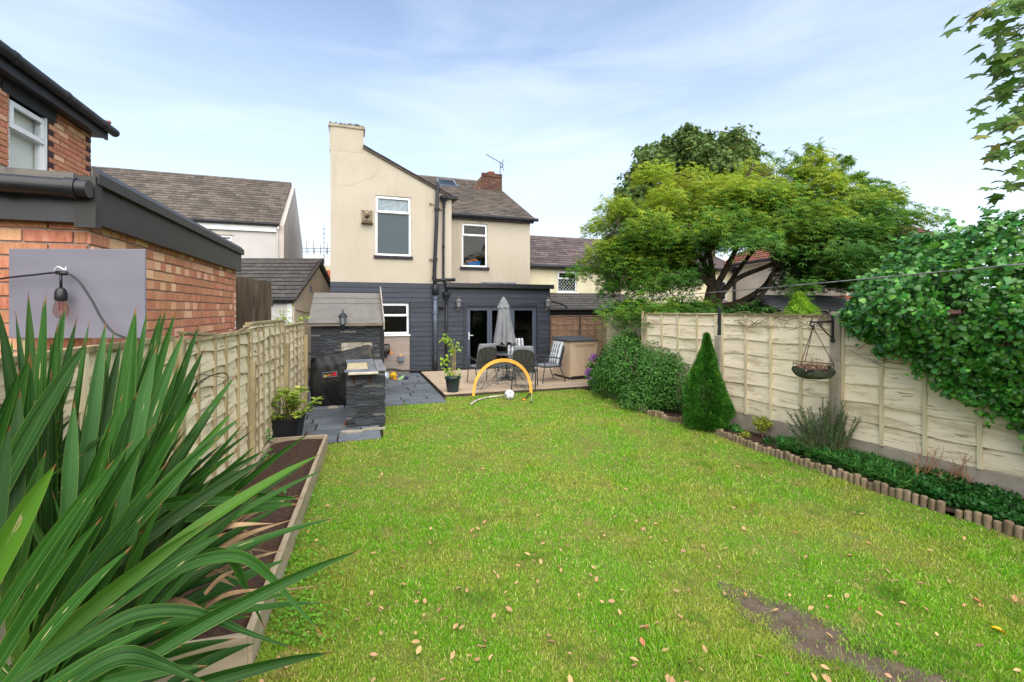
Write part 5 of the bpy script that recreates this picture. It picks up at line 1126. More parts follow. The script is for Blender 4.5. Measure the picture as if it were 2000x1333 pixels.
# orange pop-up goal with net
gl = thing('toy_goal', 'orange arched pop-up goal with a black and white net on the lawn', 'goal', (0, 0, 0))
ga, gb = G(925, 781), G(1037, 775); ga.z = .09; gb.z = .07
def arc(f): p = ga.lerp(gb, .5-.5*math.cos(math.pi*f)); p.z = .08 + .735*math.sin(math.pi*f)**.85; return p + Vector((0, .22, 0))*math.sin(math.pi*f)
mb = MB(); n_ = 48; vs, fs = [], []
for i in range(n_+1):
    f = i/n_; p = arc(f); q = arc(min(1, f+.01)) - arc(max(0, f-.01)); nrm = Vector((-q.z, 0, q.x)).normalized(); wd = .034*(1-.12*math.cos(2*math.pi*f))
    for dy in (-.014, .014): vs += [tuple(p + nrm*wd + Vector((0, dy, 0))), tuple(p - nrm*wd + Vector((0, dy, 0)))]
for i in range(n_): a = i*4; b = a+4; fs += [(a, a+1, b+1, b), (a+2, b+2, b+3, a+3), (a, b, b+2, a+2), (a+1, a+3, b+3, b+1)]
mb.add(vs, fs); mb.build('arch', mk('orange_sleeve', '#e8a546', '#df9a3c', rough=.7, scale=5, bump=.2, bscale=60), gl, smooth=False)
gw = at(0, 0, 1)
netb = [G(945, 764).lerp(G(1022, 763), i/14) + Vector((0, .25+.42*math.sin(math.pi*i/14), .02)) for i in range(15)]
def netp(u, v): fa = .03+.94*u; a = arc(fa); b_i = u*14; k = min(13, int(b_i)); b = netb[k].lerp(netb[k+1], b_i-k); p = a.lerp(b, v); p.z -= .10*math.sin(math.pi*v)*math.sin(math.pi*u); return p
mb = MB(); nuu, nvv = 26, 15
for k in range(-nvv, nuu):
    for sg in (1, -1):
        pts = []
        for j in range(nvv+1):
            i = k+j if sg > 0 else k+nvv-j
            if 0 <= i <= nuu: pts.append(netp(i/nuu, j/nvv))
        if len(pts) > 1: mb.tube(pts, .0030, 3, cap=False)
mb.build('net', mk('pale_net', '#b9bab6', '#3a3b3a', rough=.8, scale=7, lo=.45, hi=.55), gl)
mb = MB(); mb.tube(curve_pts([G(920, 790, .02), G(930, 783, .03), G(950, 777, .03), G(975, 774, .03), G(990, 774, .025)], 6), [.022]*6+[.02]*18+[.016], 8); mb.build('base_bar', mk('white_sleeve', '#c9c4b8', '#8f8878', rough=.8, scale=9), gl, smooth=True)
mb = MB(); mb.tube([arc(1), G(1025, 780, .03)], .016, 6); mb.build('foot', M['black'], gl); mb = MB(); mb.ball(G(1024, 781, .03), .03, 8, (1.4, 1, .6)); mb.build('corner_cap', M['orange'], gl, smooth=True)
mb = MB(); mb.tube([arc(1)+Vector((.02, 0, 0)), G(1038, 784, .10)], .004, 5); mb.build('guy_line', M['upvc'], gl); mb = MB(); mb.tube([G(1038, 781, .09), G(1037, 788, .0)], [.012, .02], 6); mb.build('peg', M['black'], gl)
mb = MB(); mb.tube([G(922, 793, .0)+Vector((0, 0, -.02)), G(922, 790, .06)], .008, 5); mb.tube([G(926, 790, .0), G(926, 787, .06)], .008, 5); mb.build('peg', M['black'], gl)
def football(name, label, p, r, c1, c2, c3=None):
    t = thing(name, label, 'ball', (p.x, p.y, r), random.uniform(0, 6))
    MB().ball((0, 0, 0), r, 16).build('cover', c1, t, smooth=True)
    ph = (1+5**.5)/2; vs = [Vector(v).normalized() for v in ((0,1,ph),(0,-1,ph),(0,1,-ph),(0,-1,-ph),(1,ph,0),(-1,ph,0),(1,-ph,0),(-1,-ph,0),(ph,0,1),(-ph,0,1),(ph,0,-1),(-ph,0,-1))]
    for k, v in enumerate(vs):
        x = v.orthogonal().normalized(); y = v.cross(x); mb = MB()
        ring = [ (v + (x*math.cos(2*math.pi*i/5)+y*math.sin(2*math.pi*i/5))*.36).normalized()*r*1.008 for i in range(5)]
        mb.add([tuple(v*r*1.012)] + [tuple(q) for q in ring], [(0, i+1, (i+1) % 5+1) for i in range(5)]); mb.build('panel', c2 if (k % 2 or not c3) else c3, t)
    return t
football('football', 'white football with red and black panels lying in the orange goal', G(995, 783)+Vector((0, .1, 0)), .11, mk('ball_white', '#d9d8dc', rough=.4), mk('ball_dark', '#2a2730', rough=.4), mk('ball_red', '#b5536a', rough=.4))
football('football', 'yellow and black football by the beige wall', G(767, 742)+Vector((0, .05, 0)), .105, mk('ball_yellow', '#e0b01f', rough=.4), mk('ball_black', '#3a2a1a', rough=.4))
football('football', 'pale silver football half hidden behind the slate counter', G(751, 744)+Vector((0, .05, 0)), .12, mk('ball_silver', '#c3c6cf', rough=.35), mk('ball_silver_dark', '#8b8a96', rough=.4))
ty = thing('plastic_toy', 'small green and purple plastic toy lying by the yellow football', 'toy', G(784, 742, .02), TH)
MB().prism([(-.13, 0), (-.02, 0), (.06, .05), (.08, .12), (.0, .09)], -.03, .03).build('body', mk('toy_green', '#a7cf86', rough=.4), ty, bevel=.01); mb = MB(); mb.ball((.13, 0, .05), .06, 10, (1.2, .7, .8)); mb.build('grip', mk('toy_purple', '#3c3560', rough=.4), ty, smooth=True); MB().box(-.21, -.12, -.03, .03, 0, .05).build('nozzle', M['orange'], ty, bevel=.01)

# ------------------------------------------------------------------ hanging basket, clothes line
mr = lambda s, y, z: A0 + DR*s + Vector((-DR.y, DR.x, 0))*y + Vector((0, 0, z))      # point in the garden fence's frame
bk = thing('basket_bracket', 'black iron basket bracket screwed to the concrete fence post', 'bracket', (0, 0, 0))
pb = mr(2*PB-.02, -.09, 0); PW = lambda z: pb + Vector((0, 0, z))
tipb = at(1588, 641, 5.92)
mb = MB(); mb.tube([PW(1.53), PW(1.88)], .016, 6); mb.ball(tuple(PW(1.55)), .028, 8); mb.ball(tuple(PW(1.87)), .022, 8); mb.build('wall_plate', M['blackpaint'], bk)
mb = MB(); top = PW(1.80); top_t = Vector((tipb.x, tipb.y, 1.79)); mb.tube([top, top_t], .012, 6); mb.tube(curve_pts([PW(1.57), PW(1.57).lerp(top_t, .5)+Vector((0, 0, .02)), top_t.lerp(top, .25)], 5), .009, 6)
mb.tube(curve_pts([top_t, top_t+Vector((-.03, 0, .02)), top_t+Vector((-.035, 0, -.03)), top_t+Vector((0, 0, -.05)), top_t+Vector((.02, 0, -.02))], 5), .009, 6); mb.build('arm', M['blackpaint'], bk, smooth=True)
cb = at(1588, 735, 5.92); hk = Vector((top_t.x, top_t.y, top_t.z-.06))
hb_ = thing('hanging_basket', 'wire hanging basket with torn green liner and dead plants', 'hanging basket', (cb.x, cb.y, 0))
LZ = lambda v: Vector((v.x-cb.x, v.y-cb.y, v.z)); zr = CAM_H - (711-606)/FPX*5.92; rr = .225
M['rustwire'] = mk('rusty_wire', '#3d2b22', '#55382a', rough=.8, scale=30)
mb = MB()
for z, r in ((zr, rr), (zr-.055, rr*.97), (zr-.13, rr*.72), (zr-.17, rr*.38)): mb.tube([(r*math.cos(a*math.pi/16), r*math.sin(a*math.pi/16), z) for a in range(33)], .0042, 5)
for k in range(16):
    a = k*math.pi/8; c, s_ = math.cos(a), math.sin(a); mb.tube([(rr*c, rr*s_, zr), (rr*.97*c, rr*.97*s_, zr-.06), (rr*.72*c, rr*.72*s_, zr-.135), (rr*.35*c, rr*.35*s_, zr-.175)], .0032, 4)
mb.build('wire_bowl', M['rustwire'], hb_)
n_ = 40; V = []
for j in range(8):
    f = j/7; r = rr*(1.03-.1*f)*math.cos(f*1.32)**.6+.005; z = zr-.065-.125*math.sin(f*1.5)
    for i in range(n_):
        a = 2*math.pi*i/n_; q = 1+.05*math.sin(a*7)+.03*math.sin(a*16+2); V.append((r*q*math.cos(a), r*q*math.sin(a), z+(.025*math.sin(a*4+1)+.02*math.sin(a*9) if j == 0 else 0)))
mb = MB(); mb.add(V, [(j*n_+i, j*n_+(i+1) % n_, (j+1)*n_+(i+1) % n_, (j+1)*n_+i) for j in range(7) for i in range(n_)] + [tuple(7*n_+i for i in range(n_))]); mb.build('liner', mk('green_liner', '#3b4034', '#565a4a', rough=.8, scale=8), hb_, smooth=True)
mb = MB()
for k in (0, 1, 2):
    a = R(200+120*k); e0 = LZ(hk); e1 = Vector((rr*math.cos(a), rr*math.sin(a), zr)); L_ = int((e1-e0).length/.028)
    for i in range(L_):
        p, q = e0.lerp(e1, i/L_), e0.lerp(e1, (i+1)/L_); w2 = Vector((.006, 0, 0)) if i % 2 else Vector((0, .006, 0)); mb.tube([p, p.lerp(q, .5)+w2, q], .0032, 4); mb.tube([p, p.lerp(q, .5)-w2, q], .0032, 4)
mb.build('chain', M['rustwire'], hb_)
M['deadplant'] = mk('dead_plant', '#8f735a', '#b79c84', rough=.9, scale=20, island=True, rnd=.35)
P = np.column_stack([rng.normal(0, .085, 420), rng.normal(0, .085, 420), zr-.07+rng.uniform(0, .05, 420)]); foliage('dead_leaves', M['deadplant'], P, rand_dirs(420)+np.array([0, 0, .5]), rand_dirs(420), rng.uniform(.02, .045, 420), 'diamond', hb_)
mb = MB()
for k in range(60): a = random.uniform(0, 6.28); r = random.uniform(0, .15); mb.tube([(r*math.cos(a), r*math.sin(a), zr-.07), (r*1.3*math.cos(a)+random.uniform(-.04, .04), r*1.3*math.sin(a), zr+random.uniform(.02, .14))], .0012, 3)
mb.build('dead_stems', M['deadplant'], hb_)
mb = MB(); ph0 = LZ(hk)
for k in range(3): mb.tube([ph0+Vector((.016*math.cos(a*.7), 0, .016*math.sin(a*.7)-.01*k)) for a in range(10)], .004, 5)
mb.build('hook', M['blackpaint'], hb_)
mb = MB(); cl0, cl1 = H(3.86, -.05, 2.30), at(2150, 502, 3.1)
cl = [cl0.lerp(cl1, i/24) + Vector((0, 0, -.10*math.sin(math.pi*i/24))) for i in range(25)]
cl0.z += .0; tag(mb.tube(cl, .0066, 6).build('washing_line', mk('grey_line', '#4d4f50', '#8a8b8a', rough=.6, scale=9), smooth=True), 'long grey washing line stretched across the garden from the clad extension', 'washing line')
tag(MB().tube(curve_pts([H(.55, -.06, 2.02), H(1.6, -.4, 2.03), H(2.6, -.3, 2.1), H(3.75, -.05, 2.24)], 6), .005, 5).build('wall_cable', M['black']), 'thin cable strung along the clad extension above the folding doors', 'cable')

# ------------------------------------------------------------------ plants: materials
M['grass'] = mk('grass_blade', '#79b524', '#a2b442', spec=.10, rough=.7, scale=1.1, lo=.42, hi=.62, island=True, rnd=.38, hue=.02, world=True, trans=.28, tint=('#cdbd84', .80, 1.0), wear=('#5f9a26', 2.2, (1, 1, 1), .52, .68), wear2=('#b9a96c', 3.4, (1, 1, 1), .54, .72))
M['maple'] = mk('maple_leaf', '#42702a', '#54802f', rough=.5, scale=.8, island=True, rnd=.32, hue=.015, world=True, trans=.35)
M['mapleyoungsunlit'] = mk('sunlit_young_maple_leaf', '#93ac2c', '#aab436', rough=.5, scale=.8, island=True, rnd=.28, hue=.02, world=True, trans=.4)  # yellow of young leaves, with sunlight on the crown painted into the colour
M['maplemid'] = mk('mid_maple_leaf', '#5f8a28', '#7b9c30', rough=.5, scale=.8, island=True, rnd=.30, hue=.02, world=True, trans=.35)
M['bark'] = mk('bark', '#54493a', '#3b332a', rough=.9, scale=7, stretch=(2, 2, .6), bump=.5, bscale=30, wear=('#6d6a4a', 4, (1, 1, 1), .56, .75))
M['syc'] = mk('sycamore_leaf', '#557036', '#698240', rough=.55, island=True, rnd=.30, hue=.015, world=True, trans=.25, tint=('#8d8a3f', .94, 1.0))
M['overleaf'] = mk('overhanging_leaf', '#54762f', '#6a8a3a', rough=.5, rnd=.25, hue=.015, trans=.30, tint=('#8f8a45', .88, 1.0))
M['ivy'] = mk('ivy_leaf', '#3d7827', '#4d8d30', rough=.30, rnd=.30, hue=.02, spec=.6, scale=9, trans=.12, tint=('#5f9a34', .66, 1.0))
M['ivyj'] = mk('ivy_leaf_inner', '#397224', '#49852d', rough=.32, rnd=.32, hue=.02, island=True, spec=.5, world=True, trans=.12, tint=('#5b9432', .70, 1.0))
M['bush'] = mk('bush_leaf', '#3f6f2d', '#528036', rough=.5, spec=.25, island=True, rnd=.30, hue=.012, world=True, trans=.2, tint=('#618a3a', .84, 1.0))
M['palebush'] = mk('pale_bush_leaf', '#a8b088', '#bcc29c', rough=.6, island=True, rnd=.25, hue=.012, world=True, trans=.3)
M['conifer'] = mk('conifer_spray', '#336a1c', '#3f7a22', rough=.55, island=True, rnd=.36, hue=.012, world=True, trans=.15, tint=('#6b9a35', .88, 1.0))
M['limeconifer'] = mk('lime_conifer_spray', '#74a22a', '#8db835', rough=.55, island=True, rnd=.5, world=True, trans=.25)
M['rosemary'] = mk('rosemary_needle', '#63795a', '#4f6b45', rough=.6, island=True, rnd=.30, hue=.01, world=True, trans=.15)
M['cover_leaf'] = mk('ground_cover_leaf', '#4f8c3a', '#3d7430', rough=.5, island=True, rnd=.30, hue=.015, world=True, trans=.25, tint=('#6d9a48', .88, 1.0))
M['dark_cover'] = mk('dark_cover_leaf', '#2f6626', '#28551f', rough=.45, island=True, rnd=.32, hue=.012, world=True, trans=.15)
M['twig'] = mk('bare_twig', '#a27f5c', '#8a5f42', rough=.8, scale=12)
M['stem'] = mk('green_stem', '#6d7440', '#7d6a45', rough=.8, scale=9)
M['cane'] = mk('bamboo_cane', '#b39a68', '#97804f', rough=.7, scale=12)
M['lime'] = mk('lime_leaf', '#93b336', '#7f9f2f', rough=.45, rnd=.2, hue=.015, trans=.3)
M['skimmia'] = mk('planter_leaf', '#a5be42', '#8cac3c', rough=.45, rnd=.24, hue=.02, trans=.25, tint=('#c9c766', .8, 1.0))
M['flower'] = mk('hydrangea_petal', '#8d6fc0', '#b86aa8', rough=.6, scale=2.2, island=True, rnd=.25, hue=.03, world=True, trans=.2)
M['fallen'] = mk('fallen_leaf', '#c4a478', '#9c7850', rough=.8, scale=20, rnd=.28, hue=.02, tint=('#97583c', .82, 1.0))

def lumps(d, f=3.0, seed=0):
    r = np.random.default_rng(seed); k = r.normal(size=(5, 3))*f; p = r.uniform(0, 6.3, 5)
    return np.sin(d @ k.T + p).mean(axis=1)
def blob(n, c, rad, shell=.35, f=3.0, amp=.22, seed=0, zmin=None):
    d = rand_dirs(n); r = (1 - shell*rng.random(n)**1.6) * (1 + amp*lumps(d, f, seed) + .5*amp*lumps(d, f*2.6, seed+1))
    P = np.array(c) + d*r[:, None]*np.array(rad); nrm = unit(d/np.array(rad))
    if zmin is not None: k = P[:, 2] > zmin; P, nrm = P[k], nrm[k]
    return P, nrm
def leaf_mass(name, mat, P, nrm, size, kind, parent, droop=.3, spread=.7, kt=None, szv=.35):
    n = len(P); D = unit(nrm*.5 + rand_dirs(n)*spread + np.array([0, 0, -droop])); Nn = unit(nrm + rand_dirs(n)*.55 + np.array([0, 0, .35]))
    return foliage(name, mat, P, D, Nn, size*(1+szv*rng.uniform(-1, 1, n)), kind, parent, kt)
def limb(mb, pts, r0, r1, n=8, seg=6):
    pts = curve_pts(pts, seg); k = len(pts)-1; mb.tube(pts, [r0+(r1-r0)*(i/k)**.8 for i in range(k+1)], n); return pts

# ------------------------------------------------------------------ grass
def scatter_lawn(n_uniform, n_screen):
    lp = np.array(lawn_poly)
    A = np.column_stack([rng.uniform(-4.8, 6.5, n_uniform*2), rng.uniform(-.5, 12.3, n_uniform*2)])
    px, py = rng.uniform(420, 2080, n_screen), rng.uniform(750, 1370, n_screen); Y = FPX*CAM_H/(py-HOR); B = np.column_stack([(px-1000)/FPX*Y, Y])
    Q = np.concatenate([A, B]); return Q[in_poly(Q, lawn_poly)]
def vnoise(Q, f, seed):
    r = np.random.default_rng(seed); k = r.normal(size=(7, 2))*f; p = r.uniform(0, 6.3, 7); return np.sin(Q @ k.T + p).mean(axis=1)*2
def patchmask(Q):                                    # bare earth: a ragged worn area in the near lawn and small scuffs
    m = np.full(len(Q), -1.0)
    for cx, cy, rx, ry, an in ((1.80, 2.72, .42, .19, 2.18), (2.10, 2.36, .34, .24, 2.3), (1.60, 3.0, .16, .10, 2.0), (2.95, 3.9, .20, .06, 2.3), (.32, 8.75, .26, .12, .2), (3.35, 5.25, .14, .06, 2.3)):
        d = Q - np.array([cx, cy]); u = d[:, 0]*math.cos(an)+d[:, 1]*math.sin(an); v = -d[:, 0]*math.sin(an)+d[:, 1]*math.cos(an)
        m = np.maximum(m, 1.0 - (u/rx)**2 - (v/ry)**2)
    return np.clip(m*1.5 + .55*vnoise(Q, 15, 51) + .25*vnoise(Q, 40, 52), 0, 1)*(m > -.6)
Q = scatter_lawn(150000, 400000); pm_ = patchmask(Q)
keep = rng.random(len(Q)) > pm_*.96
keep &= rng.random(len(Q)) < .86 + .14*vnoise(Q, 7, 5)
Q = Q[keep]; n = len(Q); Yd = np.maximum(Q[:, 1], 1.5)
tuft = np.clip(vnoise(Q, 9, 11)-.35, 0, 1) * np.clip((Q[:, 0]+.6)/2.5, 0, 1)
hgt = (.016 + .011*rng.random(n) + .006*vnoise(Q, 3, 2) + .050*tuft) * rng.uniform(.6, 1.3, n)
wid = (.0017 + .00075*Yd) * rng.uniform(.7, 1.3, n)
ang = rng.uniform(0, 2*np.pi, n); side = np.column_stack([np.cos(ang), np.sin(ang), np.zeros(n)]); ln_ = rand_dirs(n); ln_[:, 2] = 0; ln_ = ln_*rng.uniform(.2, 1.25, n)[:, None]
B0 = np.column_stack([Q, np.zeros(n)]); up = np.array([0, 0, 1.0])
V = np.stack([B0 - side*wid[:, None]*.5, B0 + side*wid[:, None]*.5, B0 + side*wid[:, None]*.4 + (up*.62 + ln_*.30)*hgt[:, None], B0 - side*wid[:, None]*.4 + (up*.62+ln_*.30)*hgt[:, None], B0 + (up*.92 + ln_*.95)*hgt[:, None]], axis=1).reshape(-1, 3)
off = (np.arange(n)*5)[:, None]
grass = tag(link('grass', np_mesh('grass', V, [np.array([[0, 1, 2, 3]])+off, np.array([[3, 2, 4]])+off], M['grass'])), kind='stuff')
M['earth'] = mk('bare_earth', '#685a4c', '#54483c', rough=.97, scale=9, world=True, bump=.9, bscale=60, wear=('#8f7d68', 40, (1, 1, 1), .62, .74))
def earth(c, rx, ry, an, z=.004, name='bare_earth'):
    pts = []
    for i in range(28):
        a = 2*math.pi*i/28; q = 1+.18*math.sin(a*3+c[0])+.12*math.sin(a*7+c[1]); u, v = rx*q*math.cos(a), ry*q*math.sin(a); pts.append((c[0]+u*math.cos(an)-v*math.sin(an), c[1]+u*math.sin(an)+v*math.cos(an)))
    flat(name, pts, z, M['earth'])
earth((1.80, 2.72), .50, .26, 2.18); earth((2.10, 2.34), .42, .32, 2.3, .0045); earth((1.60, 3.0), .22, .15, 2.0, .005)
n = 1900; cpx = rng.normal(585, 40, n); cpy = rng.uniform(930, 1270, n); Yc = FPX*CAM_H/(cpy-HOR); Qc = np.column_stack([(cpx-1000)/FPX*Yc, Yc]); Qc = Qc[in_poly(Qc, lawn_poly)]; n = len(Qc)
M['clover'] = mk('clover_leaf', '#76ad30', '#639a2a', rough=.5, island=True, rnd=.25, world=True, trans=.35)
tag(foliage('lawn_weeds', M['clover'], np.column_stack([Qc, rng.uniform(.02, .05, n)]), rand_dirs(n)*np.array([1, 1, .3]), np.tile([0, 0, 1.0], (n, 1))+rand_dirs(n)*.5, rng.uniform(.016, .032, n), 'oval'), kind='stuff')

# ------------------------------------------------------------------ fallen leaves
fl_me = []
for k in range(5):
    t, fs = LEAF['oval']; cu = random.uniform(.2, .9); v = [(x*.80, y-.5, .10+abs(x)*cu*.7 + (y-.5)**2*cu*.8 + z*.6) for x, y, z in t]
    mb = MB(); mb.add(v, [tuple(int(i) for i in q) for f in fs for q in f]); fl_me.append(mb.mesh('fallen_leaf', M['fallen'], True))
QL = scatter_lawn(80, 1100); QL = QL[(QL[:, 1] > 2.2) & (np.abs(QL[:, 0]) < QL[:, 1]*1.12)]; rng.shuffle(QL)
wgt = np.clip(1.1 - np.abs(QL[:, 0]-.1)/4.2, .15, 1); QL = QL[rng.random(len(QL)) < wgt][:285]
for x, y in QL:
    o = link('fallen_leaf', random.choice(fl_me)); s_ = random.uniform(.027, .058); o.location = (x, y, .024); o.scale = (s_*random.uniform(.8, 1.2), s_, s_); o.rotation_euler = (random.uniform(-.5, .5), random.uniform(-.5, .5), random.uniform(0, 6.3))
    ar = 'beside the raised bed' if x < -.35*y + .15 else 'near the log edging' if x > .38*y + .2 and y > 3.2 else 'around the worn earth patch' if x > 1.0 and y <= 3.4 else 'on the open middle of the lawn' if y > 4.2 else 'on the near open lawn'
    tag(o, 'small dry tan leaf fallen on the grass ' + ar, 'fallen leaf', 'dry leaves fallen ' + ar)
yl = G(1950, 1232, .03); mb = MB(); t, fs = LEAF['oval']; mb.add([(x*1.1, y-.5, abs(x)*.7+.05*math.sin(y*8)) for x, y, z in t], [tuple(int(i) for i in q) for f in fs for q in f])
o = tag(mb.build('fallen_leaf', mk('yellow_leaf', '#d9a818', '#b5701c', rough=.6, scale=9, lo=.5, hi=.7), loc=yl), 'bright yellow curled leaf on the lawn near the worn earth', 'fallen leaf'); o.scale = (.075, .075, .075); o.rotation_euler = (.3, .2, 1.2)

# ------------------------------------------------------------------ yucca
ym = bpy.data.materials.new('yucca_leaf'); ym.use_nodes = True; nt = ym.node_tree; b = nt.nodes['Principled BSDF']; L = nt.links.new
uv = N(nt, 'ShaderNodeUVMap'); sx = N(nt, 'ShaderNodeSeparateXYZ'); mp = N(nt, 'ShaderNodeMapping'); mp.inputs['Scale'].default_value = (26, .7, 1); oi = N(nt, 'ShaderNodeObjectInfo'); nz = N(nt, 'ShaderNodeTexNoise', noise_dimensions='4D'); nz.inputs['Scale'].default_value = 1.6; nz.inputs['Detail'].default_value = 5
L(uv.outputs[0], mp.inputs[0]); L(mp.outputs[0], nz.inputs['Vector']); ml = N(nt, 'ShaderNodeMath', operation='MULTIPLY'); ml.inputs[1].default_value = 50; L(oi.outputs['Random'], ml.inputs[0]); L(ml.outputs[0], nz.inputs['W']); L(uv.outputs[0], sx.inputs[0])
def mxc(f, a, bb):
    x = N(nt, 'ShaderNodeMix', data_type='RGBA'); L(f, x.inputs['Factor'])
    for s_, k in ((a, 'A'), (bb, 'B')):
        if isinstance(s_, str): x.inputs[k].default_value = lin(s_)
        else: L(s_, x.inputs[k])
    return x.outputs['Result']
def mr_(src, a, bb, c=0, d=1):
    r = N(nt, 'ShaderNodeMapRange', interpolation_type='SMOOTHSTEP'); r.inputs[1].default_value = a; r.inputs[2].default_value = bb; r.inputs[3].default_value = c; r.inputs[4].default_value = d; L(src, r.inputs[0]); return r.outputs[0]
col = mxc(mr_(nz.outputs['Fac'], .42, .58), '#16340e', '#315e1d')
col = mxc(mr_(oi.outputs['Random'], .90, 1.0), col, '#4a7420'); col = mxc(mr_(oi.outputs['Random'], .10, .0), col, '#3c5f34')
ab = N(nt, 'ShaderNodeMath', operation='ABSOLUTE'); su = N(nt, 'ShaderNodeMath', operation='SUBTRACT'); su.inputs[1].default_value = .5; L(sx.outputs['X'], su.inputs[0]); L(su.outputs[0], ab.inputs[0])
col = mxc(mr_(ab.outputs[0], .47, .5), col, '#75853f'); col = mxc(mr_(ab.outputs[0], .035, .0, 0, .35), col, '#5f7d48')
n2 = N(nt, 'ShaderNodeTexNoise', noise_dimensions='4D'); n2.inputs['Scale'].default_value = 5; L(uv.outputs[0], n2.inputs['Vector']); L(ml.outputs[0], n2.inputs['W']); ad = N(nt, 'ShaderNodeMath', operation='MULTIPLY_ADD'); ad.inputs[1].default_value = .10; L(n2.outputs['Fac'], ad.inputs[0]); L(sx.outputs['Y'], ad.inputs[2])
col = mxc(mr_(ad.outputs[0], .972, 1.0), col, '#76512f'); col = mxc(mr_(n2.outputs['Fac'], .68, .72), col, '#9a9468')
hs = N(nt, 'ShaderNodeHueSaturation'); L(col, hs.inputs['Color']); wn = N(nt, 'ShaderNodeTexWhiteNoise', noise_dimensions='1D'); L(oi.outputs['Random'], wn.inputs['W']); L(mr_(wn.outputs['Value'], 0, 1, .55, 1.25), hs.inputs['Value'])
L(hs.outputs[0], b.inputs['Base Color']); b.inputs['Roughness'].default_value = .46; b.inputs['Specular IOR Level'].default_value = .16
bp = N(nt, 'ShaderNodeBump'); bp.inputs['Strength'].default_value = .25; bp.inputs['Distance'].default_value = .004; L(nz.outputs['Fac'], bp.inputs['Height']); L(bp.outputs[0], b.inputs['Normal'])
yu = thing('yucca', 'large yucca with long sword-shaped dark green leaves spilling over the raised bed', 'yucca', (0, 0, 0))
def yleaf(pts, wd, nrm_hint, fold=.30, twist=0.0):
    pts = curve_pts(pts, 12); k = len(pts)-1; V, F, UV = [], [], []
    prevx = None
    for i, p in enumerate(pts):
        t = i/k; d = (pts[min(i+1, k)]-pts[max(i-1, 0)]).normalized()
        h = nrm_hint if prevx is None else prevx.cross(d)*-1
        x = d.cross(nrm_hint); 
        if x.length < .15 and prevx is not None: x = prevx
        x = x.normalized()
        if prevx is not None and x.dot(prevx) < 0: x = -x
        prevx = x; z = x.cross(d)
        if twist: q = twist*t; x, z = x*math.cos(q)+z*math.sin(q), z*math.cos(q)-x*math.sin(q)
        w_ = wd*(.78+.22*math.sin(min(1, t/.35)*math.pi/2)) if t < .40 else wd*max(.0, 1-((t-.40)/.60)**1.35)
        w_ = max(w_, .0012); fo = fold*w_*.5
        for u, zz in ((-.5, fo), (-.25, fo*.42), (0, 0), (.25, fo*.42), (.5, fo)): V.append(p + x*(w_*u) + z*zz); UV.append((u+.5, t))
    for i in range(k):
        for j in range(4): F.append((i*5+j, i*5+j+1, i*5+j+6, i*5+j+5))
    me = bpy.data.meshes.new('leaf'); me.from_pydata([tuple(v) for v in V], [], F); me.materials.append(ym); me.polygons.foreach_set('use_smooth', [True]*len(F))
    ul = me.uv_layers.new(name='UVMap'); idx = np.empty(len(me.loops), np.int32); me.loops.foreach_get('vertex_index', idx); ul.data.foreach_set('uv', np.array(UV, np.float32)[idx].ravel()); me.update()
    return link('leaf', me, yu)
CAMV = Vector((0, 0, CAM_H))
def yl(b, t, wpx, mid=None, sag=.04, roll=None, fold=.42):
    """a leaf from base (px, py, distance) to tip, optional bend points"""
    pb, pt = at(*b), at(*t); Ln = (pt-pb).length
    if mid: pts = [pb] + [at(*m) for m in mid] + [pt]
    else: pts = [pb, pb.lerp(pt, .38)+Vector((0, 0, Ln*sag)), pb.lerp(pt, .74)+Vector((0, 0, Ln*sag*.8)), pt]
    c = pb.lerp(pt, .5); d = (pt-pb).normalized(); tc = (CAMV-c).normalized(); rl = random.uniform(-.75, .75) if roll is None else roll
    h = tc - d*tc.dot(d); h = Matrix.Rotation(rl, 3, d) @ h + Vector((0, 0, .25))
    yleaf(pts, wpx/FPX*(b[2]+t[2])/2*.80, h.normalized(), fold)
A_, B_, C2 = (70, 1010), (225, 1010), (250, 1040)
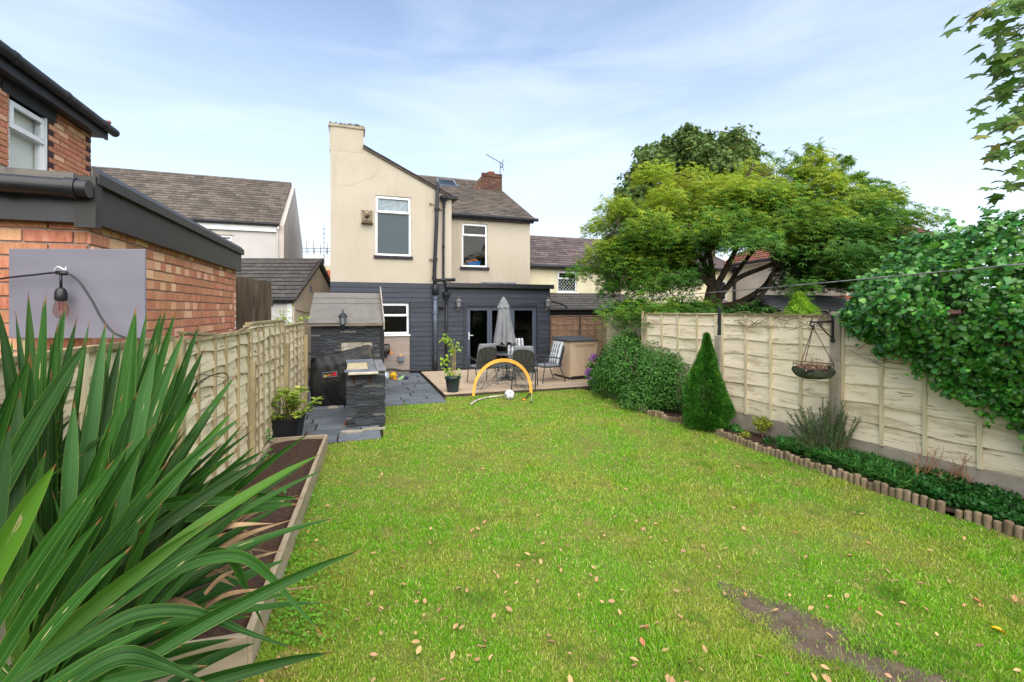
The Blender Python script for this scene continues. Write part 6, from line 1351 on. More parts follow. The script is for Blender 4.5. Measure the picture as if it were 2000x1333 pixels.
for (bx, by), tx, ty, d0, d1, wp in (
    (A_, 55, 570, 1.72, 1.80, 26), (A_, 90, 571, 1.70, 1.76, 30), (A_, 84, 587, 1.8, 1.95, 18), (A_, 30, 608, 1.75, 1.8, 20), (A_, -4, 596, 1.62, 1.6, 30), (A_, 129, 588, 1.75, 1.92, 20), (A_, 122, 598, 1.8, 1.98, 18),
    (A_, 112, 630, 1.68, 1.72, 24), (A_, 151, 618, 1.72, 1.85, 24), ((120, 1010), 175, 622, 1.8, 2.0, 17), ((150, 1010), 207, 626, 1.72, 1.82, 30), ((160, 1000), 225, 636, 1.8, 1.95, 17), (B_, 266, 598, 1.70, 1.78, 46), (B_, 289, 600, 1.8, 1.95, 20),
    (B_, 318, 600, 1.75, 1.85, 30), (B_, 327, 594, 1.8, 1.98, 20), (B_, 345, 602, 1.72, 1.84, 26), (B_, 307, 674, 1.62, 1.66, 36), (B_, 364, 638, 1.72, 1.82, 28), (C2, 393, 625, 1.8, 1.98, 24), (C2, 401, 678, 1.70, 1.80, 38),
    ((-40, 1010), 177, 660, 1.42, 1.58, 46), ((-60, 1080), 60, 690, 1.5, 1.55, 46), ((-70, 1000), 40, 720, 1.45, 1.5, 34), ((128, 1040), 145, 784, 1.42, 1.44, 30), ((185, 1080), 268, 765, 1.45, 1.5, 38), ((110, 1090), 216, 832, 1.35, 1.38, 34), ((200, 1060), 384, 765, 1.62, 1.75, 36),
    ((150, 1050), 240, 770, 1.55, 1.6, 28), (C2, 463, 730, 1.72, 2.05, 26), (C2, 440, 770, 1.7, 2.0, 24), (C2, 457, 802, 1.68, 1.98, 26), ((200, 1060), 473, 813, 1.55, 1.85, 34), ((230, 1050), 496, 839, 1.72, 2.1, 16), ((180, 1090), 430, 850, 1.5, 1.75, 34), ((210, 1080), 520, 878, 1.58, 1.95, 30),
    ((150, 1130), 532, 890, 1.45, 1.85, 30), ((190, 1150), 633, 884, 1.42, 1.95, 30), ((200, 1160), 644, 912, 1.42, 1.92, 24), ((230, 1150), 600, 905, 1.5, 2.0, 26), ((170, 1180), 662, 1010, 1.35, 1.75, 30), ((60, 1260), 442, 1040, 1.22, 1.45, 58), ((20, 1300), 416, 1015, 1.2, 1.42, 40), ((240, 1170), 560, 985, 1.45, 1.85, 24),
    ((-40, 1240), 222, 900, 1.15, 1.2, 30), ((-60, 1180), 110, 905, 1.2, 1.25, 52), ((0, 1330), 259, 1066, 1.12, 1.2, 36), ((30, 1200), 260, 860, 1.3, 1.36, 40), ((60, 1240), 300, 830, 1.35, 1.42, 34), ((90, 1250), 330, 900, 1.35, 1.45, 40), ((80, 1230), 300, 960, 1.3, 1.36, 44), ((-40, 1330), 200, 1010, 1.2, 1.25, 40),
    ((140, 1400), 656, 1273, 1.05, 1.35, 36), ((60, 1390), 713, 1071, 1.08, 1.60, 36), ((120, 1250), 649, 1176, 1.3, 1.68, 26), ((150, 1230), 580, 1162, 1.4, 1.75, 18), ((140, 1230), 520, 1060, 1.35, 1.7, 28), ((140, 1230), 540, 1092, 1.4, 1.72, 22), ((60, 1330), 330, 1214, 1.12, 1.25, 24), ((60, 1350), 405, 1300, 1.12, 1.22, 30),
    ((330, 1310), 500, 1256, 1.3, 1.5, 30), ((200, 1330), 480, 1262, 1.25, 1.5, 30), ((-20, 1100), 20, 830, 1.3, 1.3, 40), ((20, 1130), 40, 760, 1.45, 1.5, 40), ((40, 1130), 60, 700, 1.5, 1.58, 44), ((100, 1120), 100, 720, 1.55, 1.6, 36), ((20, 1150), 90, 880, 1.35, 1.4, 44), ((-20, 1060), -20, 700, 1.5, 1.5, 40)):
    yl((bx, by+30, d0), (tx, ty, d1), wp)
yl((240, 1230, 1.35), (640, 1252, 1.55), 28, [(330, 1125, 1.42), (415, 1090, 1.5), (480, 1092, 1.55), (530, 1130, 1.58), (580, 1185, 1.58)], roll=.2)
yl((300, 1190, 1.4), (522, 1238, 1.62), 24, [(400, 1088, 1.5), (450, 1092, 1.55), (480, 1150, 1.58)], roll=.3)
yl((30, 1340, 1.1), (603, 1277, 1.4), 31, [(170, 1250, 1.18), (270, 1200, 1.24), (380, 1198, 1.3), (480, 1235, 1.36)], roll=.0)
yl((60, 1420, 1.02), (420, 1345, 1.15), 46, [(150, 1330, 1.05), (240, 1283, 1.08), (320, 1300, 1.12)], roll=.0)
yl((320, 985, 1.7), (594, 974, 1.85), 34, [(420, 972, 1.75), (510, 972, 1.8)], roll=.5)
yl((330, 1010, 1.72), (585, 985, 1.9), 44, [(420, 1000, 1.78), (510, 990, 1.84)], roll=-.2)
for k in range(230):                                  # the crowded inner leaves
    c = random.choice([at(60, 1120, 1.7), at(210, 1110, 1.8), at(60, 1380, 1.45), at(200, 1290, 1.5), at(-100, 1120, 1.6)])
    d = Vector((random.uniform(-.55, .9), random.uniform(-.15, .9), random.uniform(.05, 1.15))).normalized(); Ln = random.uniform(.42, .66)
    tip = c + d*Ln
    if tip.z > 1.93 - .0*tip.x: tip.z = 1.9 - random.uniform(0, .15)
    yleaf([c, c+d*Ln*.4+Vector((0, 0, .03)), c+d*Ln*.75+Vector((0, 0, .02)), tip], random.uniform(.030, .055), (Vector((0, 0, 1))*.6 - d*.2 + Vector((random.uniform(-.6, .6), -random.uniform(.2, .9), 0))).normalized())
for k in range(46):                                  # slim upright and leaning leaves behind the big ones
    up_ = k < 20; bx, by = (random.uniform(0, 260), 1000) if up_ else (random.uniform(120, 300), random.uniform(1060, 1180))
    tx, ty = (bx*1.1+random.uniform(-30, 110), random.uniform(640, 780)) if up_ else (bx+random.uniform(170, 330), by-random.uniform(120, 300))
    yl((bx, by, random.uniform(1.7, 1.95)), (tx, ty, random.uniform(1.85, 2.15)), random.uniform(15, 26), sag=random.uniform(-.01, .06))
M['drybrown'] = mk('dry_yucca_leaf', '#80664a', '#9c8260', rough=.85, scale=12, rnd=.25)
for k in range(22):
    p = at(random.uniform(250, 450), random.uniform(1000, 1230), random.uniform(1.5, 1.95)); q = p + Vector((random.uniform(.05, .3), random.uniform(-.1, .3), random.uniform(-.12, .1)))
    o = yleaf([p, p.lerp(q, .4)+Vector((0, 0, .02)), q], random.uniform(.015, .04), Vector((0, -.4, 1)).normalized(), .5); o.data.materials[0] = M['drybrown']; o.name = 'dry_leaf'
mb = MB()
for (p, q, r) in ((Vector((-1.7, 1.75, 0)), at(70, 1080, 1.72), .07), (Vector((-1.6, 1.9, 0)), at(225, 1080, 1.8), .065), (Vector((-1.55, 1.55, 0)), at(60, 1400, 1.4), .07)): limb(mb, [p, p.lerp(q, .5)+Vector((.03, 0, 0)), q], r*1.2, r, 10)
mb.build('trunk', M['oldwood'], yu)

# ------------------------------------------------------------------ maple
mt = thing('maple_tree', 'wide spreading maple with feathery green leaves and yellow-green top behind the fence', 'tree', (0, 0, 0))
mb = MB(); limbs = []
def PX(lst, y0, y1): return [at(x, y, y0+(y1-y0)*i/(len(lst)-1)) for i, (x, y) in enumerate(lst)]
T0 = at(1390, 606, 11.4); T0.z = 0
limbs += [limb(mb, [T0, at(1392, 640, 11.4), at(1386, 600, 11.4), at(1392, 562, 11.4)], .20, .14, 12)]
for lst, y1, r in (([(1392, 562), (1362, 530), (1332, 492), (1290, 472), (1245, 462), (1200, 450)], 10.6, .085), ([(1390, 556), (1374, 512), (1346, 478), (1320, 440), (1290, 400)], 12.6, .08), ([(1394, 560), (1386, 500), (1370, 450), (1358, 395), (1352, 350)], 11.6, .085),
                   ([(1396, 566), (1420, 522), (1442, 472), (1442, 420), (1452, 360), (1470, 325)], 11.2, .09), ([(1400, 585), (1440, 545), (1500, 520), (1545, 500), (1610, 465), (1690, 430)], 10.9, .08), ([(1396, 600), (1440, 592), (1490, 562), (1512, 530), (1545, 488), (1610, 440), (1650, 390)], 12.4, .09),
                   ([(1390, 548), (1350, 540), (1300, 534), (1262, 546), (1215, 540)], 10.4, .06), ([(1400, 600), (1420, 560), (1480, 480), (1540, 420), (1570, 350)], 12.2, .075), ([(1512, 530), (1580, 510), (1650, 505), (1720, 510)], 11.8, .055), ([(1372, 512), (1400, 470), (1420, 420), (1400, 370)], 12.8, .06), ([(1388, 600), (1350, 606), (1300, 604), (1240, 600)], 10.0, .04)):
    limbs.append(limb(mb, PX(lst, 11.4, y1), r, .018, 8))
sp2 = at(1440, 606, 11.0); limbs.append(limb(mb, [Vector((sp2.x-.25, 11.1, 0)), at(1432, 612, 11.1), at(1470, 592, 11.0), at(1500, 560, 10.8), at(1516, 520, 10.7), at(1560, 480, 10.6)], .10, .02, 8))
LP = np.array([tuple(p) for l in limbs for p in l]); LP = LP[LP[:, 2] > 2.4]
CM, RM = np.array([6.2, 11.8, 2.95]), np.array([4.2, 2.9, 3.0])
pads = []
while len(pads) < 430:
    d = unit(rng.normal(size=3)); d[2] = abs(d[2])*1.0 - .22*rng.random()
    r = rng.uniform(.62, 1.0) if rng.random() < .8 else rng.uniform(.35, .62)
    if d[0] > .25: d[2] *= 1-.22*d[0]
    p = CM + d*r*RM*(1+.10*math.sin(5*d[0]+3*d[1])+.07*math.sin(9*d[0]-7*d[2]))
    px, py = 1000+FPX*p[0]/p[1], HOR-FPX*(p[2]-CAM_H)/p[1]
    if py > 468 and 1358 < px < 1530: continue
    if px < 1330 and py > 585 or py > 600: continue
    pads.append((p, d))
for x, y, Y in [(1210, 597, 10.3), (1245, 590, 10.2), (1290, 588, 10.1), (1330, 592, 10.0), (1370, 596, 10.1), (1235, 605, 10.0), (1300, 606, 9.9), (1345, 610, 9.9), (1270, 612, 9.8), (1295, 618, 9.6), (1320, 600, 10.1), (1240, 530, 10.6), (1275, 545, 10.5), (1310, 548, 10.4), (1220, 500, 10.6), (1190, 478, 10.8), (1255, 560, 10.4)]:
    pads.append((np.array(at(x, y, Y)), unit(np.array([-.5, -.5, .4]))))
Pn, Pm, Py = [], [], []; tw = MB()
for p, d in pads:
    rad = rng.uniform(.26, .56); m = int(215*rad/.42); a = rng.uniform(0, 6.28, m); rr_ = np.sqrt(rng.random(m))*rad
    hor = unit(np.array([d[0], d[1], 0])+1e-6); out = np.column_stack([np.cos(a)*rr_, np.sin(a)*rr_, rng.normal(0, .11, m) - .45*rr_**2 - .22*rr_*(np.cos(a)*hor[0]+np.sin(a)*hor[1])])
    Lp = p + out; D = unit(np.column_stack([np.cos(a), np.sin(a), -.55+rng.normal(0, .3, m)]) + hor*.5 + rand_dirs(m)*.35)
    hi = (Lp[:, 2]-CM[2])/RM[2] - .22*(Lp[:, 0]-CM[0])/RM[0] + rng.normal(0, .16, m) + rng.normal(0, .08) + (.35 if p[1] < 10.7 and p[2] < 2.4 else 0)  # picks leaf colour: young growth plus painted sunlight on top, painted shade below
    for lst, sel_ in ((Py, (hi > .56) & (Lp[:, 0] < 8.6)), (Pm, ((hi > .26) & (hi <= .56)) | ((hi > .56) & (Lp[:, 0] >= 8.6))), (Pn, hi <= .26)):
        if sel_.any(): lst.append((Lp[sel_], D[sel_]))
    k = np.argmin(((LP-p)**2).sum(1)); q = Vector(LP[k]); v = Vector(p); tw.tube([q, q.lerp(v, .5)+Vector((0, 0, .10)), v], [.016, .011, .005], 4, cap=False)
for k in range(46):                                  # long feathery shoots on the far side of the crown
    p0 = np.array(at(rng.uniform(1500, 1700), rng.uniform(380, 470), 11.5)); px = rng.uniform(1480, 1840); py = 286 + max(0, px-1610)*.62 + rng.uniform(-10, 60) + max(0, 1560-px)*.25
    p1 = np.array(at(px, py, rng.uniform(11, 12.4))); m = 80; f = rng.uniform(.35, 1, m)**.8; Lp = p0 + (p1-p0)*f[:, None] + np.array([0, 0, 1])*(.35*np.sin(f*3.1))[:, None] + rand_dirs(m)*(.16*(1.05-f))[:, None]
    Pm.append((Lp, unit((p1-p0)*.12 + rand_dirs(m)*.7 + np.array([.3, 0, -.35])))) ; tw.tube([p0, p0*.5+p1*.5+np.array([0, 0, .35]), p1], [.015, .01, .003], 4, cap=False)
mb.v += []; k0 = len(mb.v); mb.v += tw.v; mb.f += [tuple(i+k0 for i in f) for f in tw.f]; mb.build('trunk', M['bark'], mt, smooth=True)
for nm, lst, mm in (('crown', Pn, M['maple']), ('crown', Pm, M['maplemid']), ('crown', Py, M['mapleyoungsunlit'])):
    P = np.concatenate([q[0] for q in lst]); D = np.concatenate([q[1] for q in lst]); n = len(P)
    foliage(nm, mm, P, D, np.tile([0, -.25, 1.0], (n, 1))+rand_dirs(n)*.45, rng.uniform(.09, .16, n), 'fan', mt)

# ------------------------------------------------------------------ sycamore behind, overhanging branches
sy = thing('sycamore_tree', 'tall dull green tree rising behind the maple', 'tree', (0, 0, 0)); Ys = 23.0
mb = MB(); b0 = at(1390, 606, Ys); b0.z = 0; limb(mb, [b0, at(1385, 450, Ys), at(1370, 340, Ys), at(1350, 280, Ys)], .35, .06, 10)
for x, y in ((1260, 340), (1300, 300), (1440, 290), (1410, 300), (1330, 275), (1235, 385)): limb(mb, [at(1382, 440, Ys), at((1382+x)/2, (430+y)/2-12, Ys), at(x, y, Ys+random.uniform(-1, 1))], .12, .02, 6)
mb.build('trunk', M['bark'], sy, smooth=True); Ps, Ns = [], []
for i, (x, y, rp_) in enumerate(((1270, 322, 36), (1300, 298, 34), (1342, 278, 34), (1360, 300, 34), (1245, 352, 34), (1232, 385, 34), (1320, 330, 50), (1425, 290, 42), (1445, 308, 40), (1460, 300, 24), (1395, 330, 50), (1440, 350, 50), (1380, 272, 16), (1285, 365, 55), (1350, 370, 60), (1400, 380, 60), (1255, 300, 16), (1220, 400, 30), (1345, 260, 18), (1430, 270, 18))):
    c = at(x, y, Ys + rng.uniform(-1, 1)); r = rp_/FPX*Ys; P, nr = blob(int(760*(rp_/34)**1.6), c, (r*.92, r*.9, r*.80), .7, 4.5, .45, i); Ps.append(P); Ns.append(nr)
leaf_mass('crown', M['syc'], np.concatenate(Ps), np.concatenate(Ns), .165, 'maple', sy)
ov = thing('overhanging_tree', 'large lobed leaves on branches hanging in from the top corner of the garden', 'tree', (0, 0, 0))
mb = MB(); limb(mb, [Vector((8.2, 5.4, 0)), Vector((8.0, 5.4, 3)), Vector((7.6, 5.3, 6.2))], .2, .12, 10); ovl = []
for tx, ty, bx, by, d in ((1903, 32, 2140, -60, 5.0), (1950, 70, 2150, 10, 5.2), (1948, 130, 2140, 60, 5.0), (1945, 195, 2160, 110, 5.1), (1962, 248, 2150, 170, 4.9), (1950, 300, 2150, 230, 5.2), (1972, 375, 2150, 300, 5.0), (1985, 20, 2150, -40, 4.7), (1985, 160, 2150, 120, 5.4), (1985, 100, 2150, 60, 4.8), (1992, 225, 2140, 160, 5.3)):
    a, b = at(bx, by, d+.4), at(tx, ty, d); limb(mb, [Vector((7.7, 5.3, 5.0)), a.lerp(Vector((7.7, 5.3, 5.0)), .3), a], .05, .02, 6); br = limb(mb, [a, a.lerp(b, .55)+Vector((0, 0, .05)), b], .018, .004, 5)
    for p in br[3:]:
        for _ in range(6): ovl.append((p+Vector((random.gauss(0, .07), random.gauss(0, .12), random.gauss(0, .07))), Vector((-.9, random.gauss(0, .5), -.45+random.gauss(0, .35)))))
mb.build('trunk', M['bark'], ov, smooth=True)
t, fs = LEAF['maple']; lm = []
for k in range(3):
    m_ = MB(); m_.add([(x, y, z + .15*math.sin(y*4+k)*x - .10*y*y) for x, y, z in t], [tuple(int(i) for i in q) for f in fs for q in f]); lm.append(m_.mesh('leaf', M['overleaf'], True))
def leaf_obj(me, parent, p, d, up, s, name='leaf'):
    d = d.normalized(); x = d.cross(up).normalized(); z = x.cross(d); piece(name, me, parent, Matrix(((x.x, d.x, z.x, p.x), (x.y, d.y, z.y, p.y), (x.z, d.z, z.z, p.z), (0, 0, 0, 1))), (s, s, s))
random.shuffle(ovl); ovl = [o_ for o_ in ovl if 1000+FPX*o_[0].x/o_[0].y < 2045]
for p, d in ovl[:300]: leaf_obj(random.choice(lm), ov, p, d, Vector((random.gauss(0, .5), -.3+random.gauss(0, .4), 1)), random.uniform(.10, .18))

# ------------------------------------------------------------------ ivy over the fence
iv = thing('ivy', 'thick glossy ivy mounded over the cream fence and trailing down its boards', 'ivy', (0, 0, 0))
S_ = [3.86, 4.06, 4.3, 4.62, 4.95, 5.3, 5.7, 6.2, 7.2]                      # metres along the garden fence
ZT = [1.95, 2.12, 2.42, 2.62, 2.85, 2.95, 3.0, 3.05, 3.05]; ZB = [1.84, 1.70, 1.52, 1.42, 1.10, .92, .66, .5, .4]
nC = 2900; s = rng.uniform(3.92, 7.2, nC); u = rng.random(nC)
zt, zb_ = np.interp(s, S_, ZT), np.interp(s, S_, ZB); lay = rng.random(nC)**.45
zz = zb_ + (zt-zb_)*u; lum = vnoise(np.column_stack([s, zz]), 3.0, 21); lum2 = vnoise(np.column_stack([s, zz]), 7.5, 33)
th = (.10 + .36*np.sin(np.pi*np.clip(.15+.85*u, 0, 1))**.8)*np.clip((s-3.75)/1.1, .25, 1) * np.clip(.25+1.6*u, .2, 1)
y = -th*lay*(1+.55*lum+.35*lum2) - .05; zz = zz + .09*np.clip(lum2, -1, 1)*(u > .8)
back = (zz > 1.95) & (rng.random(nC) < .45); y = np.where(back, rng.uniform(-.12, .5, nC), y)
ok = (lum2 > -.95) | (rng.random(nC) < .4); s, u, zz, y, lay = s[ok], u[ok], zz[ok], y[ok], lay[ok]; nC = len(s); per = rng.integers(7, 13, nC); ix = np.repeat(np.arange(nC), per); nI = len(ix)
nx_, ny_ = -DR.y, DR.x                               # away from the garden
Cc = np.column_stack([A0.x + DR.x*s + nx_*y, A0.y + DR.y*s + ny_*y, zz]); cn_ = np.column_stack([-nx_*np.ones(nC), -ny_*np.ones(nC), .25+1.0*np.clip(u-.5, 0, 1)])
cn_ = unit(cn_ + rand_dirs(nC)*.45); shoot = unit(cn_*.8 + rand_dirs(nC)*.6 + np.array([0, 0, -.35])); f_ = rng.random(nI); rd_ = rand_dirs(nI)
Pv = Cc[ix] + shoot[ix]*(f_*rng.uniform(.06, .20, nC)[ix])[:, None] + rd_*.035; nrm = unit(cn_[ix] + rd_*.35); lay = lay[ix] + .25*f_
D = unit(rd_*.9 + shoot[ix]*.35 + np.array([0, 0, -.55])); Nn = unit(nrm + shoot[ix]*.4 + rand_dirs(nI)*.40 + np.array([0, 0, .15])); sz = rng.uniform(.030, .075, nI)*rng.uniform(.75, 1.3, nC)[ix]*(1.1-.45*f_)
s = s[ix]
order = np.argsort(-lay*(1) - .15*(s-3.4)); sel, rest = order[:300], order[300:]
im = []
for k in range(3):
    t, fs = LEAF['ivy']; m_ = MB(); m_.add([(x, yy, z + .10*math.sin(yy*5+k*2)*x) for x, yy, z in t], [tuple(int(i) for i in q) for f in fs for q in f]); im.append(m_.mesh('leaf', M['ivy'], True))
for i in sel: leaf_obj(random.choice(im), iv, Vector(Pv[i]), Vector(D[i]), Vector(Nn[i]), float(sz[i]))
foliage('leaves', M['ivyj'], Pv[rest], D[rest], Nn[rest], sz[rest], 'ivy', iv, 'stuff')
mb = MB()
for k in range(26):                                  # woody stems
    s0 = random.uniform(3.6, 6.9); zt0, zb0 = float(np.interp(s0, S_, ZT)), float(np.interp(s0, S_, ZB)); limb(mb, [mr(s0+.1, -.05, max(.3, zb0-.05)), mr(s0+random.uniform(-.2, .2), -.09, (zb0+zt0)/2), mr(s0+random.uniform(-.3, .3), -.06, zt0-.2)], .010, .005, 5)
for pts in ([(1855, 793), (1872, 792), (1900, 800), (1922, 815)], [(1828, 838), (1850, 836), (1880, 842), (1905, 852)], [(1826, 800), (1840, 786), (1846, 776)]):
    limb(mb, [at(x, y, 4.98+(1905-x)*.0035) for x, y in pts], .005, .003, 4)
mb.build('stem', M['bark'], iv)
for px, py in ((1822, 792), (1846, 788), (1852, 778), (1886, 797), (1928, 806), (1862, 838), (1880, 842), (1897, 848), (1922, 854), (1940, 858), (1945, 830), (1960, 860), (1975, 880), (1930, 770), (1950, 800), (1982, 830)):
    Yv = 5.02+(1905-px)*.0036; p = at(px, py, Yv-.06); leaf_obj(random.choice(im), iv, p, Vector((random.gauss(0, .4), 0, -1)), Vector((-.85, -.4, .3)), random.uniform(.055, .085))
dv = thing('dry_vine', 'bare woody vine stems tangled along the top of the cream fence', 'vine', (0, 0, 0)); mb = MB()
for k in range(26):
    s0 = random.uniform(2.15, 4.2); Ln = random.uniform(.2, .6); z0 = random.uniform(1.66, 1.92); limb(mb, [mr(s0, -.06, z0), mr(s0+Ln*.4, -.09, z0+random.uniform(-.10, .07)), mr(s0+Ln*.7, -.06, z0+random.uniform(-.08, .06)), mr(s0+Ln, -.07, z0+random.uniform(-.12, .06))], random.uniform(.004, .009), .003, 5)
for k in range(14):
    s0 = random.uniform(3.85, 5.3); z0 = random.uniform(1.3, 1.75); limb(mb, [mr(s0, -.045, z0), mr(s0+.12, -.05, z0+random.uniform(-.12, .12)), mr(s0+.25, -.045, z0+random.uniform(-.18, .12))], .004, .002, 4)
for x, y in ((1585, 618), (1605, 622)): limb(mb, [at(x, y+14, 6.15), at(x+2, y, 6.12), at(x+10, y-3, 6.1), at(x+16, y+4, 6.1), at(x+10, y+12, 6.1)], .011, .007, 6)
mb.build('stem', mk('dry_vine_bark', '#6f6050', '#8d7c68', rough=.9, scale=9), dv, smooth=True)

# ------------------------------------------------------------------ border planting
gb = thing('clipped_bush', 'big rounded dark green bush between the lawn edging and the cream fence', 'bush', (0, 0, 0)); Ps, Ns = [], []
for i, (x, y, Y, rx, ry, rz, n) in enumerate(((1225, 715, 9.75, .60, .7, .66, 9500), (1290, 730, 9.1, .58, .6, .62, 9500), (1320, 745, 8.7, .42, .5, .55, 6400), (1200, 740, 10.2, .5, .6, .62, 6400), (1265, 775, 9.0, .55, .5, .42, 6000), (1240, 680, 10.2, .48, .6, .36, 3000), (1330, 700, 9.0, .3, .4, .4, 2600))):
    P, nr = blob(n, at(x, y, Y), (rx, ry, rz), .4, 3.2, .24, i+40, .03); Ps.append(P); Ns.append(nr)
leaf_mass('foliage', M['bush'], np.concatenate(Ps), np.concatenate(Ns), .041, 'oval', gb, .1, .8)
mb = MB()
for k in range(12): limb(mb, [at(1270+random.uniform(-40, 40), 800, 9.2+random.uniform(-.4, .4))*Vector((1, 1, 0)) if False else Vector((2.7+random.uniform(-.4, .4), 9.3+random.uniform(-.4, .4), 0)), Vector((2.6+random.uniform(-.5, .5), 9.4+random.uniform(-.5, .5), 1.2))], .02, .006, 5)
mb.build('stems', M['bark'], gb)
pbu = thing('pale_bush', 'pale grey-green feathery shrub behind the big bush at the end of the deck', 'shrub', (0, 0, 0)); P1, n1 = blob(2600, at(1222, 640, 10.9), (.62, .5, .42), .7, 3, .3, 70); P2, n2_ = blob(900, at(1200, 670, 10.8), (.4, .4, .5), .7, 3, .3, 71)
leaf_mass('foliage', M['palebush'], np.concatenate([P1, P2]), np.concatenate([n1, n2_]), .055, 'needle', pbu, .0, 1.0)
MB().tube([Vector((2.85, 10.9, 0)), Vector((2.75, 10.9, 1.4))], .03, 6).build('stem', M['bark'], pbu)
hy = thing('hydrangea', 'hydrangea with purple and pink flower heads beside the storage box', 'hydrangea', (0, 0, 0)); hc = at(1172, 722, 11.15)
P, nr = blob(900, (hc.x+.1, hc.y, .42), (.42, .4, .42), .6, 3, .2, 80, .03); leaf_mass('foliage', M['cover_leaf'], P, nr, .10, 'oval', hy, .2, .6)
for x, y, r in ((1156, 702, .085), (1160, 695, .07), (1150, 723, .065), (1170, 728, .06), (1164, 745, .055), (1152, 740, .05), (1175, 700, .06), (1146, 729, .05)):
    c = at(x, y, 10.95); P, nr = blob(110, (0, 0, 0), (r, r, r*.8), .2, 3, .1, 3); P = P+np.array(c); foliage('flower_head', M['flower'], P, rand_dirs(len(P)), nr+rand_dirs(len(P))*.3, np.full(len(P), .034), 'diamond', hy)
MB().tube([Vector((hc.x+.1, hc.y, 0)), Vector((hc.x+.1, hc.y, .5))], .02, 6).build('stem', M['bark'], hy)
cf = thing('cone_conifer', 'small bright green cone-shaped conifer between the bush and the fence', 'conifer', (0, 0, 0)); cc = at(1379, 836, 7.45); n = 15000
h = rng.random(n)**1.35; a = rng.uniform(0, 6.28, n); R0 = np.interp(h, [0, .12, .3, .55, .75, .88, 1], [.27, .345, .335, .225, .115, .045, .006]); lum = vnoise(np.column_stack([a*1.5, h*7]), 2.2, 8); r = R0*(1+.14*lum)*(1-.35*rng.random(n)**1.5)
P = np.column_stack([cc.x + np.cos(a)*r + .02*np.sin(h*9), cc.y + np.sin(a)*r, .04+h*1.50]); out = np.column_stack([np.cos(a), np.sin(a), np.zeros(n)])
foliage('foliage', M['conifer'], P, unit(out*.7+np.array([0, 0, .75])+rand_dirs(n)*.4), unit(np.cross(out, np.array([0, 0, 1]))*rng.choice([-1, 1], n)[:, None]*.8+out*.5+rand_dirs(n)*.5), rng.uniform(.035, .07, n), 'fan', cf)
MB().tube([Vector((cc.x, cc.y, 0)), Vector((cc.x, cc.y, 1.45))], [.05, .005], 8).build('trunk', M['bark'], cf)
c2 = at(1562, 606, 8.4); c2.z = 0; lc = thing('lime_conifer', 'small lime green conifer showing above the fence in front of the slate roof', 'conifer', c2); n = 6000; h = rng.random(n); a = rng.uniform(0, 6.28, n); r = np.interp(h, [0, .6, .8, 1], [.45, .36, .20, .02])*(1-.5*rng.random(n)**1.2)*(1+.35*np.sin(a*5+h*9)*np.sin(h*23+a*2))
out = np.column_stack([np.cos(a), np.sin(a), np.zeros(n)]); foliage('foliage', M['limeconifer'], np.column_stack([np.cos(a)*r, np.sin(a)*r, .9+h*1.3]), unit(out*.35+np.array([0, 0, 1])+rand_dirs(n)*.35), unit(out+rand_dirs(n)*.6), rng.uniform(.06, .12, n), 'fan', lc)
MB().tube([(0, 0, 0), (0, 0, 2.0)], [.04, .01], 6).build('trunk', M['bark'], lc)
for i, (x, y, Y, rx, rz, lb) in enumerate(((1455, 612, 10.4, .75, .42, 'green shrub peeping over the fence at the foot of the maple trunk'), (1235, 606, 12.2, .6, .5, 'dark shrub behind the pale feathery bush under the maple'), (1345, 612, 12.0, .9, .5, 'leafy shrub under the low maple branches behind the fence'), (1490, 604, 13.0, .7, .5, 'yellow-green shrub below the cream house wall behind the fence'))):
    c = at(x, y, Y); t_ = thing('garden_shrub', lb, 'shrub', (c.x, c.y, 0)); P, nr = blob(1500, (0, 0, c.z-.15), (rx, .6, rz), .7, 3, .3, 90+i); leaf_mass('foliage', [M['bush'], M['maple'], M['bush'], M['maplemid']][i], P, nr, .075, 'oval', t_); MB().tube([(0, 0, 0), (0, 0, c.z)], .03, 6).build('stem', M['bark'], t_)
rs_ = thing('rosemary_bush', 'upright grey-green rosemary shrub in front of the concrete fence post', 'shrub', (0, 0, 0)); rc = at(1615, 880, 6.0); rc.z = 0; mb = MB(); Pl, Dl = [], []
for k in range(120):
    a = random.uniform(0, 6.28); r = random.uniform(.02, .30); b = Vector((rc.x+r*.6*math.cos(a)*1.3, rc.y+r*.6*math.sin(a), .0)); Ht = random.uniform(.42, .92)*(1-.35*(r/.3)); t_ = Vector((rc.x+r*1.9*math.cos(a)+random.gauss(0, .05), rc.y+r*1.4*math.sin(a), Ht)); pts = limb(mb, [b, b.lerp(t_, .5)+Vector((0, 0, .05)), t_], .006, .002, 4, 5)
    for i in range(110):
        f = random.uniform(.25, 1)*(len(pts)-1); j = int(min(f, len(pts)-2)); Pl.append(pts[j].lerp(pts[j+1], f-j)); d = (pts[j+1]-pts[j]).normalized(); Dl.append(tuple(d*.75+Vector((random.gauss(0, .5), random.gauss(0, .5), random.gauss(0, .4)))))
mb.build('stems', M['stem'], rs_); foliage('foliage', M['rosemary'], np.array([tuple(p) for p in Pl]), np.array(Dl), rand_dirs(len(Pl)), rng.uniform(.028, .048, len(Pl)), 'needle', rs_)
def border_pts(n, px0, px1, y0f, y1f):               # ground points between edging and fence
    px = rng.uniform(px0, px1, n); f = rng.uniform(y0f, y1f, n)
    ex = np.array([e[0] for e in edge_px]); ey = np.array([e[1] for e in edge_px]); yb = np.interp(px, ex, ey)-10; yt = np.interp(px, [1172, 1440, 1725, 1950, 2100], [745, 842, 905, 965, 1010]); py = yb+(yt-yb)*f; Y = FPX*CAM_H/(py-HOR); return np.column_stack([(px-1000)/FPX*Y, Y, np.zeros(n)])
P = border_pts(9000, 1520, 1830, .0, .95); n = len(P); hh = .05+.12*np.clip(1-((P[:, 1]-5.6)/1.3)**2, 0, 1); P[:, 2] = hh*rng.random(n)**.5
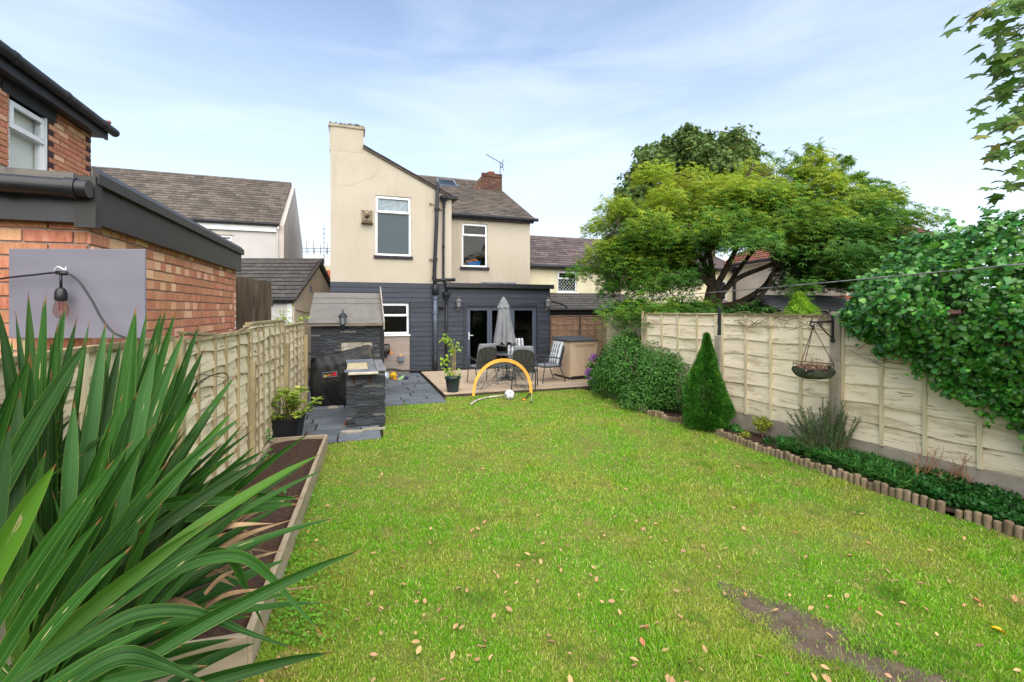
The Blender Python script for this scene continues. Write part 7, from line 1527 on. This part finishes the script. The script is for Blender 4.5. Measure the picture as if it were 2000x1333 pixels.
tag(foliage('ground_cover', M['cover_leaf'], P, unit(rand_dirs(n)*np.array([1, 1, .4])+np.array([-.2, -.2, .35])), np.tile([0, 0, 1.0], (n, 1))+rand_dirs(n)*.5, rng.uniform(.05, .10, n), 'needle'), kind='stuff')
P = border_pts(9500, 1790, 2150, -.02, 1.0); n = len(P); P[:, 2] = (.05+.10*(1+.6*vnoise(P[:, :2], 5, 3)))*rng.random(n)**.5+.02
tag(foliage('periwinkle_cover', M['dark_cover'], P, unit(rand_dirs(n)+np.array([0, 0, .25])), np.tile([0, 0, 1.0], (n, 1))+rand_dirs(n)*.6, rng.uniform(.028, .055, n), 'oval'), kind='stuff')
tw_ = thing('bare_shrub', 'bare reddish-brown twiggy shrub in the border below the ivy', 'shrub', (0, 0, 0)); mb = MB()
for (x, y, Y, k) in ((1800, 955, 5.0, 12), (1858, 958, 4.85, 12), (1890, 955, 4.8, 9)):
    for _ in range(k):
        b = at(x+random.uniform(-14, 14), y, Y); b.z = .03; t_ = b + Vector((random.gauss(0, .12), random.gauss(0, .06), random.uniform(.18, .42))); pts = limb(mb, [b, b.lerp(t_, .5)+Vector((random.gauss(0, .02), 0, .03)), t_], .0055, .002, 5, 5)
        for _ in range(3): j = random.randint(3, len(pts)-2); limb(mb, [pts[j], pts[j]+Vector((random.gauss(0, .05), random.gauss(0, .03), random.uniform(.03, .10)))], .0028, .0012, 4, 3)
mb.build('twigs', M['twig'], tw_)
def small_shrub(label, px, py, Y, r, z, mat, n, lsz, name='small_shrub', stem=True):
    c = at(px, py, Y); t_ = thing(name, label, 'shrub', (c.x, c.y, 0)); P, nr = blob(n, (0, 0, z), (r, r, r*.85), .8, 3, .25, int(px), .02); leaf_mass('foliage', mat, P, nr, lsz, 'oval', t_, .0, .8)
    if stem: mb = MB(); mb.tube([(0, 0, 0), (.01, 0, z)], .008, 5); mb.tube([(0, 0, .05), (-.04, .02, z)], .005, 5); mb.build('stem', M['twig'], t_)
M['varieg'] = mk('variegated_leaf', '#b0b040', '#6f8a30', rough=.5, scale=40, island=True, rnd=.25, world=True, trans=.25)
small_shrub('little yellow-variegated shrub on a bare stem by the gravel board', 1489, 850, 6.85, .115, .24, M['varieg'], 420, .038); small_shrub('low bluish green tuft at the foot of the cone conifer', 1436, 858, 7.2, .10, .07, M['cover_leaf'], 300, .035); small_shrub('tiny yellow-green seedling beside the log edging', 1457, 866, 6.9, .065, .05, M['varieg'], 160, .035)
small_shrub('dark blue-green seedling behind the log edging near the rosemary', 1500, 876, 6.55, .08, .05, M['dark_cover'], 160, .035)
# ------------------------------------------------------------------ potted plants and bed seedlings
def leaf_mesh(mat, kind='oval', nm='leaf'):
    t, fs = LEAF[kind]; m_ = MB(); m_.add([(x, y, z-.12*y*y) for x, y, z in t], [tuple(int(i) for i in q) for f in fs for q in f]); return m_.mesh(nm, mat, True)
pl = thing('planter_shrub', 'bushy yellow-green evergreen with whorled leaves growing in the square black planter', 'shrub', pp + Vector((0, 0, .32))); ml_ = leaf_mesh(M['skimmia']); mb = MB(); nlf = 0
for k in range(30):
    a = random.uniform(0, 6.28); r = random.uniform(.05, .36); tip = Vector((r*math.cos(a)*1.15+.06, r*math.sin(a)*.8, random.uniform(.16, .50)-.25*r)); mb.tube([(tip.x*.2, tip.y*.2, -.02), (tip.x*.6, tip.y*.6, tip.z*.6), tip], .006, 5)
    for j in range(10):
        b = j*2.4+k; d = Vector((math.cos(b), math.sin(b), random.uniform(.0, .7))); leaf_obj(ml_, pl, tip - Vector((0, 0, .02*(j % 3))), d, Vector((0, 0, 1)) - d*.3, random.uniform(.075, .12)); nlf += 1
mb.build('stem', M['stem'], pl)
sa_ = thing('potted_sapling', 'young sapling with lime green leaves tied to canes in the green pot', 'sapling', (gp_.x, gp_.y, .33)); ml_ = leaf_mesh(M['lime']); mb = MB(); mb.tube(curve_pts([(0, 0, 0), (-.02, 0, .4), (-.03, 0, .7), (-.10, 0, .95), (-.14, 0, 1.08)], 5), [.009]*8+[.006]*13, 6); mb.tube([(-.01, 0, .3), (-.14, .03, .45), (-.2, .03, .5)], .005, 5); mb.tube([(-.02, 0, .6), (.08, .02, .8), (.12, 0, .76)], .005, 5); mb.tube([(0, 0, .12), (-.08, .02, .25)], .005, 5); mb.build('stem', M['stem'], sa_)
mb = MB()
for x, y in ((.02, .04), (.07, -.03), (-.0, -.05)): mb.tube([(x, y, -.1), (x*.5+.02, y*.4, .76)], .0055, 6)
mb.build('cane', M['cane'], sa_)
for c, r, n in (((-.15, 0, 1.0), .11, 16), ((.05, 0, .80), .13, 24), ((-.02, 0, .68), .10, 12), ((-.17, 0, .46), .13, 24), ((-.08, 0, .22), .13, 22), ((.08, 0, .15), .08, 10), ((-.1, 0, .90), .08, 8)):
    for _ in range(n): p = Vector(c)+Vector((random.gauss(0, r*.5), random.gauss(0, r*.4), random.gauss(0, r*.5))); leaf_obj(ml_, sa_, p, Vector((random.gauss(0, 1), random.gauss(0, .7), -.5+random.gauss(0, .4))), Vector((random.gauss(0, .4), -.5, 1)), random.uniform(.06, .115))
M['bedplant'] = mk('bed_plant_leaf', '#4f8f35', '#3d7a2c', rough=.5, rnd=.2, trans=.25); ml_ = leaf_mesh(M['bedplant'])
for lb, px, py, z, n, sz_ in (('broad-leaved green seedling against the fence post in the raised bed', 515, 875, .14, 22, .11), ('small leafy weed further forward along the fence side of the bed', 522, 905, .12, 12, .07), ('tiny green seedling in the middle of the bed soil', 555, 985, .15, 7, .05), ('pale seedling in the near end of the bed under the yucca', 452, 1136, .15, 8, .05)):
    g_ = G(px, py, z); t_ = thing('seedling', lb, 'seedling', (g_.x, g_.y, z))
    for j in range(n): a = j*2.4; d = Vector((math.cos(a), math.sin(a), random.uniform(.1, .9))); leaf_obj(ml_, t_, Vector((0, 0, sz_*j/n*1.8)) + d*sz_*.3, d, Vector((0, 0, 1)), sz_*random.uniform(.7, 1.1))
    MB().tube([(0, 0, -.03), (0, 0, sz_*1.5)], .004, 5).build('stem', M['stem'], t_)
vi = thing('fence_climber', 'sparse yellow-green climber over the far end of the worn cream fence', 'climber', (0, 0, 0)); mb = MB(); ml_ = leaf_mesh(M['lime'])
for k in range(9):
    a = at(random.uniform(535, 592), 636, 8.3); b = a + Vector((random.gauss(0, .15), random.gauss(0, .1), random.uniform(.05, .35))); limb(mb, [a-Vector((0, 0, .15)), a, b], .005, .002, 4, 4)
    for _ in range(13): leaf_obj(ml_, vi, a.lerp(b, random.random())+Vector((random.gauss(0, .07), random.gauss(0, .05), random.gauss(0, .05))), Vector((random.gauss(0, 1), random.gauss(0, 1), -.2)), Vector((0, -.4, 1)), random.uniform(.04, .075))
mb.build('stem', M['stem'], vi)
rt = thing('rose_stem', 'dead dark rose stem tied against the worn cream fence', 'climber', (0, 0, 0)); mb = MB(); limb(mb, [at(355, 790, 3.55), at(385, 752, 3.72), at(410, 735, 3.85), at(438, 729, 4.0), at(446, 740, 4.02), at(436, 745, 4.0)], .009, .004, 6); limb(mb, [at(372, 768, 3.66), at(385, 748, 3.7), at(376, 735, 3.66)], .005, .002, 5); limb(mb, [at(300, 733, 3.4), at(380, 731, 3.7), at(440, 738, 4.0)], .003, .003, 4); mb.build('stem', M['bark'], rt)
